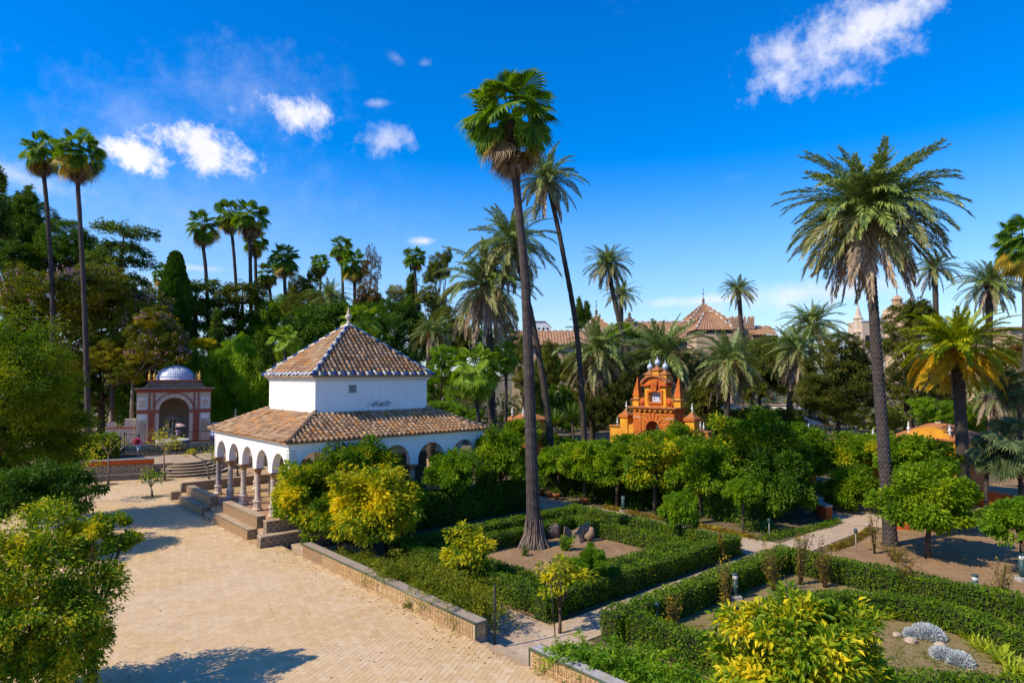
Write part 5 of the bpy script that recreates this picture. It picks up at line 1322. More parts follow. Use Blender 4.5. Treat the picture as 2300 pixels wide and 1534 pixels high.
# ------------------------------------------------------------------ hedges
def hedge_mesh(path, width, height, mat, dens=330, leaf=.066, closed=False):
    """clipped hedge along a polyline of (x,y): a twiggy core under a coat of leaves"""
    pts = [Vector((p[0], p[1], 0)) for p in path]
    mb = MB(); P, D, N = [], [], []
    for a, b in zip(pts[:-1], pts[1:]):
        d = (b - a); L = d.length; d.normalize(); s = Vector((-d.y, d.x, 0))
        w = width / 2 - .07; h = height - .07
        q = [a + s * w, a - s * w, b - s * w, b + s * w]
        mb.add([(v.x, v.y, -.05) for v in q] + [(v.x, v.y, h) for v in q], [(0, 1, 2, 3)[::-1], (4, 5, 6, 7), (0, 1, 5, 4), (1, 2, 6, 5), (2, 3, 7, 6), (3, 0, 4, 7)], mat_core)
        for face, area in (('t', L * width), ('l', L * height), ('r', L * height), ('e0', width * height), ('e1', width * height)):
            n = int(area * dens * (1.1 if face == 't' else 1.15))
            al = RNG.uniform(0, L, n); wv = RNG.uniform(-width / 2, width / 2, n); hv = RNG.uniform(.03, height, n) ** .9
            an, sn = np.array(d), np.array(s)
            if face == 't': p = np.array(a) + al[:, None] * an + wv[:, None] * sn; p[:, 2] = height; nn = np.array([0, 0, 1.])
            elif face in 'lr':
                sg = 1 if face == 'l' else -1
                p = np.array(a) + al[:, None] * an + sn * (sg * width / 2); p[:, 2] = hv; nn = sn * sg
            else:
                sg = -1 if face == 'e0' else 1
                p = (np.array(a) if sg < 0 else np.array(b)) + wv[:, None] * sn; p[:, 2] = hv; nn = an * sg
            bumpv = .022 * np.sin(p[:, 0] * 2.3 + p[:, 1] * 1.7) + .018 * np.sin(p[:, 0] * 5.1 - p[:, 1] * 4.3)
            p = p + nn * (bumpv + RNG.normal(-.01, .024, n))[:, None]
            P.append(p); D.append(unit(nn * .6 + RNG.normal(0, .7, (n, 3)) + np.array([0, 0, .35]))); N.append(unit(nn + RNG.normal(0, .55, (n, 3)) + np.array([0, 0, .4])))
    P, D, N = map(np.concatenate, (P, D, N)); L = leaf * 1.15 * RNG.uniform(.7, 1.35, len(P))
    V, F = leaf_quads(P, D, N, L, L * .66)
    n0 = len(mb.v)
    VV = np.concatenate([np.array(mb.v), V]); FF = np.concatenate([np.array(mb.f), F + n0])
    fm = np.concatenate([np.ones(len(mb.f)), np.zeros(len(F))])
    return np_mesh('hedge', VV, FF, [mat, mat_core], fm)
mat_core = plain('hedge_twigs', (.030, .034, .010), (.018, .028, .006), 5, .95, (.075, .055, .028), .6, .03, 30)
def hedge(label, path_uv, width, height, mat='leaf_hedge', group=None, dens=430, leaf=.064, base=G):
    u0, v0 = path_uv[0]
    pts = [(v - v0, u - u0) for u, v in path_uv]
    o = put('hedge', hedge_mesh(pts, width, height, M[mat], dens, leaf), None, uvz(u0, v0, base), (0, 0, A1))
    return tag(o, label, 'hedge', group)
OUT = 'clipped hedges round the square bed'; INN = 'low inner hedges of the square bed'
hedge('clipped hedge along the path on the near right side of the square bed', [(14.95, 14.2), (14.95, 25.5)], .62, .76, group=OUT)
hedge('clipped hedge on the left side of the square bed, behind the small yellow trees', [(15.4, 14.62), (23.2, 14.62)], .62, .74, group=OUT)
hedge('clipped hedge across the back left of the square bed, below the pavilion', [(23.65, 14.2), (23.65, 24.9)], .62, .74, group=OUT)
hedge('clipped hedge along the far right side of the square bed, with pale gaps', [(15.4, 25.05), (24.05, 25.05)], .62, .74, group=OUT)
hedge('low hedge inside the near right side of the square bed', [(16.1, 16.0), (16.1, 23.8)], .6, .62, group=INN)
hedge('low hedge inside the left side of the square bed', [(16.5, 15.75), (22.0, 15.75)], .55, .6, group=INN)
hedge('low hedge inside the back left of the square bed, behind the big palm', [(22.3, 15.5), (22.3, 23.6)], .6, .62, group=INN)
hedge('low hedge inside the far right side of the square bed, beyond the sand', [(16.5, 23.5), (22.6, 23.5)], .6, .62, group=INN)
B2 = 'clipped hedges round the bed with silver bushes'
hedge('clipped hedge along the right side of the straight path, brown shrubs at its far end', [(12.45, 14.5), (12.45, 25.2)], .66, .80, group=B2)
hedge('clipped hedge running forward from the path corner behind the vine', [(12.0, 15.0), (3.0, 15.0)], .66, .78, group=B2)
hedge('clipped hedge behind the round bed, below the sandy ground', [(12.0, 24.8), (1.5, 24.8)], .66, .80, group=B2)
def gpts(L, z): return [(lambda q: (q.dot(UA), q.dot(VA)))(on_ground(x, y, z)) for x, y in L]
hedge('curved hedge arching over the bed with the silver bushes', gpts([(1735, 1352), (1800, 1335), (1900, 1328), (2000, 1334), (2100, 1352), (2200, 1382), (2330, 1425)], .3), .62, .62, group=B2)
hedge('hedge along the bottom edge of the picture below the silver bushes', gpts([(1880, 1528), (2000, 1522), (2150, 1530), (2340, 1536)], .3), .7, .7, 'leaf_hedge', group=B2)
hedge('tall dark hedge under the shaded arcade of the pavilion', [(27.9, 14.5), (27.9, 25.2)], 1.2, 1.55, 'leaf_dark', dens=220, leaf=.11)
hedge('tall dark hedge behind the man with the backpack, left of the tank', [(58.4, 7.0), (58.4, 10.6)], 1.8, 1.9, 'leaf_hedge', dens=160, leaf=.12, base=.8)
hedge('dark hedge line at the foot of the orange trees along the far path', [(16.9, 31.2), (35, 31.2)], 1.4, 1.5, 'leaf_dark', dens=160, leaf=.12)
hedge('straight green hedge row in the distance by the white garden wall', gpts([(1560, 960), (1640, 950), (1790, 948)], .6), 1.0, 1.2, 'leaf_hedge', dens=90, leaf=.15)
hb = at_depth(1590, 930, 68); he = at_depth(1800, 930, 64)
hedge('tall green hedge hiding the foot of the distant white garden wall', [(hb.dot(UA), hb.dot(VA)), (he.dot(UA), he.dot(VA))], 1.4, 3.75, 'leaf_hedge', dens=90, leaf=.17)

# ------------------------------------------------------------------ palms
def curve_pts(L, e0, bend, n, p=1.25):
    """points of an arching rib in the xz plane and their tangents"""
    s = np.linspace(0, 1, n + 1); th = e0 - bend * s ** p
    ds = L / n
    x = np.concatenate([[0], np.cumsum(np.cos(th[:-1]) * ds)]); z = np.concatenate([[0], np.cumsum(np.sin(th[:-1]) * ds)])
    T = np.stack([np.cos(th), np.zeros(n + 1), np.sin(th)], 1); P = np.stack([x, np.zeros(n + 1), z], 1)
    Nn = np.stack([-np.sin(th), np.zeros(n + 1), np.cos(th)], 1)
    return s, P, T, Nn
def date_frond(e_deg, bend_deg, mat, pairs=44, droop=.35, wid=.21, seed=0):
    rg = np.random.default_rng(seed)
    s, P, T, Nn = curve_pts(1.0, math.radians(e_deg), math.radians(bend_deg), 14)
    V, F = [], []
    # rib: a slim three sided bar
    for i in range(15):
        w = .012 * (1 - s[i] * .85)
        V += [P[i] + np.array([0, w, 0]), P[i] + np.array([0, -w, 0]), P[i] - Nn[i] * w * 1.3]
    for i in range(14):
        a = 3 * i
        for k in range(3): F.append((a + k, a + (k + 1) % 3, a + 3 + (k + 1) % 3, a + 3 + k))
    for k in range(pairs):
        t = .10 + .90 * (k + .5) / pairs
        i = min(int(t * 14), 13); f = t * 14 - i
        p = P[i] * (1 - f) + P[i + 1] * f; tt = T[i] * (1 - f) + T[i + 1] * f; nn = Nn[i] * (1 - f) + Nn[i + 1] * f
        l = wid * (.35 + .65 * math.sin(math.pi * min(1, (.12 + t * .93)) ** .75)) * rg.uniform(.85, 1.15)
        for sg in (1, -1):
            a = math.radians(rg.normal(46 - 22 * t, 6)); up = rg.normal(.28, .13)
            d = tt * math.cos(a) + np.array([0, sg, 0]) * math.sin(a) + nn * up
            d /= np.linalg.norm(d)
            tip = p + d * l + np.array([0, 0, -droop * l * rg.uniform(.6, 1.4)])
            mid = p + d * l * .5 + np.array([0, 0, -droop * l * .12])
            w = .009
            side = np.cross(d, nn); side /= np.linalg.norm(side)
            b = len(V); V += [p, mid + side * w, tip, mid - side * w]; F.append((b, b + 1, b + 2, b + 3))
    return np_mesh('frond', np.array(V), np.array(F), mat)
def fan_leaf(e_deg, bend_deg, mat, pet=.52, seg=22, droop=.5, seed=0, span=250, tip_len=.52):
    rg = np.random.default_rng(seed)
    s, P, T, Nn = curve_pts(pet, math.radians(e_deg), math.radians(bend_deg), 5)
    V, F = [], []
    for i in range(6):
        w = .016 * (1 - s[i] * .5)
        V += [P[i] + np.array([0, w, 0]), P[i] + np.array([0, -w, 0]), P[i] - Nn[i] * w]
    for i in range(5):
        a = 3 * i
        for k in range(3): F.append((a + k, a + (k + 1) % 3, a + 3 + (k + 1) % 3, a + 3 + k))
    hub = P[-1]; e2 = math.radians(e_deg - bend_deg * 1.5 - 8)
    X = np.array([math.cos(e2), 0, math.sin(e2)]); Y = np.array([0, 1., 0]); Z = np.array([-math.sin(e2), 0, math.cos(e2)])
    def pt(r, a, h): return hub + X * (r * math.cos(a)) + Y * (r * math.sin(a) * .95) + Z * h
    sp = math.radians(span)
    for i in range(seg):
        a0 = -sp / 2 + sp * i / seg; a1 = a0 + sp / seg; am = (a0 + a1) / 2
        full = (.55 + .45 * math.cos(am * .72))
        r1 = .37 * (.75 + .25 * full); R = (.24 + tip_len * .52) * full * rg.uniform(.9, 1.08) + .05
        cup = -.10 * abs(math.sin(am)) ** 2
        q0, q1 = pt(r1, a0, cup + .016), pt(r1, a1, cup + .016); qm = pt(r1 * 1.02, am, cup - .016)
        h0 = hub
        b = len(V); V += [h0, q0, qm, q1]; F.append((b, b + 1, b + 2, b + 2)); F.append((b, b + 2, b + 3, b + 3))
        dr = droop * rg.uniform(.6, 1.4)
        k1 = pt((r1 + R) / 2, am, cup); k1[2] -= dr * .03
        tip = pt(R, am + rg.normal(0, .05), cup); tip[2] -= dr * .20
        wv = (q1 - q0) * .30
        b = len(V); V += [q0, k1 - wv, k1 + wv, q1, tip]
        F.append((b, b + 1, b + 2, b + 3)); F.append((b + 1, b + 4, b + 2, b + 2))
    # triangles were written as quads with a repeated corner
    me = bpy.data.meshes.new('frond')
    me.from_pydata([tuple(v) for v in V], [], [f if len(set(f)) == 4 else tuple(dict.fromkeys(f)) for f in F])
    me.materials.append(mat)
    return me
DF, FFn = {}, {}
def date_lib(style):
    if style in DF: return DF[style]
    g, o, d = {'date': ('frond', 'frond_old', 'frond_dead'), 'canary': ('frond_canary', 'frond_canary_old', 'frond_dead')}[style]
    lib = {}
    for e, bnd, mt in [(82, 40, g), (64, 56, g), (46, 70, g), (26, 70, g), (6, 64, g), (-14, 54, o), (-34, 42, o), (-52, 30, d), (-68, 18, d)]:
        lib[e] = [date_frond(e + j, bnd + (j * 2), M[mt], 60 if style == 'date' else 72, .30 if mt != d else .5, .215 if style == 'date' and mt != d else .15 if mt == d else .19, seed=abs(e) * 3 + k) for k, j in enumerate((-4, 4))]
    DF[style] = lib; return lib
def fan_lib(style):
    if style in FFn: return FFn[style]
    g, o, d = {'fan': ('fan', 'fan_old', 'fan_dead'), 'light': ('fan_light', 'fan_light', 'fan_dead'), 'grey': ('fan_grey', 'fan_grey', 'fan_dead')}[style]
    lib = {}
    for e, bnd, mt in [(80, 15, g), (58, 22, g), (36, 30, g), (14, 34, g), (-8, 36, g), (-30, 30, o), (-50, 22, d), (-68, 14, d), (-80, 6, d)]:
        lib[e] = [fan_leaf(e + j, bnd, M[mt], .58 if e > -40 else .42, 24, .34 if e > -20 else .9, seed=abs(e) * 5 + k, span=(250 if e > -40 else 150)) for k, j in enumerate((-5, 5))]
    FFn[style] = lib; return lib
def palm_trunk(pts, r0, r1, mat, rings, flare=0., seg=12, amp=.05):
    """pts relative to the base; ringed trunk"""
    pts = [Vector(p) for p in pts]
    # resample along the polyline with smooth interpolation
    d = [0]
    for a, b in zip(pts[:-1], pts[1:]): d.append(d[-1] + (b - a).length)
    n = max(6, rings)
    out, rad = [], []
    for k in range(n + 1):
        s = d[-1] * k / n
        i = max(j for j in range(len(d) - 1) if d[j] <= s + 1e-9); f = (s - d[i]) / (d[i + 1] - d[i])
        p0 = pts[max(i - 1, 0)]; p1 = pts[i]; p2 = pts[i + 1]; p3 = pts[min(i + 2, len(pts) - 1)]
        q = .5 * ((2 * p1) + (p2 - p0) * f + (2 * p0 - 5 * p1 + 4 * p2 - p3) * f * f + (3 * p1 - p0 - 3 * p2 + p3) * f ** 3)
        r = r0 + (r1 - r0) * min(1, k / n * 1.3) + flare * math.exp(-s / .7)
        out.append(q); rad.append(r * (1 + amp * (1 if k % 2 else -1)))
    mb = MB(); mb.tube(out, rad, mat, seg if rings < 100 else 18, wob=amp * .9, smooth=rings < 60, chk=.028 if rings > 100 else 0)
    return mb
def palm(name, label, kind, Y, trunk_px, Lpx, dist, style, r0, r1, bark='bark_palm', base_ground=G, rings=40, flare=.08, group=None, fruit=0, jit=6, boot=0, skew=1.0):
    P = [at_depth(x, y, Y) for x, y in trunk_px]
    if P[0].z > base_ground + .05: P.insert(0, Vector((P[0].x + (P[0].x - P[1].x) * .15, P[0].y, base_ground)))
    else: P[0].z = base_ground
    base = P[0].copy(); L = Lpx * Y / FPX * (.84 if kind == 'date' else .78)
    t = thing(name, label, 'palm tree', base, 0, group)
    rel = [p - base for p in P]
    palm_trunk([rel[0] - Vector((0, 0, .15))] + rel[1:], r0, r1, M[bark], rings, flare, amp=.025 if rings > 60 else .05).build('trunk', t)
    top = rel[-1]
    lib = date_lib(style) if kind == 'date' else fan_lib(style)
    ga = 2.39996; k = 0; a0 = random.uniform(0, 6.28)
    for e, n in dist:
        for i in range(n):
            az = a0 + ga * k + random.uniform(-.25, .25); k += 1
            me = random.choice(lib[e])
            dead = me.materials[0].name.startswith('dry')
            s = L * random.uniform(.84, 1.1) * (.8 if e > 75 else 1) * (.78 if dead and kind == 'fan' else 1)
            z = top + Vector((0, 0, (.0 if e > -40 else -.02 * L - abs(random.gauss(0, .06)) * L)))
            off = Vector((math.cos(az), math.sin(az), 0)) * r1 * .8 + (Vector((0, 0, max(-1, e / 80) * L * .33)) if kind == 'fan' else Vector((0, 0, 0)))
            put('dead_frond' if dead else 'frond', me, t, z + off, (random.gauss(0, .22 if kind == 'date' else .4), math.radians(random.gauss(0, jit if kind == 'date' else 12)), az), (s, s, s))
    if boot:
        mb = MB(); mb.lathe([(r1, -boot), (r1 * 1.5, -boot * .6), (r1 * 1.9, -boot * .15), (r1 * 1.2, .1), (.05, .25)], M['bark_date'], 12, c=top); mb.build('crown_shaft', t)
    for i in range(fruit):
        az = a0 + i * 2 * math.pi / fruit + .4; mb = MB()
        c = Vector((math.cos(az), math.sin(az), 0))
        for j in range(7):
            sd = Vector((random.gauss(0, .08), random.gauss(0, .08), random.gauss(0, .05))) * L
            mb.tube([top + c * r1 * .7, top + c * L * .16 + Vector((0, 0, .03 * L)), top + c * L * .24 + sd * .7 - Vector((0, 0, .04 * L)), top + c * L * .27 + sd - Vector((0, 0, .16 * L))], [.03, .03, .035, .02], M['fruit'], 5)
        mb.build('fruit_stalk', t)
    return t
# the big ones
palm('fan_palm', 'tallest fan palm, with a swollen fibrous foot in the sandy square bed', 'fan', 29.4,
     [(1200, 1226), (1193, 1000), (1190, 900), (1180, 640), (1161, 430), (1149, 280)], 142,
     [(80, 5), (58, 8), (36, 7), (14, 7), (-8, 6), (-30, 3), (-50, 3), (-68, 7), (-80, 9)], 'fan', .30, .18, 'bark_palm', G, 80, .26, boot=.8)
DB = [(82, 12), (64, 20), (46, 21), (26, 21), (6, 18), (-14, 13), (-34, 12), (-52, 14), (-68, 10)]
palm('date_palm', 'tall date palm with a scaly trunk on the sandy ground at right', 'date', 29.2, [(2000, 1228), (1992, 1100), (1973, 850), (1956, 600), (1950, 478)], 222, DB, 'date', .28, .20, 'bark_palm', G, 130, .08, boot=.9)
DM = [(82, 6), (64, 9), (46, 10), (26, 10), (6, 9), (-14, 8), (-34, 6), (-52, 4), (-68, 3)]
DMd = [(82, 5), (64, 8), (46, 9), (26, 9), (6, 8), (-14, 8), (-34, 9), (-52, 12), (-68, 14)]
DS = [(82, 5), (64, 7), (46, 8), (26, 8), (6, 7), (-14, 6), (-34, 4), (-52, 2), (-68, 1)]
for lab, Y, tp, L, di, st, r0, r1, fr in [
    ('leaning date palm just right of the tallest fan palm', 46, [(1313, 1010), (1297, 760), (1263, 560), (1237, 440), (1228, 405)], 108, DM, 'date', .22, .165, 0),
    ('date palm whose crown hangs behind the trunk of the tallest fan palm', 44, [(1246, 1092), (1226, 900), (1196, 720), (1166, 600), (1152, 548)], 140, DM, 'date', .25, .17, 0),
    ('date palm with a heavy skirt of dry fronds behind the right end of the pavilion', 45, [(1106, 1010), (1103, 850), (1096, 700), (1092, 640)], 152, DMd, 'date', .28, .24, 0),
    ('curving date palm against the sky above the palace roof', 75, [(1422, 850), (1395, 740), (1375, 650), (1367, 592)], 72, DM, 'date', .38, .26, 0),
    ('smaller date palm just behind the curving one', 88, [(1396, 850), (1396, 700), (1395, 660)], 54, DS, 'date', .32, .26, 0),
    ('slim date palm in front of the brick tower', 100, [(1672, 830), (1664, 720), (1659, 652)], 54, DS, 'date', .42, .34, 0),
    ('low date palm with orange fruit stalks left of the gate', 68, [(1330, 970), (1336, 850), (1342, 790)], 126, DMd, 'date', .30, .28, 5),
    ('wide date palm with bleached lower fronds behind the gate top', 71, [(1490, 980), (1490, 800)], 140, [(82, 6), (64, 9), (46, 10), (26, 8), (6, 7), (-14, 8), (-34, 5), (-52, 16)], 'date', .30, .28, 0),
    ('date palm with bright orange fruit stalks right of the gate', 58, [(1633, 1000), (1634, 880), (1641, 812)], 112, [(82, 8), (64, 11), (46, 6), (26, 5), (6, 7), (-14, 8), (-34, 9), (-52, 5), (-68, 4)], 'date', .26, .26, 6),
    ('round headed date palm left of the white pinnacle', 78, [(1820, 870), (1824, 728)], 88, DM, 'date', .34, .30, 0),
    ('date palm with grey dry fronds in front of the dark magnolia', 62, [(1770, 960), (1778, 860), (1792, 785)], 96, DMd, 'date', .28, .28, 0),
    ('date palm half hidden behind the tall date palm at right', 72, [(2104, 780), (2101, 660), (2098, 605)], 66, DS, 'date', .34, .28, 0),
    ('date palm with yellowing fronds near the upper right edge', 58, [(2222, 820), (2222, 700), (2224, 640)], 92, DM, 'date', .34, .28, 0),
    ('golden green palm with thick trunk beside the orange kiosk', 37, [(2164, 1075), (2160, 980), (2154, 870), (2150, 782)], 150, [(82, 10), (64, 14), (46, 15), (26, 14), (6, 14), (-14, 15), (-34, 14), (-52, 4)], 'canary', .33, .30, 4),
    ('dry fronded palm behind the golden green one', 50, [(2232, 1060), (2228, 930), (2226, 890)], 70, [(64, 4), (26, 5), (-34, 8), (-52, 12), (-68, 12)], 'date', .40, .36, 0),
    ('short date palm with orange fruit behind the pavilion roof at right', 62, [(968, 860), (971, 748)], 62, DM, 'date', .34, .3, 4),
    ('spiky date palm rising above the dark round trees behind the pavilion', 80, [(742, 740), (739, 668)], 66, DS, 'date', .36, .3, 0)]:
    palm('date_palm', lab, 'date', Y, tp, L, di, st, r0, r1, 'bark_date', G, 46, .06, 'date palms in the gardens', fr, boot=r1 * 2.2)
FS = [(80, 4), (58, 6), (36, 7), (14, 6), (-8, 6), (-30, 4), (-50, 5), (-68, 8), (-80, 8)]
FG = [(80, 5), (58, 7), (36, 8), (14, 8), (-8, 7), (-30, 3), (-50, 3), (-68, 4)]
for lab, Y, tp, L, di, st, r0, r1 in [
    ('very tall fan palm at far left, the left one of the pair', 63, [(118, 700), (108, 500), (100, 410), (94, 345)], 62, FS, 'fan', .34, .24),
    ('very tall fan palm at far left, the right one with the hanging brown skirt', 60, [(199, 985), (190, 700), (180, 500), (175, 420), (177, 350)], 70, [(80, 4), (58, 6), (36, 7), (14, 7), (-8, 7), (-30, 8), (-50, 8), (-68, 12), (-80, 12)], 'fan', .36, .24),
    ('fan palm right of the dark cypress, the lowest of three tall ones', 85, [(470, 785), (463, 620), (457, 560), (455, 512)], 48, FS, 'fan', .34, .28),
    ('tall slim fan palm, left one of the tall trio behind the bamboo', 95, [(536, 760), (526, 580), (516, 488)], 46, FS, 'fan', .34, .28),
    ('tall fan palm with the biggest skirt of the trio behind the bamboo', 88, [(564, 740), (562, 580), (561, 492)], 54, FS, 'fan', .38, .30),
    ('fan palm partly hidden at the right of the trio', 93, [(577, 740), (574, 600), (574, 545)], 38, FS, 'fan', .34, .28),
    ('bushy fan palm right of the trio with mostly green leaves', 90, [(642, 720), (637, 588)], 50, FG, 'fan', .36, .30),
    ('small fan palm with brown skirt between the trio and the bushy palm', 96, [(611, 720), (601, 620)], 34, FS, 'fan', .34, .28),
    ('little fan palm with brown skirt left of the rusty conifer', 112, [(719, 680), (720, 595)], 30, FS, 'fan', .34, .28),
    ('fan palm left of the rusty conifer, the taller of two', 106, [(770, 660), (765, 560)], 36, FS, 'fan', .34, .28),
    ('broad green fan palm in front of the rusty conifer', 95, [(797, 720), (796, 600)], 46, FG, 'fan', .36, .30),
    ('lone slim fan palm right of the rusty conifer', 85, [(936, 700), (930, 582)], 36, FG, 'fan', .22, .18),
    ('half hidden fan palm behind the dark cypress', 95, [(372, 720), (366, 620)], 34, FS, 'fan', .3, .26),
    ('light green fan palm with a straw skirt right of the pavilion roof', 43, [(1074, 985), (1072, 880), (1070, 838)], 76, [(80, 5), (58, 8), (36, 9), (14, 9), (-8, 9), (-30, 8), (-68, 10), (-80, 12)], 'light', .16, .15),
    ('small windmill palm with yellow flower stalks beside the skirted date palm', 46, [(1136, 1000), (1137, 802)], 46, [(80, 4), (58, 6), (36, 6), (14, 6), (-8, 4), (-30, 6), (-80, 8)], 'light', .14, .14),
    ('pale fan palm whose leaves show behind the left of the pavilion roof', 56, [(640, 900), (640, 770)], 52, [(80, 3), (58, 5), (36, 6), (14, 5), (-8, 4)], 'light', .2, .2),
    ('pale fan palm whose leaves show right of the pavilion finial', 58, [(808, 900), (808, 730)], 56, [(80, 3), (58, 5), (36, 6), (14, 6), (-8, 5)], 'light', .2, .2),
    ('fan palm with golden skirt cut by the right edge of the picture', 45, [(2306, 950), (2302, 600), (2300, 555)], 82, [(80, 5), (58, 7), (36, 8), (14, 8), (-8, 8), (-30, 14), (-68, 8)], 'fan', .3, .25),
    ('grey leaved fan palm at the right edge, below the other grey one', 31, [(2300, 1120), (2275, 1005)], 88, [(80, 4), (58, 6), (36, 7), (14, 7), (-8, 7), (-30, 6), (-50, 6)], 'grey', .14, .13),
    ('grey leaved fan palm at the right edge beside the dry palm trunk', 36, [(2292, 1100), (2290, 880)], 66, [(80, 4), (58, 6), (36, 7), (14, 7), (-8, 6), (-50, 5)], 'grey', .14, .13),
    ('low grey fan palm clump below the kiosk wall', 32, [(2215, 1095), (2222, 1025)], 62, [(80, 3), (58, 5), (36, 6), (14, 6), (-8, 5)], 'grey', .12, .12)]:
    palm('fan_palm', lab, 'fan', Y, tp, L, di, st, r0 * .72, r1 * .78, 'bark_palm', G, 36, .08, 'fan palms in the gardens', boot=r1 * 2.5)
# ------------------------------------------------------------------ background trees
BOUGH = {}
def bough_mesh(matn, kind):
    """crown of leaves of unit radius, shared by the boughs of one kind of tree"""
    if (matn, kind) in BOUGH: return random.choice(BOUGH[(matn, kind)])
    ncl, per, leaf, asp, cr, hang = {'fine': (150, 120, .060, .55, .19, .2), 'coarse': (90, 100, .095, .60, .25, .2), 'sparse': (80, 55, .075, .55, .20, .2), 'thin': (45, 40, .09, .5, .18, .2), 'feather': (70, 150, .13, .22, .30, .8)}[kind]
    out = []
    for v in range(2):
        c = crown_centres(ncl, (1, 1, 1), -.75, .28, .16)
        P, D = clump_points(c, RNG.uniform(.55, 1.3, len(c)) * cr, per, .75, .3)
        D = unit(D + unit(P) * .8)
        N = unit(D * .6 + np.array([0, 0, .9]) + RNG.normal(0, .5, P.shape)); Dd = unit(D + RNG.normal(0, .55, P.shape) + np.array([0, 0, -hang]))
        L = leaf * RNG.uniform(.6, 1.35, len(P)); out.append(leaf_mesh('bough', P, Dd, N, L, L * asp, M[matn]))
    BOUGH[(matn, kind)] = out
    return random.choice(out)
def lobed(label, name, Y, lobes, matn, leaf, dens=1.0, base_z=G, trunk_px=None, bark='bark_tree', low=-.6, cr=.26, per=80, flat=.8, blossom=0, limbs=10, tr=.22, core=.35, hang=.2, group=None, cat='tree', aspect=.5):
    """crown from several boughs: (px, py, rx px, ry px)"""
    x0, y0 = lobes[0][:2]
    cen0 = at_depth(x0, y0, Y); base = Vector((cen0.x, cen0.y, base_z))
    if trunk_px: b = at_depth(trunk_px, y0, Y); base = Vector((b.x, b.y, base_z))
    t = thing(name, label, cat, base, 0, group)
    tips, BP = [], []
    for i, (px, py, rx, ry) in enumerate(lobes):
        yy = Y + (random.uniform(-1, 1) * rx * Y / FPX * .7 if i else 0)
        c = at_depth(px, py, yy) - base; k_ = yy / FPX * .86
        kind = 'feather' if hang > .5 else 'thin' if dens < .45 else 'sparse' if dens < .65 else 'fine' if rx > 44 else 'coarse'
        put('bough', bough_mesh(matn, kind), t, c, (random.gauss(0, .15), random.gauss(0, .15), random.uniform(0, 6.28)), (rx * k_, rx * k_ * .9, ry * k_))
        for j in range(max(2, limbs // len(lobes))):
            d = rand_dir(1)[0]; tips.append(tuple(np.array(c) + d * .7 * np.array([rx, rx, ry]) * k_))
        if blossom:
            n = int(420 * blossom * 10); d = rand_dir(n); d[:, 2] = np.abs(d[:, 2]) * .9 - .15
            BP.append(np.array(c) + np.repeat(d[::6], 6, 0)[:n] * np.array([rx, rx * .9, ry]) * k_ * RNG.uniform(.94, 1.06, (n, 1)) + RNG.normal(0, .22, (n, 3)))
    zc = float(cen0.z - base_z)
    put('trunk', limb_mesh(max(1., zc * .6), tips[:14], tr * .8, M[bark]), t)
    if blossom:
        cl = np.concatenate(BP)
        put('blossom', leaf_mesh('blossom', cl, rand_dir(len(cl)), rand_dir(len(cl)) + np.array([0, 0, .6]), .22, .2, M['petal']), t, kind='stuff')
    return t
BT = 'trees of the woodland behind the pavilion'
lobed('wide spreading tree sprinkled with pink blossom at the left, behind the tall fan palms', 'floss_silk_tree', 68, [(120, 680, 130, 80), (250, 700, 110, 95), (330, 745, 75, 75), (40, 660, 70, 75), (200, 640, 100, 55), (60, 750, 90, 70), (330, 690, 60, 50), (290, 800, 70, 60), (190, 790, 90, 70), (385, 760, 38, 34)], 'leaf_floss', .30, .75, .85, None, 'bark_grey', blossom=.05, limbs=14, tr=.45)
lobed('pink blossomed branch end above the blue tiled dome', 'floss_silk_tree', 64, [(372, 762, 44, 38), (340, 720, 38, 30), (330, 790, 50, 44), (390, 800, 40, 34)], 'leaf_floss', .26, .75, .85, 300, 'bark_grey', blossom=.03, tr=.2)
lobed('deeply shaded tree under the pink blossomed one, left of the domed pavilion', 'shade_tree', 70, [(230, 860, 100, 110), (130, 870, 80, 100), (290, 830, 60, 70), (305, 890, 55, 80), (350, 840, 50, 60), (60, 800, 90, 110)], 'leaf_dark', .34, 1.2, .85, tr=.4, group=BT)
lobed('green tree with yellow patches against the dark shade left of the dome', 'shade_tree', 65, [(255, 790, 65, 45), (280, 835, 50, 40)], 'leaf_floss', .26, .8, .85, tr=.3, group=BT)
lobed('dark evergreen filling the upper left corner of the woodland', 'evergreen_tree', 92, [(30, 520, 75, 65), (90, 500, 45, 50), (140, 540, 60, 55), (55, 455, 32, 30), (175, 560, 60, 50), (10, 590, 85, 60), (120, 595, 90, 55), (210, 600, 60, 45), (15, 470, 34, 40)], 'leaf_dark', .40, .85, .85, tr=.5, cr=.2, group=BT)
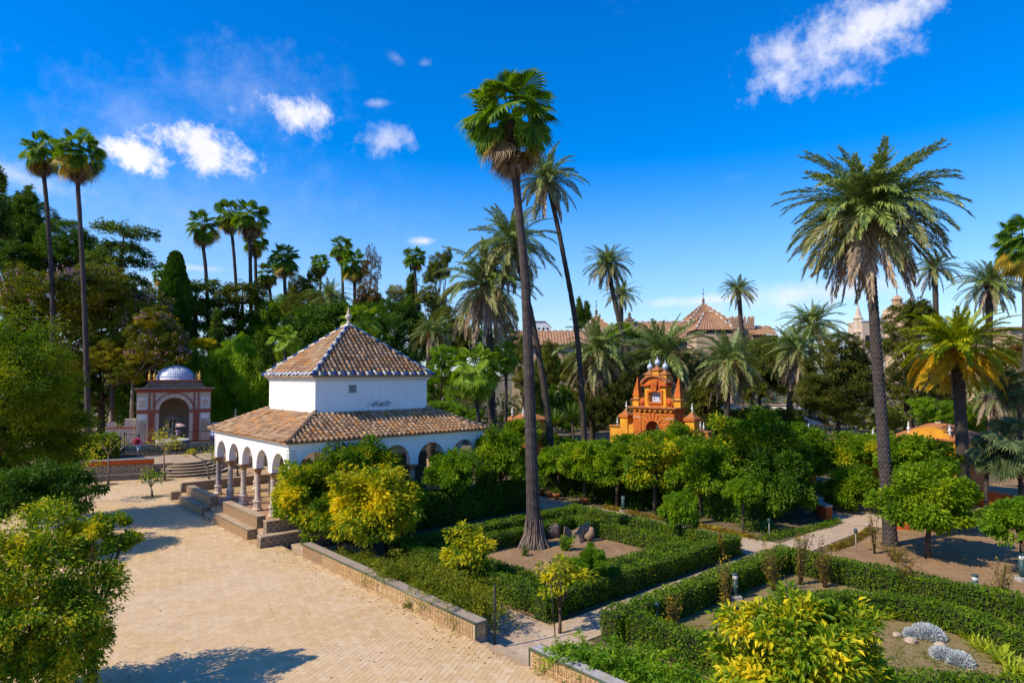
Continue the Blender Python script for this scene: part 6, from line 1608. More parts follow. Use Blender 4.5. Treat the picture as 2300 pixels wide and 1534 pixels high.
def cedar(label, Y, px, py_top, py_bot, half_px, tiers, base_z=G, matn='leaf_cedar', lean=0, group=BT, tiers_r=None, mono=False, dens=1., droop=.12):
    top = at_depth(px, py_top, Y); bot = at_depth(px, py_bot, Y); R = half_px * Y / FPX
    t = thing('cedar', label, 'cedar', Vector((top.x, top.y, base_z)), 0, group)
    H0, H1 = bot.z - base_z, top.z - base_z
    mb = MB(); mb.tube([(0, 0, -.1), (0, 0, H0 * .6), (lean * .5, 0, (H0 + H1) / 2), (lean, 0, H1)], [.5, .42, .28, .06], M['bark_tree'], 9)
    P, D = [], []
    for k in range(tiers):
        f = k / max(1, tiers - 1); z = H0 + (H1 - H0) * f
        r = R * (tiers_r(f) if tiers_r else (1 - .72 * f))
        nb = 7 if not mono else 5
        a0 = random.uniform(0, 6.28)
        for j in range(nb):
            a = a0 + 2 * math.pi * j / nb + random.uniform(-.3, .3); rr = r * random.uniform(.6, 1.08)
            tip = Vector((math.cos(a) * rr + lean * f, math.sin(a) * rr, z + random.uniform(-1.0, 1.0) - rr * droop * random.uniform(.4, 1.8)))
            root = Vector((lean * f, 0, z)); mid = root.lerp(tip, .5) + Vector((0, 0, rr * .12))
            mb.tube([root, mid, tip], [.12, .07, .02], M['bark_tree'], 5)
            n = int(34 * dens * rr + 30)
            s = RNG.uniform(.22, 1.05, n) ** .8; lat = RNG.normal(0, .16, n) * rr * (1.15 - s * .6)
            ax = np.array(tip - root); side = np.array([-math.sin(a), math.cos(a), 0])
            q = np.array(root) + ax * s[:, None] + side * lat[:, None]; q[:, 2] += rr * .12 * 4 * s * (1 - np.minimum(s, 1)) + RNG.normal(0, .30, n)
            P.append(q); D.append(unit(ax[None] / (np.linalg.norm(ax) + 1e-6) * .8 + side * (np.sign(lat)[:, None] * .7) + RNG.normal(0, .35, (n, 3))))
    mb.build('trunk', t)
    P, D = np.concatenate(P), np.concatenate(D)
    # sprays: several short needles tufts at every point
    P = np.repeat(P, 4, 0) + RNG.normal(0, .18, (len(P) * 4, 3)) * np.array([1, 1, .3]); D = np.repeat(D, 4, 0) + RNG.normal(0, .4, (len(D) * 4, 3))
    L = RNG.uniform(.28, .55, len(P))
    put('crown', leaf_mesh('crown', P, D, np.array([0, 0, 1.]) + RNG.normal(0, .3, P.shape), L, L * .34, M[matn]), t)
    return t
cedar('dark cedar with flat layered branches reaching right beside the tall fan palm', 82, 262, 520, 690, 82, 6, lean=1.0, tiers_r=lambda f: 1.0 - .2 * f, dens=.45, droop=.22)
cedar('cedar top with a bent leader rising at the upper left', 95, 66, 440, 590, 62, 8, tiers_r=lambda f: 1 - .9 * f)
cedar('flat topped cedar behind the cypress and the slim palm', 84, 440, 645, 770, 62, 5, tiers_r=lambda f: .8 + .2 * math.sin(3 * f), droop=.03, dens=.7)
cedar('yellow tinged cedar between the tall palm trunks', 86, 545, 650, 780, 78, 5, matn='leaf_olive', tiers_r=lambda f: 1 - .3 * f, droop=.05, dens=.7)
cedar('monkey puzzle like conifer cut by the left edge of the picture', 60, -12, 395, 520, 34, 5, tiers_r=lambda f: 1 - .6 * f, mono=True, dens=1.6)
cedar('dark spiky conifer below the lone slim fan palm', 88, 925, 632, 720, 24, 8, tiers_r=lambda f: 1 - .9 * f)
cedar('young grey green conifer among the bamboo', 78, 488, 722, 790, 16, 7, tiers_r=lambda f: 1 - .95 * f)
for lab, px, yt, w in (('dark pointed conifer on the skyline left of the palace, the taller half', 1302, 682, 20), ('dark pointed conifer on the skyline left of the palace, the shorter half', 1318, 692, 17)):
    cedar(lab, 130, px, yt, 770, w, 9, tiers_r=lambda f: 1 - .9 * f, group='dark conifers by the palace', dens=1.5)
def cypress(label, px, yt, yb, wpx, Y):
    top = at_depth(px, yt, Y); b = at_depth(px, yb, Y); t = thing('cypress', label, 'cypress', Vector((top.x, top.y, G)), 0)
    H = top.z - G; z0 = b.z - G - 4; R = wpx * Y / FPX
    n = 26000; f = RNG.random(n) ** .8; a = RNG.uniform(0, 2 * math.pi, n)
    r = R * np.minimum(1.0, (1 - f) * 2.6 + .18) ** .6 * (.72 + .30 * np.minimum(1, (1 - f) * 1.4)) * np.where(f > .965, np.sqrt(np.maximum(0, 1 - ((f - .965) / .035) ** 2)), 1)
    r = r * (1 + .07 * np.sin(a * 5 + f * 40) + .05 * np.sin(a * 9 - f * 70)) * RNG.uniform(.86, 1.02, n)
    P = np.stack([r * np.cos(a), r * np.sin(a), z0 + (H - z0) * f], 1); O = np.stack([np.cos(a), np.sin(a), np.full(n, .1)], 1)
    L = RNG.uniform(.25, .5, n)
    put('crown', leaf_mesh('crown', P, O * .35 + np.array([0, 0, 1]) + RNG.normal(0, .25, P.shape), O + RNG.normal(0, .4, P.shape), L, L * .42, M['leaf_dark']), t)
    mb = MB(); mb.tube([(0, 0, -.1), (0, 0, H * .5), (0, 0, H * .95)], [.4, .3, .05], M['bark_tree'], 8); mb.build('trunk', t)
    mb = MB(); mb.lathe([(.05, z0), (R * .74, z0 + .5), (R * .72, z0 + (H - z0) * .5), (R * .45, z0 + (H - z0) * .85), (.05, H - .5)], M['leaf_dark'], 12); mb.build('inner_twigs', t)
cypress('dark columnar cypress standing alone against the sky above the domed pavilion', 395, 570, 760, 34, 80)
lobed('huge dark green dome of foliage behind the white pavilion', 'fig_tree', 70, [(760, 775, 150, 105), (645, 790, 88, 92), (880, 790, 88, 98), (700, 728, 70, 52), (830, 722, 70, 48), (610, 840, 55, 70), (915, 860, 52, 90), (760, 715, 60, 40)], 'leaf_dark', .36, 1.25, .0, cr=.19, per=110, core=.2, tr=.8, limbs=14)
for lab, px, py, rx, ry in (('bright bamboo thicket clump beside the domed pavilion', 485, 860, 52, 85), ('bright bamboo thicket clump next to the pavilion roof', 560, 850, 55, 90), ('tall bamboo clump at the back below the palm trunks', 530, 800, 40, 60), ('low bamboo clump in front of the tank railing', 500, 925, 46, 55), ('bamboo clump leaning behind the left eave of the white pavilion', 575, 920, 50, 55), ('small bamboo clump at the left side of the thicket', 440, 830, 32, 50)):
    lobed(lab, 'bamboo', 73 if px == 530 else 71, [(px, py, rx, ry), (px + rx * .3, py - ry * .45, rx * .55, ry * .5), (px - rx * .4, py - ry * .2, rx * .5, ry * .5)], 'leaf_bamboo', .30, 1.3, .8, cr=.30, per=70, hang=.6, tr=.12, aspect=.30, group='bamboo thicket', cat='bamboo', core=.3)
lobed('small yellow leaved shrub at the foot of the slim palm', 'shrub', 74, [(450, 778, 26, 20), (470, 772, 18, 14)], 'leaf_yellow', .26, 1, .8, cat='shrub', tr=.08)
lobed('rusty brown conifer standing above the woodland, upper part', 'rusty_conifer', 92, [(832, 580, 17, 38), (835, 625, 24, 35), (818, 600, 12, 20), (848, 590, 11, 22)], 'leaf_brown', .34, .55, G, tr=.2, cr=.3)
lobed('broad rusty brown conifer in front of the taller one', 'rusty_conifer', 88, [(825, 672, 36, 38), (850, 690, 24, 26), (808, 690, 22, 26)], 'leaf_brown', .34, .8, G, tr=.2, cr=.3)
for lab, mt, Y, lb in [
    ('olive green tree between the bushy fan palm and the little one', 'leaf_olive', 94, [(672, 645, 32, 34), (655, 665, 24, 24), (705, 620, 20, 26), (695, 660, 26, 24)]),
    ('yellow green tree rising left of the skirted date palm', 'leaf_olive', 80, [(985, 600, 30, 40), (968, 620, 20, 28), (1003, 575, 16, 22)]),
    ('pale thin tree on the skyline right of the rusty conifer', 'leaf_pale', 96, [(890, 658, 24, 22), (905, 680, 26, 22)]),
    ('green tree tops behind the short date palm', 'leaf_olive', 78, [(960, 665, 30, 28), (985, 690, 34, 30)]),
    ('dark green tree right of the pavilion roof below the short date palm', 'leaf_fresh', 56, [(985, 850, 55, 40), (960, 890, 40, 35), (1030, 880, 45, 45), (1000, 800, 40, 30)]),
    ('bright low tree behind the right eave of the pavilion', 'leaf_fresh', 52, [(1020, 925, 42, 24), (1060, 935, 30, 20), (985, 915, 30, 18)]),
    ('brownish green tree under the dry skirt of the date palm', 'leaf_olive', 60, [(1180, 850, 32, 40), (1165, 800, 26, 30), (1200, 880, 26, 36)]),
    ('shaded tree mass right of the skirted date palm', 'leaf_dark', 74, [(1070, 780, 60, 50), (1140, 770, 50, 50), (1020, 770, 50, 40), (1230, 830, 35, 45)]),
    ('round green tree in front of the palace roofs', 'leaf_fresh', 84, [(1400, 745, 34, 26), (1435, 758, 32, 24), (1378, 762, 26, 26), (1460, 765, 24, 20)]),
    ('feathery grey green tree before the pale palace wall', 'leaf_olive', 70, [(1232, 800, 24, 40), (1225, 840, 26, 34)]),
    ('dark leafy tree left of the orange gate', 'leaf_magnolia', 66, [(1375, 905, 52, 60), (1340, 930, 46, 52), (1405, 875, 34, 44), (1300, 900, 30, 44)]),
    ('dark leafy tree right of the orange gate', 'leaf_magnolia', 65, [(1575, 915, 44, 58), (1600, 880, 40, 44), (1560, 960, 34, 36)]),
    ('yellowish tree behind the palm with orange fruit right of the gate', 'leaf_olive', 66, [(1705, 820, 44, 52), (1735, 850, 44, 50), (1690, 865, 36, 44), (1755, 790, 30, 34)]),
    ('large dark magnolia left of the tall date palm trunk', 'leaf_magnolia', 55, [(1880, 840, 85, 75), (1835, 890, 60, 60), (1925, 880, 62, 70), (1890, 775, 52, 36), (1870, 920, 84, 44), (1935, 810, 50, 50)]),
    ('leafy tree right of the tall date palm trunk, beneath the church dome', 'leaf_olive', 66, [(2040, 720, 62, 48), (2015, 770, 50, 50), (2085, 740, 46, 48), (2060, 690, 34, 24)]),
    ('dark tree behind the golden green palm', 'leaf_magnolia', 62, [(2030, 860, 60, 64), (2075, 830, 52, 56), (2110, 880, 46, 50)]),
    ('bright green bushes behind the kiosk roof', 'leaf_fresh', 52, [(2105, 935, 48, 36), (2070, 915, 34, 28), (2200, 945, 36, 42), (2150, 930, 40, 36)]),
    ('green tree by the right edge above the grey fan palms', 'leaf_olive', 56, [(2240, 850, 44, 50), (2280, 880, 40, 50), (2262, 800, 40, 40)]),
    ('brown green low trees behind the back row of orange trees', 'leaf_olive', 60, [(1700, 935, 50, 30), (1770, 940, 46, 30), (2000, 945, 40, 34)]),
    ('solid green tree behind the trio of tall palms', 'leaf_fresh', 86, [(600, 715, 44, 56), (640, 700, 48, 46), (575, 740, 40, 46)]),
    ('dense tree under the spiky date palm behind the fig', 'leaf_olive', 84, [(700, 690, 44, 40), (745, 690, 44, 36), (660, 690, 34, 30)]),
    ('dark full tree right of the rusty conifer', 'leaf_dark', 84, [(880, 705, 44, 40), (915, 715, 40, 44), (945, 740, 44, 44)]),
    ('leafy tree filling the view left of the skirted date palm', 'leaf_olive', 72, [(1000, 730, 40, 48), (965, 760, 44, 50), (1040, 760, 40, 46)]),
    ('broad green tree in front of the long palace wing', 'leaf_olive', 80, [(1240, 815, 46, 48), (1300, 820, 46, 42), (1270, 850, 60, 46), (1215, 850, 36, 46)]),
    ('leafy tree before the palace wall behind the gate', 'leaf_olive', 74, [(1450, 815, 50, 40), (1405, 830, 44, 44), (1500, 850, 60, 46), (1560, 820, 46, 40)]),
    ('dark leafy tree hiding the foot of the hip roofed block', 'leaf_magnolia', 78, [(1610, 830, 50, 46), (1660, 815, 44, 44), (1580, 870, 60, 46)]),
    ('green tree before the low roof right of the brick tower', 'leaf_olive', 84, [(1730, 780, 40, 32), (1690, 790, 34, 32), (1765, 790, 36, 34)]),
    ('dark shrubs at the left of the gate behind the spiky yucca', 'leaf_dark', 62, [(1285, 935, 46, 40), (1255, 900, 36, 40), (1210, 930, 40, 46)])]:
    lobed(lab, 'background_tree', Y, lb, mt, .17 if Y < 60 else .23 if Y < 75 else .3, .85, G, cr=.26, tr=.22, group=BT)
# distant woodland closing the gaps near the ground
P_ = []
for k in range(150):
    a = RNG.uniform(-55, 55); r = RNG.uniform(88, 105)
    P_.append((r * math.sin(math.radians(a)), r * math.cos(math.radians(a)), RNG.uniform(0, 4.5), RNG.uniform(2.5, 4.5)))
P_ = np.array(P_); p, d = clump_points(P_[:, :3] * 1.0, P_[:, 3], 170, .7, .4)
p[:, 2] = np.abs(p[:, 2]) * .95
L_ = RNG.uniform(.4, .8, len(p))
tag(put('far_woodland', leaf_mesh('far_woodland', p, d + RNG.normal(0, .5, p.shape), d + np.array([0, 0, .8]), L_, L_ * .5, M['leaf_olive'])), 'low distant woodland closing the view behind all the garden trees', 'woodland', kind='stuff')

# ------------------------------------------------------------------ low plants
def tuft(label, name, cat, pos, n, L, mat, up=.8, w=.05, spread=.12, group=None, arch=.5, kind=None):
    """strap leaves arching from one point"""
    V, F = [], []
    pos = [pos] if isinstance(pos, Vector) else pos
    b0 = pos[0]
    for pp in pos:
        q = pp - b0
        for k in range(n):
            a = random.uniform(0, 6.28); e = random.uniform(.35, 1.0) * up; l = L * random.uniform(.65, 1.15)
            d = Vector((math.cos(a), math.sin(a), 0)); s = Vector((-math.sin(a), math.cos(a), 0)) * w * .5
            r = q + d * random.uniform(0, spread) + Vector((random.gauss(0, spread * .5), random.gauss(0, spread * .5), 0))
            pts = [r]; th = math.asin(min(.98, e))
            for j in range(3):
                pts.append(pts[-1] + (d * math.cos(th) + Vector((0, 0, math.sin(th)))) * (l / 3)); th -= arch * random.uniform(.6, 1.2)
            b = len(V)
            for j, ww in enumerate((1, 1.1, .8)): V += [pts[j] - s * ww, pts[j] + s * ww]
            V.append(pts[3])
            F += [(b, b + 1, b + 3, b + 2), (b + 2, b + 3, b + 5, b + 4), (b + 4, b + 5, b + 6)]
    me = bpy.data.meshes.new(name); me.from_pydata([tuple(v) for v in V], [], F); me.materials.append(M[mat])
    return tag(put(name, me, None, b0), label, cat, group, kind)
for lab, px, py in (('strap leaved clump at the foot of the small orange tree by the path corner', 1690, 1188), ('strap leaved clump right of the path corner tree', 1725, 1192), ('strap leaved clump left of the path corner tree', 1625, 1165), ('strap leaved clump beside the bollard lamp', 1428, 1142), ('strap leaved clump left of the bollard lamp', 1372, 1135), ('strap leaved clump beneath the second tree of the front row', 1320, 1126), ('strap leaved clump behind the terracotta pots', 1275, 1112), ('dark strap leaved clump beneath the large front row tree', 1512, 1158)):
    tuft(lab, 'strap_plant', 'plant', on_ground(px, py, G), 46, .95, 'leaf_strap', .9, .07, .3, 'strap leaved plants along the far path')
for lab, px, py, Y, L in (('spiky yucca with stiff leaves left of the gate, the right hand head', 1285, 945, 53, 1.7), ('spiky yucca with stiff leaves left of the gate, the left hand head', 1245, 955, 54, 1.6)):
    c = at_depth(px, py, Y); o = thing('yucca', lab, 'yucca', Vector((c.x, c.y, G)))
    mb = MB(); mb.tube([(0, 0, -.1), (.1, 0, (c.z - G) * .6), (0, 0, c.z - G)], [.14, .11, .10], M['bark_date'], 7); mb.build('trunk', o)
    tf = tuft('', 'leaves', '', Vector((0, 0, 0)), 90, L, 'leaf_strap', 1.0, .11, .1, arch=.08)
    for k_ in ('label', 'category'):
        if k_ in tf: del tf[k_]
    tf.parent = o; tf.location = (0, 0, c.z - G)
iris_line = [on_ground(x, y, G) for x, y in [(1925, 1394), (1965, 1388), (2010, 1385), (2050, 1390), (2095, 1400), (2130, 1412), (2165, 1425), (2195, 1442), (2225, 1462), (2252, 1484), (2275, 1506), (2290, 1530)]]
ip = []
for a, b in zip(iris_line[:-1], iris_line[1:]):
    for k in range(5):
        q = a.lerp(b, k / 5); ip.append(q + Vector((random.gauss(0, .10), random.gauss(0, .10), 0)))
tuft('curving border of pale yellow green iris blades round the mound with silver bushes', 'iris_border', 'plants', ip, 16, .42, 'leaf_iris', 1.0, .045, .10, arch=.16, kind='stuff')
tuft('iris clump beside the foreground tree', 'iris', 'plant', [on_ground(1905 + k * 9, 1448 + k * 6, G) for k in range(8)], 12, .42, 'leaf_iris', 1.0, .045, .10, arch=.16)
# low mound with dry grass
gp = []
tuft('patches of short dry grass on the mound', 'grass', 'grass', [on_ground(random.uniform(1930, 2260), random.uniform(1405, 1515), G) for k in range(230)] + [on_ground(random.uniform(1540, 1640), random.uniform(1405, 1450), G) for k in range(120)], 7, .10, 'leaf_olive', .8, .015, .12, kind='stuff')
def silver(label, blobs):
    c0 = on_ground(*blobs[0][:2], G); P, D = [], []
    for px, py, r in blobs:
        c = on_ground(px, py, G) - c0
        n = 1500; d = rand_dir(n); d[:, 2] = np.abs(d[:, 2]); rr = RNG.uniform(.55, 1, n)[:, None]
        P.append(np.array(c) + d * rr * np.array([r, r, r * .85])); D.append(d + RNG.normal(0, .35, (n, 3)) + np.array([0, 0, .3]))
    P, D = np.concatenate(P), np.concatenate(D); L = RNG.uniform(.06, .13, len(P))
    tag(put('silver_bush', leaf_mesh('silver_bush', P, D, rand_dir(len(P)), L, L * .34, M['leaf_silver']), None, c0), label, 'bush', 'silver leaved bushes on the mound')
silver('silver leaved bush on the mound, the larger one with a small side tuft', [(2090, 1432, .36), (2050, 1428, .20), (2075, 1424, .3)])
silver('silver leaved bush on the mound, lower one split in two halves', [(2122, 1478, .27), (2155, 1490, .30), (2110, 1470, .18)])
def rock(label, px, py, r, z=G, mat='rock'):
    c = on_ground(px, py, z); bm = bmesh.new(); bmesh.ops.create_icosphere(bm, subdivisions=2, radius=r)
    for v in bm.verts: v.co *= 1 + .22 * math.sin(v.co.x * 17 + px) * math.cos(v.co.y * 13 + py) + random.uniform(-.06, .06); v.co.z *= .62
    me = bpy.data.meshes.new('rock'); bm.to_mesh(me); bm.free(); me.materials.append(M[mat])
    tag(put('rock', me, None, c + Vector((0, 0, r * .2))), label, 'rock', 'rocks on the mound')
rock('buff rock just below the left end of the larger silver bush', 2045, 1442, .17); rock('flat stone left of the larger silver bush', 2015, 1428, .13); rock('flat reddish stone between the two silver bushes', 2112, 1452, .16); rock('small pale stone on the near slope of the mound', 2180, 1505, .05)
# fallen leaves
def litter(label, name, n, fn, z):
    P = np.array([fn() for _ in range(n)]); P = np.concatenate([P, np.full((n, 1), z)], 1); P[:, 2] += RNG.uniform(.003, .012, n)
    L = RNG.uniform(.05, .11, n); tag(put(name, leaf_mesh(name, P, rand_dir(n) * np.array([1, 1, .08]), np.array([0, 0, 1.]) + RNG.normal(0, .2, (n, 3)), L, L * .5, M['leaf_shrub'], .05)), label, 'leaf litter', kind='stuff')
def near_wall():
    u = random.uniform(13, 27); q = uvz(u, 11.1 - abs(random.gauss(0, .5))); return (q.x, q.y)
def on_plaza():
    q = on_ground(random.uniform(60, 1000), random.uniform(1130, 1530), 0); return (q.x, q.y) if q.dot(VA) < 10.2 else near_wall()
litter('scattered fallen leaves on the plaza bricks, thickest along the tiled wall', 'fallen_leaves', 260, lambda: near_wall() if random.random() < .55 else on_plaza(), 0.0)
def in_bed():
    q = uvz(random.uniform(15.8, 22.5), random.uniform(15.8, 23.8)); return (q.x, q.y)
litter('dry leaf litter on the sand of the square bed', 'fallen_leaves', 220, in_bed, G)
def in_sand():
    q = uvz(random.uniform(4, 12), random.uniform(26, 36)); return (q.x, q.y)
litter('dry leaf litter on the sandy ground under the right hand orange trees', 'fallen_leaves', 420, in_sand, G)
# brown climbing shrubs poking from the hedges
def shrub(label, px, py, h, r, z0=G, n=900, matn='leaf_shrub', leaf=.08, name='autumn_shrub', group='brown leaved shrubs growing through the hedges', stems=12):
    c = on_ground(px, py, z0); t = thing(name, label, 'shrub', c, 0, group)
    mb = MB(); P, D = [], []
    for k in range(stems):
        a = random.uniform(0, 6.28); l = h * random.uniform(.7, 1.15); rr = r * random.uniform(.2, 1)
        p1 = Vector((math.cos(a) * rr * .4, math.sin(a) * rr * .4, l * .5)); p2 = Vector((math.cos(a) * rr, math.sin(a) * rr, l))
        mb.tube([(random.gauss(0, .05), random.gauss(0, .05), 0), p1, p2], [.014, .010, .004], M['bark_tree'], 4)
        m = n // stems; s = RNG.uniform(.15, 1.03, m)[:, None]
        q = np.where(s < .5, np.array(p1) * s * 2, np.array(p1) + (np.array(p2) - np.array(p1)) * (s * 2 - 1)); P.append(q + RNG.normal(0, .07, (m, 3)) * (1.2 - s * .7)); D.append(rand_dir(m) + np.array([0, 0, .2]))
    mb.build('stem', t); P, D = np.concatenate(P), np.concatenate(D); L = leaf * RNG.uniform(.6, 1.3, len(P))
    put('foliage', leaf_mesh('foliage', P, D, rand_dir(len(P)) + np.array([0, 0, .8]), L, L * .6, M[matn]), t)
for a in [('tall brown and yellow shrub on the corner of the hedge by the path', 1800, 1312, 1.75, .55), ('brown shrub left of the tallest one on the same hedge', 1738, 1330, 1.45, .5), ('yellow brown shrub right of the hedge corner', 1852, 1318, 1.5, .45), ('brown shrub with yellow leaves midway along the back hedge', 2035, 1345, 1.45, .5), ('brown green shrub through the back hedge near the right edge', 2245, 1375, 1.5, .55), ('bare brown twiggy shrub inside the path hedge', 1632, 1372, 1.5, .4), ('slim brown shrub with yellow leaves inside the front hedge', 1510, 1432, 1.1, .28), ('thin yellow leaved shoot at the end of the square hedge', 1618, 1262, 1.25, .10), ('brown leaved shrub behind the path corner tree', 1648, 1170, 1.8, .5)]:
    shrub(*a, n=620)
shrub('thin brown seedling tied to sticks by the curved wall', 1964, 1243, 1.6, .3, n=320); shrub('low brown weeds at the foot of the tall date palm', 2010, 1262, .6, .8, n=500); shrub('small bushy plant below the tallest palm', 1180, 1248, .3, .16, n=160, matn='leaf_hedge'); shrub('leafy plant beside the old stump', 1270, 1236, .55, .35, n=420, matn='leaf_fresh', leaf=.13); shrub('ivy tangle over the old stump', 1268, 1195, .9, .5, n=700, matn='leaf_hedge')
# box edging along the far paths
def edging(label, pts, n, r, mat='leaf_shrub'):
    L = [on_ground(x, y, G) for x, y in pts]; P, D = [], []; c0 = L[0]
    for a, b in zip(L[:-1], L[1:]):
        for k in range(n):
            c = a.lerp(b, k / n) - c0; m = 120; d = rand_dir(m); d[:, 2] = np.abs(d[:, 2]); P.append(np.array(c) + d * r * RNG.uniform(.5, 1.1, (m, 1))); D.append(d + RNG.normal(0, .5, (m, 3)))
    P, D = np.concatenate(P), np.concatenate(D); l = RNG.uniform(.05, .09, len(P))
    tag(put('edging_plants', leaf_mesh('edging_plants', P, D, rand_dir(len(P)), l, l * .6, M[mat]), None, c0), label, 'edging plants', kind='stuff')
edging('low rust green edging plants along the near side of the orange tree bed', [(1360, 1142), (1480, 1168), (1590, 1188), (1700, 1212)], 12, .22)
edging('low dark edging plants along the left of the path to the court', [(1712, 1214), (1780, 1200), (1850, 1185), (1885, 1172)], 9, .24, 'leaf_hedge')
edging('low green edging plants along the right of the path to the court', [(1868, 1236), (1905, 1222), (1945, 1200), (1955, 1192)], 8, .20, 'leaf_shrub')
edging('pale seed heads of grasses beyond the curved wall', [(1815, 1095), (1890, 1100)], 10, .4, 'leaf_pale')
# asparagus fern spilling over the long wall, and the vine on the near wall
def fern(label, spots, n, L, matn, name='fern', cat='fern', leaf=.075, droop=.9):
    P, D = [], []; c0 = spots[0]; mb = MB()
    for c in spots:
        for k in range(n):
            a = random.uniform(0, 6.28); l = L * random.uniform(.6, 1.2); th = random.uniform(.5, 1.3); p = (c - c0) + Vector((random.gauss(0, .15), random.gauss(0, .15), 0)); d = Vector((math.cos(a), math.sin(a), 0)); pts = [p]
            for j in range(7):
                p = p + (d * math.cos(th) + Vector((0, 0, math.sin(th)))) * (l / 7); th -= droop * .32; pts.append(p)
            mb.tube(pts, [.006] * 7 + [.003], M[matn], 3)
            for j in range(1, 8):
                m = 9; P.append(np.array(pts[j]) + RNG.normal(0, .05, (m, 3))); D.append(np.array(d) * .5 + RNG.normal(0, .7, (m, 3)))
    P, D = np.concatenate(P), np.concatenate(D); l = leaf * RNG.uniform(.7, 1.4, len(P))
    V, F = leaf_quads(P, D, rand_dir(len(P)) + np.array([0, 0, .7]), l, l * .30)
    t = thing(name, label, cat, c0); mb.build('stem', t); put('foliage', np_mesh('foliage', V, F, M[matn]), t)
fern('feathery asparagus fern spilling over the near end of the long tiled wall', [uvz(15.6 + .55 * k, 12.25 + random.uniform(-.15, .35), .05 + random.uniform(0, .3)) for k in range(9)], 44, 1.3, 'leaf_fern', leaf=.10)
fern('darker feathery fern in the shade behind the middle of the long wall', [uvz(20.6 + .55 * k, 12.5 + random.uniform(-.2, .3), -.2) for k in range(8)], 34, 1.0, 'leaf_fern', leaf=.09)
fern('leafy vine tumbling over the near tiled wall at the bottom of the picture', [uvz(7.2 + .5 * k, 12.2 + random.uniform(-.2, .5), -.15 + random.uniform(0, .4)) for k in range(9)], 34, 1.0, 'leaf_fresh', 'vine', 'vine', .13, .7)
fern('thin trailing vine behind the end of the near tiled wall', [uvz(11.7, 12.15, .1), uvz(11.2, 12.4, -.1), uvz(10.6, 12.0, -.1)], 16, .75, 'leaf_jac', 'vine', 'vine', .09, .8)
# small young trees on the plaza, each in a round earth pit
def young_tree(label, px, py, top_py, r_px, trunk_pts, n=350, pit=True, kind='leaf_half'):
    b = on_ground(px, py, 0); Y = b.y; t = thing('young_tree', label, 'young tree', b, 0, 'young orange trees on the plaza')
    pts = [Vector((0, 0, -.03))] + [at_depth(x, y, Y) - b for x, y in trunk_pts]
    mb = MB(); k = len(pts); mb.tube(pts, [.085 - .05 * i / (k - 1) for i in range(k)], M['bark_grey'], 7)
    top = pts[-1]; cc = at_depth(*r_px[:2], Y) - b; R = r_px[2] * Y / FPX; P, D = [], []
    for i in range(9):
        d = Vector(rand_dir(1)[0]); d.z = abs(d.z) * .8 + .1; tip = cc + d * R * .8; mb.tube([top, top.lerp(tip, .5) + Vector((0, 0, .05)), tip], [.03, .02, .008], M['bark_grey'], 5)
        m = n // 9; q = np.array(tip) + RNG.normal(0, R * .28, (m, 3)); P.append(q); D.append(rand_dir(m) + np.array(d) * .6)
    mb.build('trunk', t); P, D = np.concatenate(P), np.concatenate(D); L = .15 * RNG.uniform(.7, 1.3, len(P))
    put('crown', leaf_mesh('crown', P, D, rand_dir(len(P)) + np.array([0, 0, 1]), L, L * .5, M[kind]), t)
    if pit:
        mb = MB(); mb.add([(.62 * math.cos(2 * math.pi * i / 20), .62 * math.sin(2 * math.pi * i / 20), .006) for i in range(20)], [tuple(range(20))], M['earth']); mb.build('tree_pit', t)
young_tree('young tree with a thin trunk and sparse yellow crown before the lattice wall', 243, 1088, 985, (246, 1005, 34), [(244, 1050), (243, 1022)], 300)
young_tree('stocky pale trunked young tree standing at the foot of the curved steps', 370, 1078, 985, (363, 1000, 32), [(369, 1050), (368, 1018)], 420, kind='leaf_yellow')
young_tree('lowest young tree, a little bush in a round pit on the plaza', 342, 1116, 1058, (336, 1078, 24), [(341, 1103), (339, 1094)], 260)
young_tree('leaning young tree with a bent bare trunk on the curved steps', 470, 1076, 1010, (430, 1020, 13), [(466, 1050), (455, 1032), (437, 1024)], 130, False, 'leaf_yellow')
young_tree('young tree with two dark forked stems under the left edge trees', 168, 1130, 1020, (185, 1040, 40), [(172, 1090), (180, 1058)], 380, kind='leaf_yellow')
young_tree('young tree trunk behind the first column of the pavilion', 478, 1066, 1010, (482, 1025, 26), [(480, 1050), (484, 1035)], 200, False)

# ------------------------------------------------------------------ lamps, pots, stump, poles
def bollard(label, px, py, s=1.0, z=G):
    t = thing('bollard_lamp', label, 'bollard lamp', on_ground(px, py, z), 0, 'bollard lamps in the gardens')
    m = MB(); m.box(-.2 * s, .2 * s, -.2 * s, .2 * s, -.02, .14 * s, M['concrete'], bev=.015); m.build('base', t)
    m = MB(); m.lathe([(.10 * s, .14 * s), (.10 * s, .72 * s)], M['lamp_green'], 14); m.build('post', t)
    m = MB(); m.lathe([(.095 * s, .721 * s), (.095 * s, .88 * s)], M['lamp_white'], 14); m.build('lens', t)
    m = MB(); m.lathe([(.11 * s, .881 * s), (.11 * s, .93 * s), (.05 * s, .96 * s)], M['lamp_green'], 14); m.build('cap', t)
bollard('blue green bollard lamp among strap leaved plants by the orange trees', 1400, 1150); bollard('bollard lamp half hidden behind the curved hedge', 2192, 1352, .95); bollard('bollard lamp cut by the right edge of the picture on the sandy ground', 2297, 1304, 1.05); bollard('pale topped bollard lamp inside the path hedge behind the foreground tree', 1652, 1345, .9); bollard('small grey bollard in the gap between the two far right hedges of the square bed', 1428, 1196, .6); bollard('grey post beside the strip of sand left of the curved wall', 1813, 1150, .8)
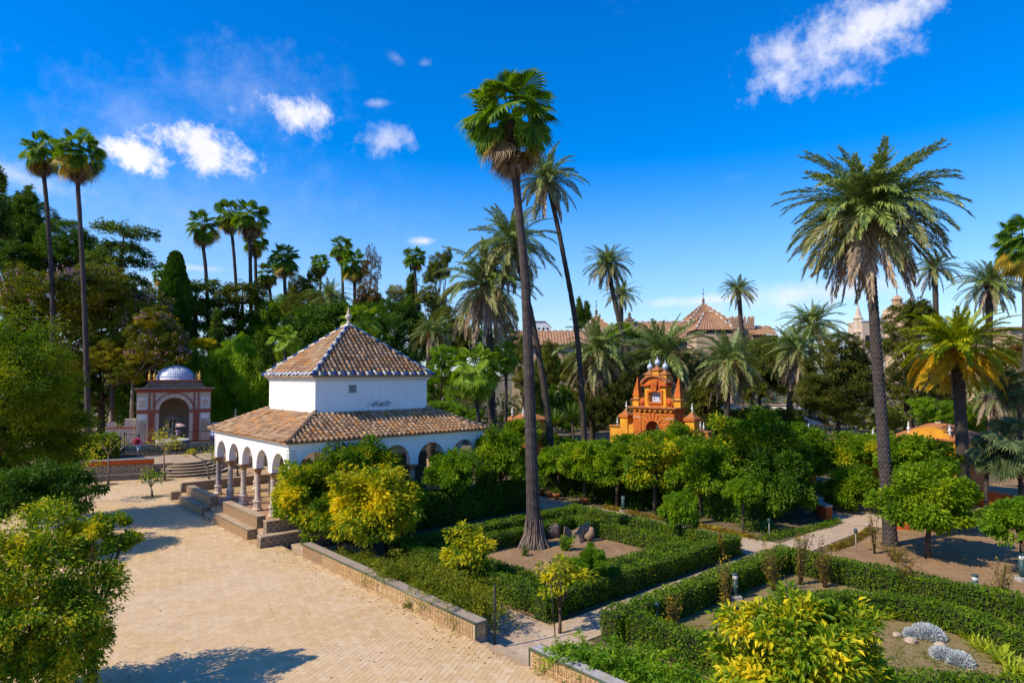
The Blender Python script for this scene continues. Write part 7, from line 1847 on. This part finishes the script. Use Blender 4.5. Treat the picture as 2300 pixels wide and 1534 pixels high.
def spot(label, px, py, h=.55):
    t = thing('spotlight', label, 'garden spotlight', on_ground(px, py, G), 0, 'garden spotlights on stakes')
    m = MB(); m.tube([(0, 0, -.05), (0, 0, h)], .018, M['concrete'], 6); m.build('stake', t)
    m = MB(); m.lathe([(.05, h), (.075, h + .05), (.075, h + .16), (.05, h + .19)], M['lamp_green'], 10); m.build('head', t)
spot('dark spotlight on a pale stake on the sand beside the path', 1923, 1240, .8); spot('spotlight on a stake under the path corner tree', 1728, 1208, .7); spot('dark spotlight with a bright top behind the front hedge', 1476, 1412, .6)
def pot(label, px, py, r=.2):
    t = thing('terracotta_pot', label, 'flower pot', on_ground(px, py, G), 0, 'terracotta pots by the far path')
    m = MB(); m.lathe([(r * .7, 0), (r, .28), (r * 1.12, .30), (r * 1.12, .36), (r * .9, .36), (r * .85, .30)], M['terracotta'], 14); m.build('pot', t)
    n = 130; d = rand_dir(n); d[:, 2] = np.abs(d[:, 2]); L = RNG.uniform(.08, .16, n)
    put('plant', leaf_mesh('plant', d * np.array([.16, .16, .22]) + np.array([0, 0, .38]), d, rand_dir(n), L, L * .4, M['leaf_hedge']), t)
pot('terracotta pot at the end of the pot row by the trunk', 1250, 1122); pot('terracotta pot left of the end one, with a pale stem', 1233, 1117, .18); pot('single orange pot on the corner behind the square hedge', 1312, 1132, .24); pot('terracotta pot nearest the big palm trunk', 1218, 1112, .18)
sp0 = on_ground(1240, 1205, G)
bm = bmesh.new(); bmesh.ops.create_icosphere(bm, subdivisions=3, radius=.42)
for v in bm.verts: v.co *= 1 + .16 * math.sin(v.co.x * 9) * math.cos(v.co.y * 8 + 1) + .05 * math.sin(v.co.z * 31); v.co.z = v.co.z * .85 + .18
me = bpy.data.meshes.new('root_boss'); bm.to_mesh(me); bm.free(); me.materials.append(M['palm_foot'])
tag(put('root_boss', me, None, sp0 + Vector((0, 0, .1)), scale=(1.0, .9, 1)), 'rounded fibrous root boss bulging from the right of the tallest palm foot', 'root boss')
stp = thing('tree_stump', 'hollow pale stump overgrown with ivy on the sandy square bed', 'stump', on_ground(1292, 1212, G))
m = MB(); n = 14; prof = []
vs = []
for z, r in ((-.05, .62), (.2, .50), (.5, .46)):
    for k in range(n): a = 2 * math.pi * k / n; q = r * (1 + .16 * math.sin(3 * a) + random.uniform(-.06, .06)); vs.append((q * math.cos(a), q * math.sin(a), z + (.16 * math.sin(2 * a + 1) if z > .3 else 0)))
for k in range(n): a = 2 * math.pi * k / n; vs.append((.30 * math.cos(a), .30 * math.sin(a), .25))
m.add(vs, [(i * n + k, i * n + (k + 1) % n, (i + 1) * n + (k + 1) % n, (i + 1) * n + k) for i in range(3) for k in range(n)] + [tuple(range(3 * n, 4 * n))], M['stump']); m.build('stump', stp)
for x, y, h in ((.55, .1, .75), (.72, -.25, .6)):
    m = MB(); m.tube([(x * .7, y, .1), (x, y, h * .6), (x * 1.05, y + .08, h)], [.2, .16, .10], M['stump'], 8, wob=.3); m.build('branch_stub', stp)
ft = thing('palm_foot', 'grey fibrous flare at the foot of the tallest palm', 'palm base', on_ground(1200, 1226, G))
m = MB()
for k in range(90):
    a = 2 * math.pi * k / 90 + random.uniform(-.06, .06); r = .58 + random.uniform(-.06, .22); h_ = random.uniform(.55, 1.35); m.tube([(math.cos(a) * .36, math.sin(a) * .36, h_), (math.cos(a + .05) * .43, math.sin(a + .05) * .43, h_ * .45), (math.cos(a) * (r * .5 + .26), math.sin(a) * (r * .5 + .26), .14), (math.cos(a) * r, math.sin(a) * r, -.04)], [.012, .034, .036, .02], M['palm_foot'], 4, wob=.4, smooth=False)
m.build('root_fibres', ft, kind='stuff')
pl = MB(); pl.tube([(0, 0, -.1), (0, 0, 1.75)], .028, M['iron'], 8); tag(pl.build('iron_pole', loc=uvz(14.25, 11.80, G)), 'thin black iron pole at the end of the long tiled wall', 'pole')
pl = MB(); pl.tube([(0, 0, -.1), (-.12, 0, 1.5)], .018, M['iron'], 6); tag(pl.build('garden_stake', loc=on_ground(1248, 1432, G)), 'thin dark stake leaning beside the little yellow citrus tree', 'stake')
lp = thing('lamp_post', 'short black lamp post seen through the pavilion columns', 'lamp post', on_ground(533, 1072, 0))
m = MB(); m.lathe([(.22, 0), (.20, .12), (.09, .2), (.06, .35), (.045, 2.2), (.09, 2.3)], M['iron'], 10); m.build('post', lp)
m = MB(); m.lathe([(.10, 2.3), (.18, 2.65), (.20, 2.7), (.03, 2.9)], M['lamp_white'], 8); m.build('lantern', lp)
bs = MB(); bs.box(-.42, .42, -.14, .14, 0, .30, M['concrete'], bev=.03); tag(bs.build('stone_block', loc=uvz(20.6, 13.0, G), rot=(0, 0, A1 + .2)), 'pale stone block in the shade behind the long tiled wall', 'stone block')
# marker stone by the path
bs = MB(); bs.lathe([(.10, 0), (.11, .10), (.06, .14)], M['concrete'], 8); tag(bs.build('white_stone', loc=on_ground(1948, 1182, G)), 'small white stone on the paving of the round court', 'stone')

# ------------------------------------------------------------------ people
def body_mat(name, bands):
    """clothing by height on the body"""
    m, T = new_mat(name); z = T.n('ShaderNodeSeparateXYZ', ins={0: T.n('ShaderNodeTexCoord').outputs['Object']}).outputs[2]
    col = bands[0][1]
    for h, c in bands[1:]: col = T.mix(T.math('GREATER_THAN', z, h), col, c)
    p = T.n('ShaderNodeBsdfPrincipled', ins={'Base Color': col, 'Roughness': .8}); finish(T, p.outputs[0]); return m
def person(label, pos, facing, bands, stride=.18, arm=.12, raise_arm=False, h=1.74):
    t = thing('person', label, 'person', pos, facing); s = h / 1.74
    J = {'pelvis': (0, 0, .94), 'waist': (0, .01, 1.08), 'chest': (0, .0, 1.30), 'neck': (0, .0, 1.50), 'head': (0, -.02, 1.62), 'crown': (0, -.01, 1.72)}
    R = {'pelvis': .155, 'waist': .135, 'chest': .165, 'neck': .058, 'head': .095, 'crown': .075}
    E = [('pelvis', 'waist'), ('waist', 'chest'), ('chest', 'neck'), ('neck', 'head'), ('head', 'crown')]
    for sd, sg in (('l', 1), ('r', -1)):
        f = sg * stride
        J.update({'hip' + sd: (sg * .095, 0, .88), 'knee' + sd: (sg * .10, -f * .55, .50), 'ankle' + sd: (sg * .10, -f * .6 + .06, .09), 'toe' + sd: (sg * .11, -f * .6 - .12, .04)})
        R.update({'hip' + sd: .098, 'knee' + sd: .062, 'ankle' + sd: .042, 'toe' + sd: .036})
        E += [('pelvis', 'hip' + sd), ('hip' + sd, 'knee' + sd), ('knee' + sd, 'ankle' + sd), ('ankle' + sd, 'toe' + sd)]
        if raise_arm and sg > 0: el, ha = (sg * .27, -.10, 1.22), (sg * .16, -.24, 1.42)
        else: el, ha = (sg * (.25 + arm * .3), .03 + f * .2, 1.15), (sg * (.25 + arm), -.08 + f * .5, .92)
        J.update({'sh' + sd: (sg * .185, 0, 1.42), 'el' + sd: el, 'ha' + sd: ha}); R.update({'sh' + sd: .065, 'el' + sd: .045, 'ha' + sd: .036})
        E += [('chest', 'sh' + sd), ('sh' + sd, 'el' + sd), ('el' + sd, 'ha' + sd)]
    ks = list(J); me = bpy.data.meshes.new('body'); me.from_pydata([tuple(x * s for x in J[k]) for k in ks], [(ks.index(a), ks.index(b)) for a, b in E], [])
    me.materials.append(body_mat('clothed_body', bands)); o = put('body', me, t)
    sk = o.modifiers.new('skin', 'SKIN'); sk.use_smooth_shade = True
    for i, k in enumerate(ks):
        me.skin_vertices[0].data[i].radius = (R[k] * s, R[k] * s * (.75 if k in ('pelvis', 'waist', 'chest') else 1)); me.skin_vertices[0].data[i].use_root = (k == 'pelvis')
    o.modifiers.new('sub', 'SUBSURF').levels = 1; o.modifiers['sub'].render_levels = 2
    m = MB(); m.lathe([(.02, .115), (.075, .09), (.105, .03), (.108, -.03), (.09, -.07)], M['hair'], 14, c=(0, .012, 1.64 * s), sy=1.02); m.build('hair', t)
    return t
SK = (.42, .25, .17)
mp = on_ground(310, 1026, TZ)
person('man in a pink shirt and pale blue shorts walking away beside the tank', mp, math.radians(160), [(0, (.5, .5, .5)), (.1, SK), (.50, (.36, .48, .66)), (.97, (.62, .05, .16)), (1.5, SK)])
bk = MB(); bk.box(-.17, .17, -.02, .20, 1.0, 1.46, M['pack_red'], bev=.07); bk.box(-.12, .12, .20, .27, 1.03, 1.24, M['pack_red'], bev=.03)
for s_ in (-1, 1): bk.tube([(s_ * .12, .02, 1.46), (s_ * .13, -.10, 1.50), (s_ * .13, -.17, 1.35), (s_ * .14, -.10, 1.08)], .022, M['pack_red'], 5)
o = bk.build('backpack', loc=mp + Vector((0, 0, .0)), rot=(0, 0, math.radians(160))); tag(o, 'dark red backpack on the back of the man in the pink shirt', 'backpack'); o.location = mp + Matrix.Rotation(math.radians(160), 3, 'Z') @ Vector((0, .13, 0))
up_ = terr(65.9, 17.35, TZ)
person('person in a lilac top standing under a peach umbrella before the domed pavilion', up_, math.radians(20), [(0, (.03, .03, .04)), (.95, (.55, .36, .56)), (1.5, SK)], .05, .1, True, 1.62)
um = thing('umbrella', 'open peach coloured umbrella held by the person at the domed pavilion', 'umbrella', up_)
m = MB(); hx = Matrix.Rotation(math.radians(20), 3, 'Z') @ Vector((.15, -.24, 0)); m.tube([(hx.x, hx.y, 1.20), (hx.x * .6, hx.y * .6, 2.02)], .012, M['iron'], 6); m.build('shaft', um)
m = MB(); m.lathe([(.62, 1.68), (.58, 1.75), (.42, 1.86), (.22, 1.95), (.02, 2.0)], M['umbrella'], 10, c=(hx.x * .7, hx.y * .7, 0)); m.build('canopy', um)
person('person in dark trousers and pale blue shirt by the right end of the tank', on_ground(478, 1002, TZ), math.radians(-30), [(0, (.02, .02, .03)), (.1, (.03, .035, .09)), (.95, (.36, .38, .62)), (1.5, SK)], .08, .06)
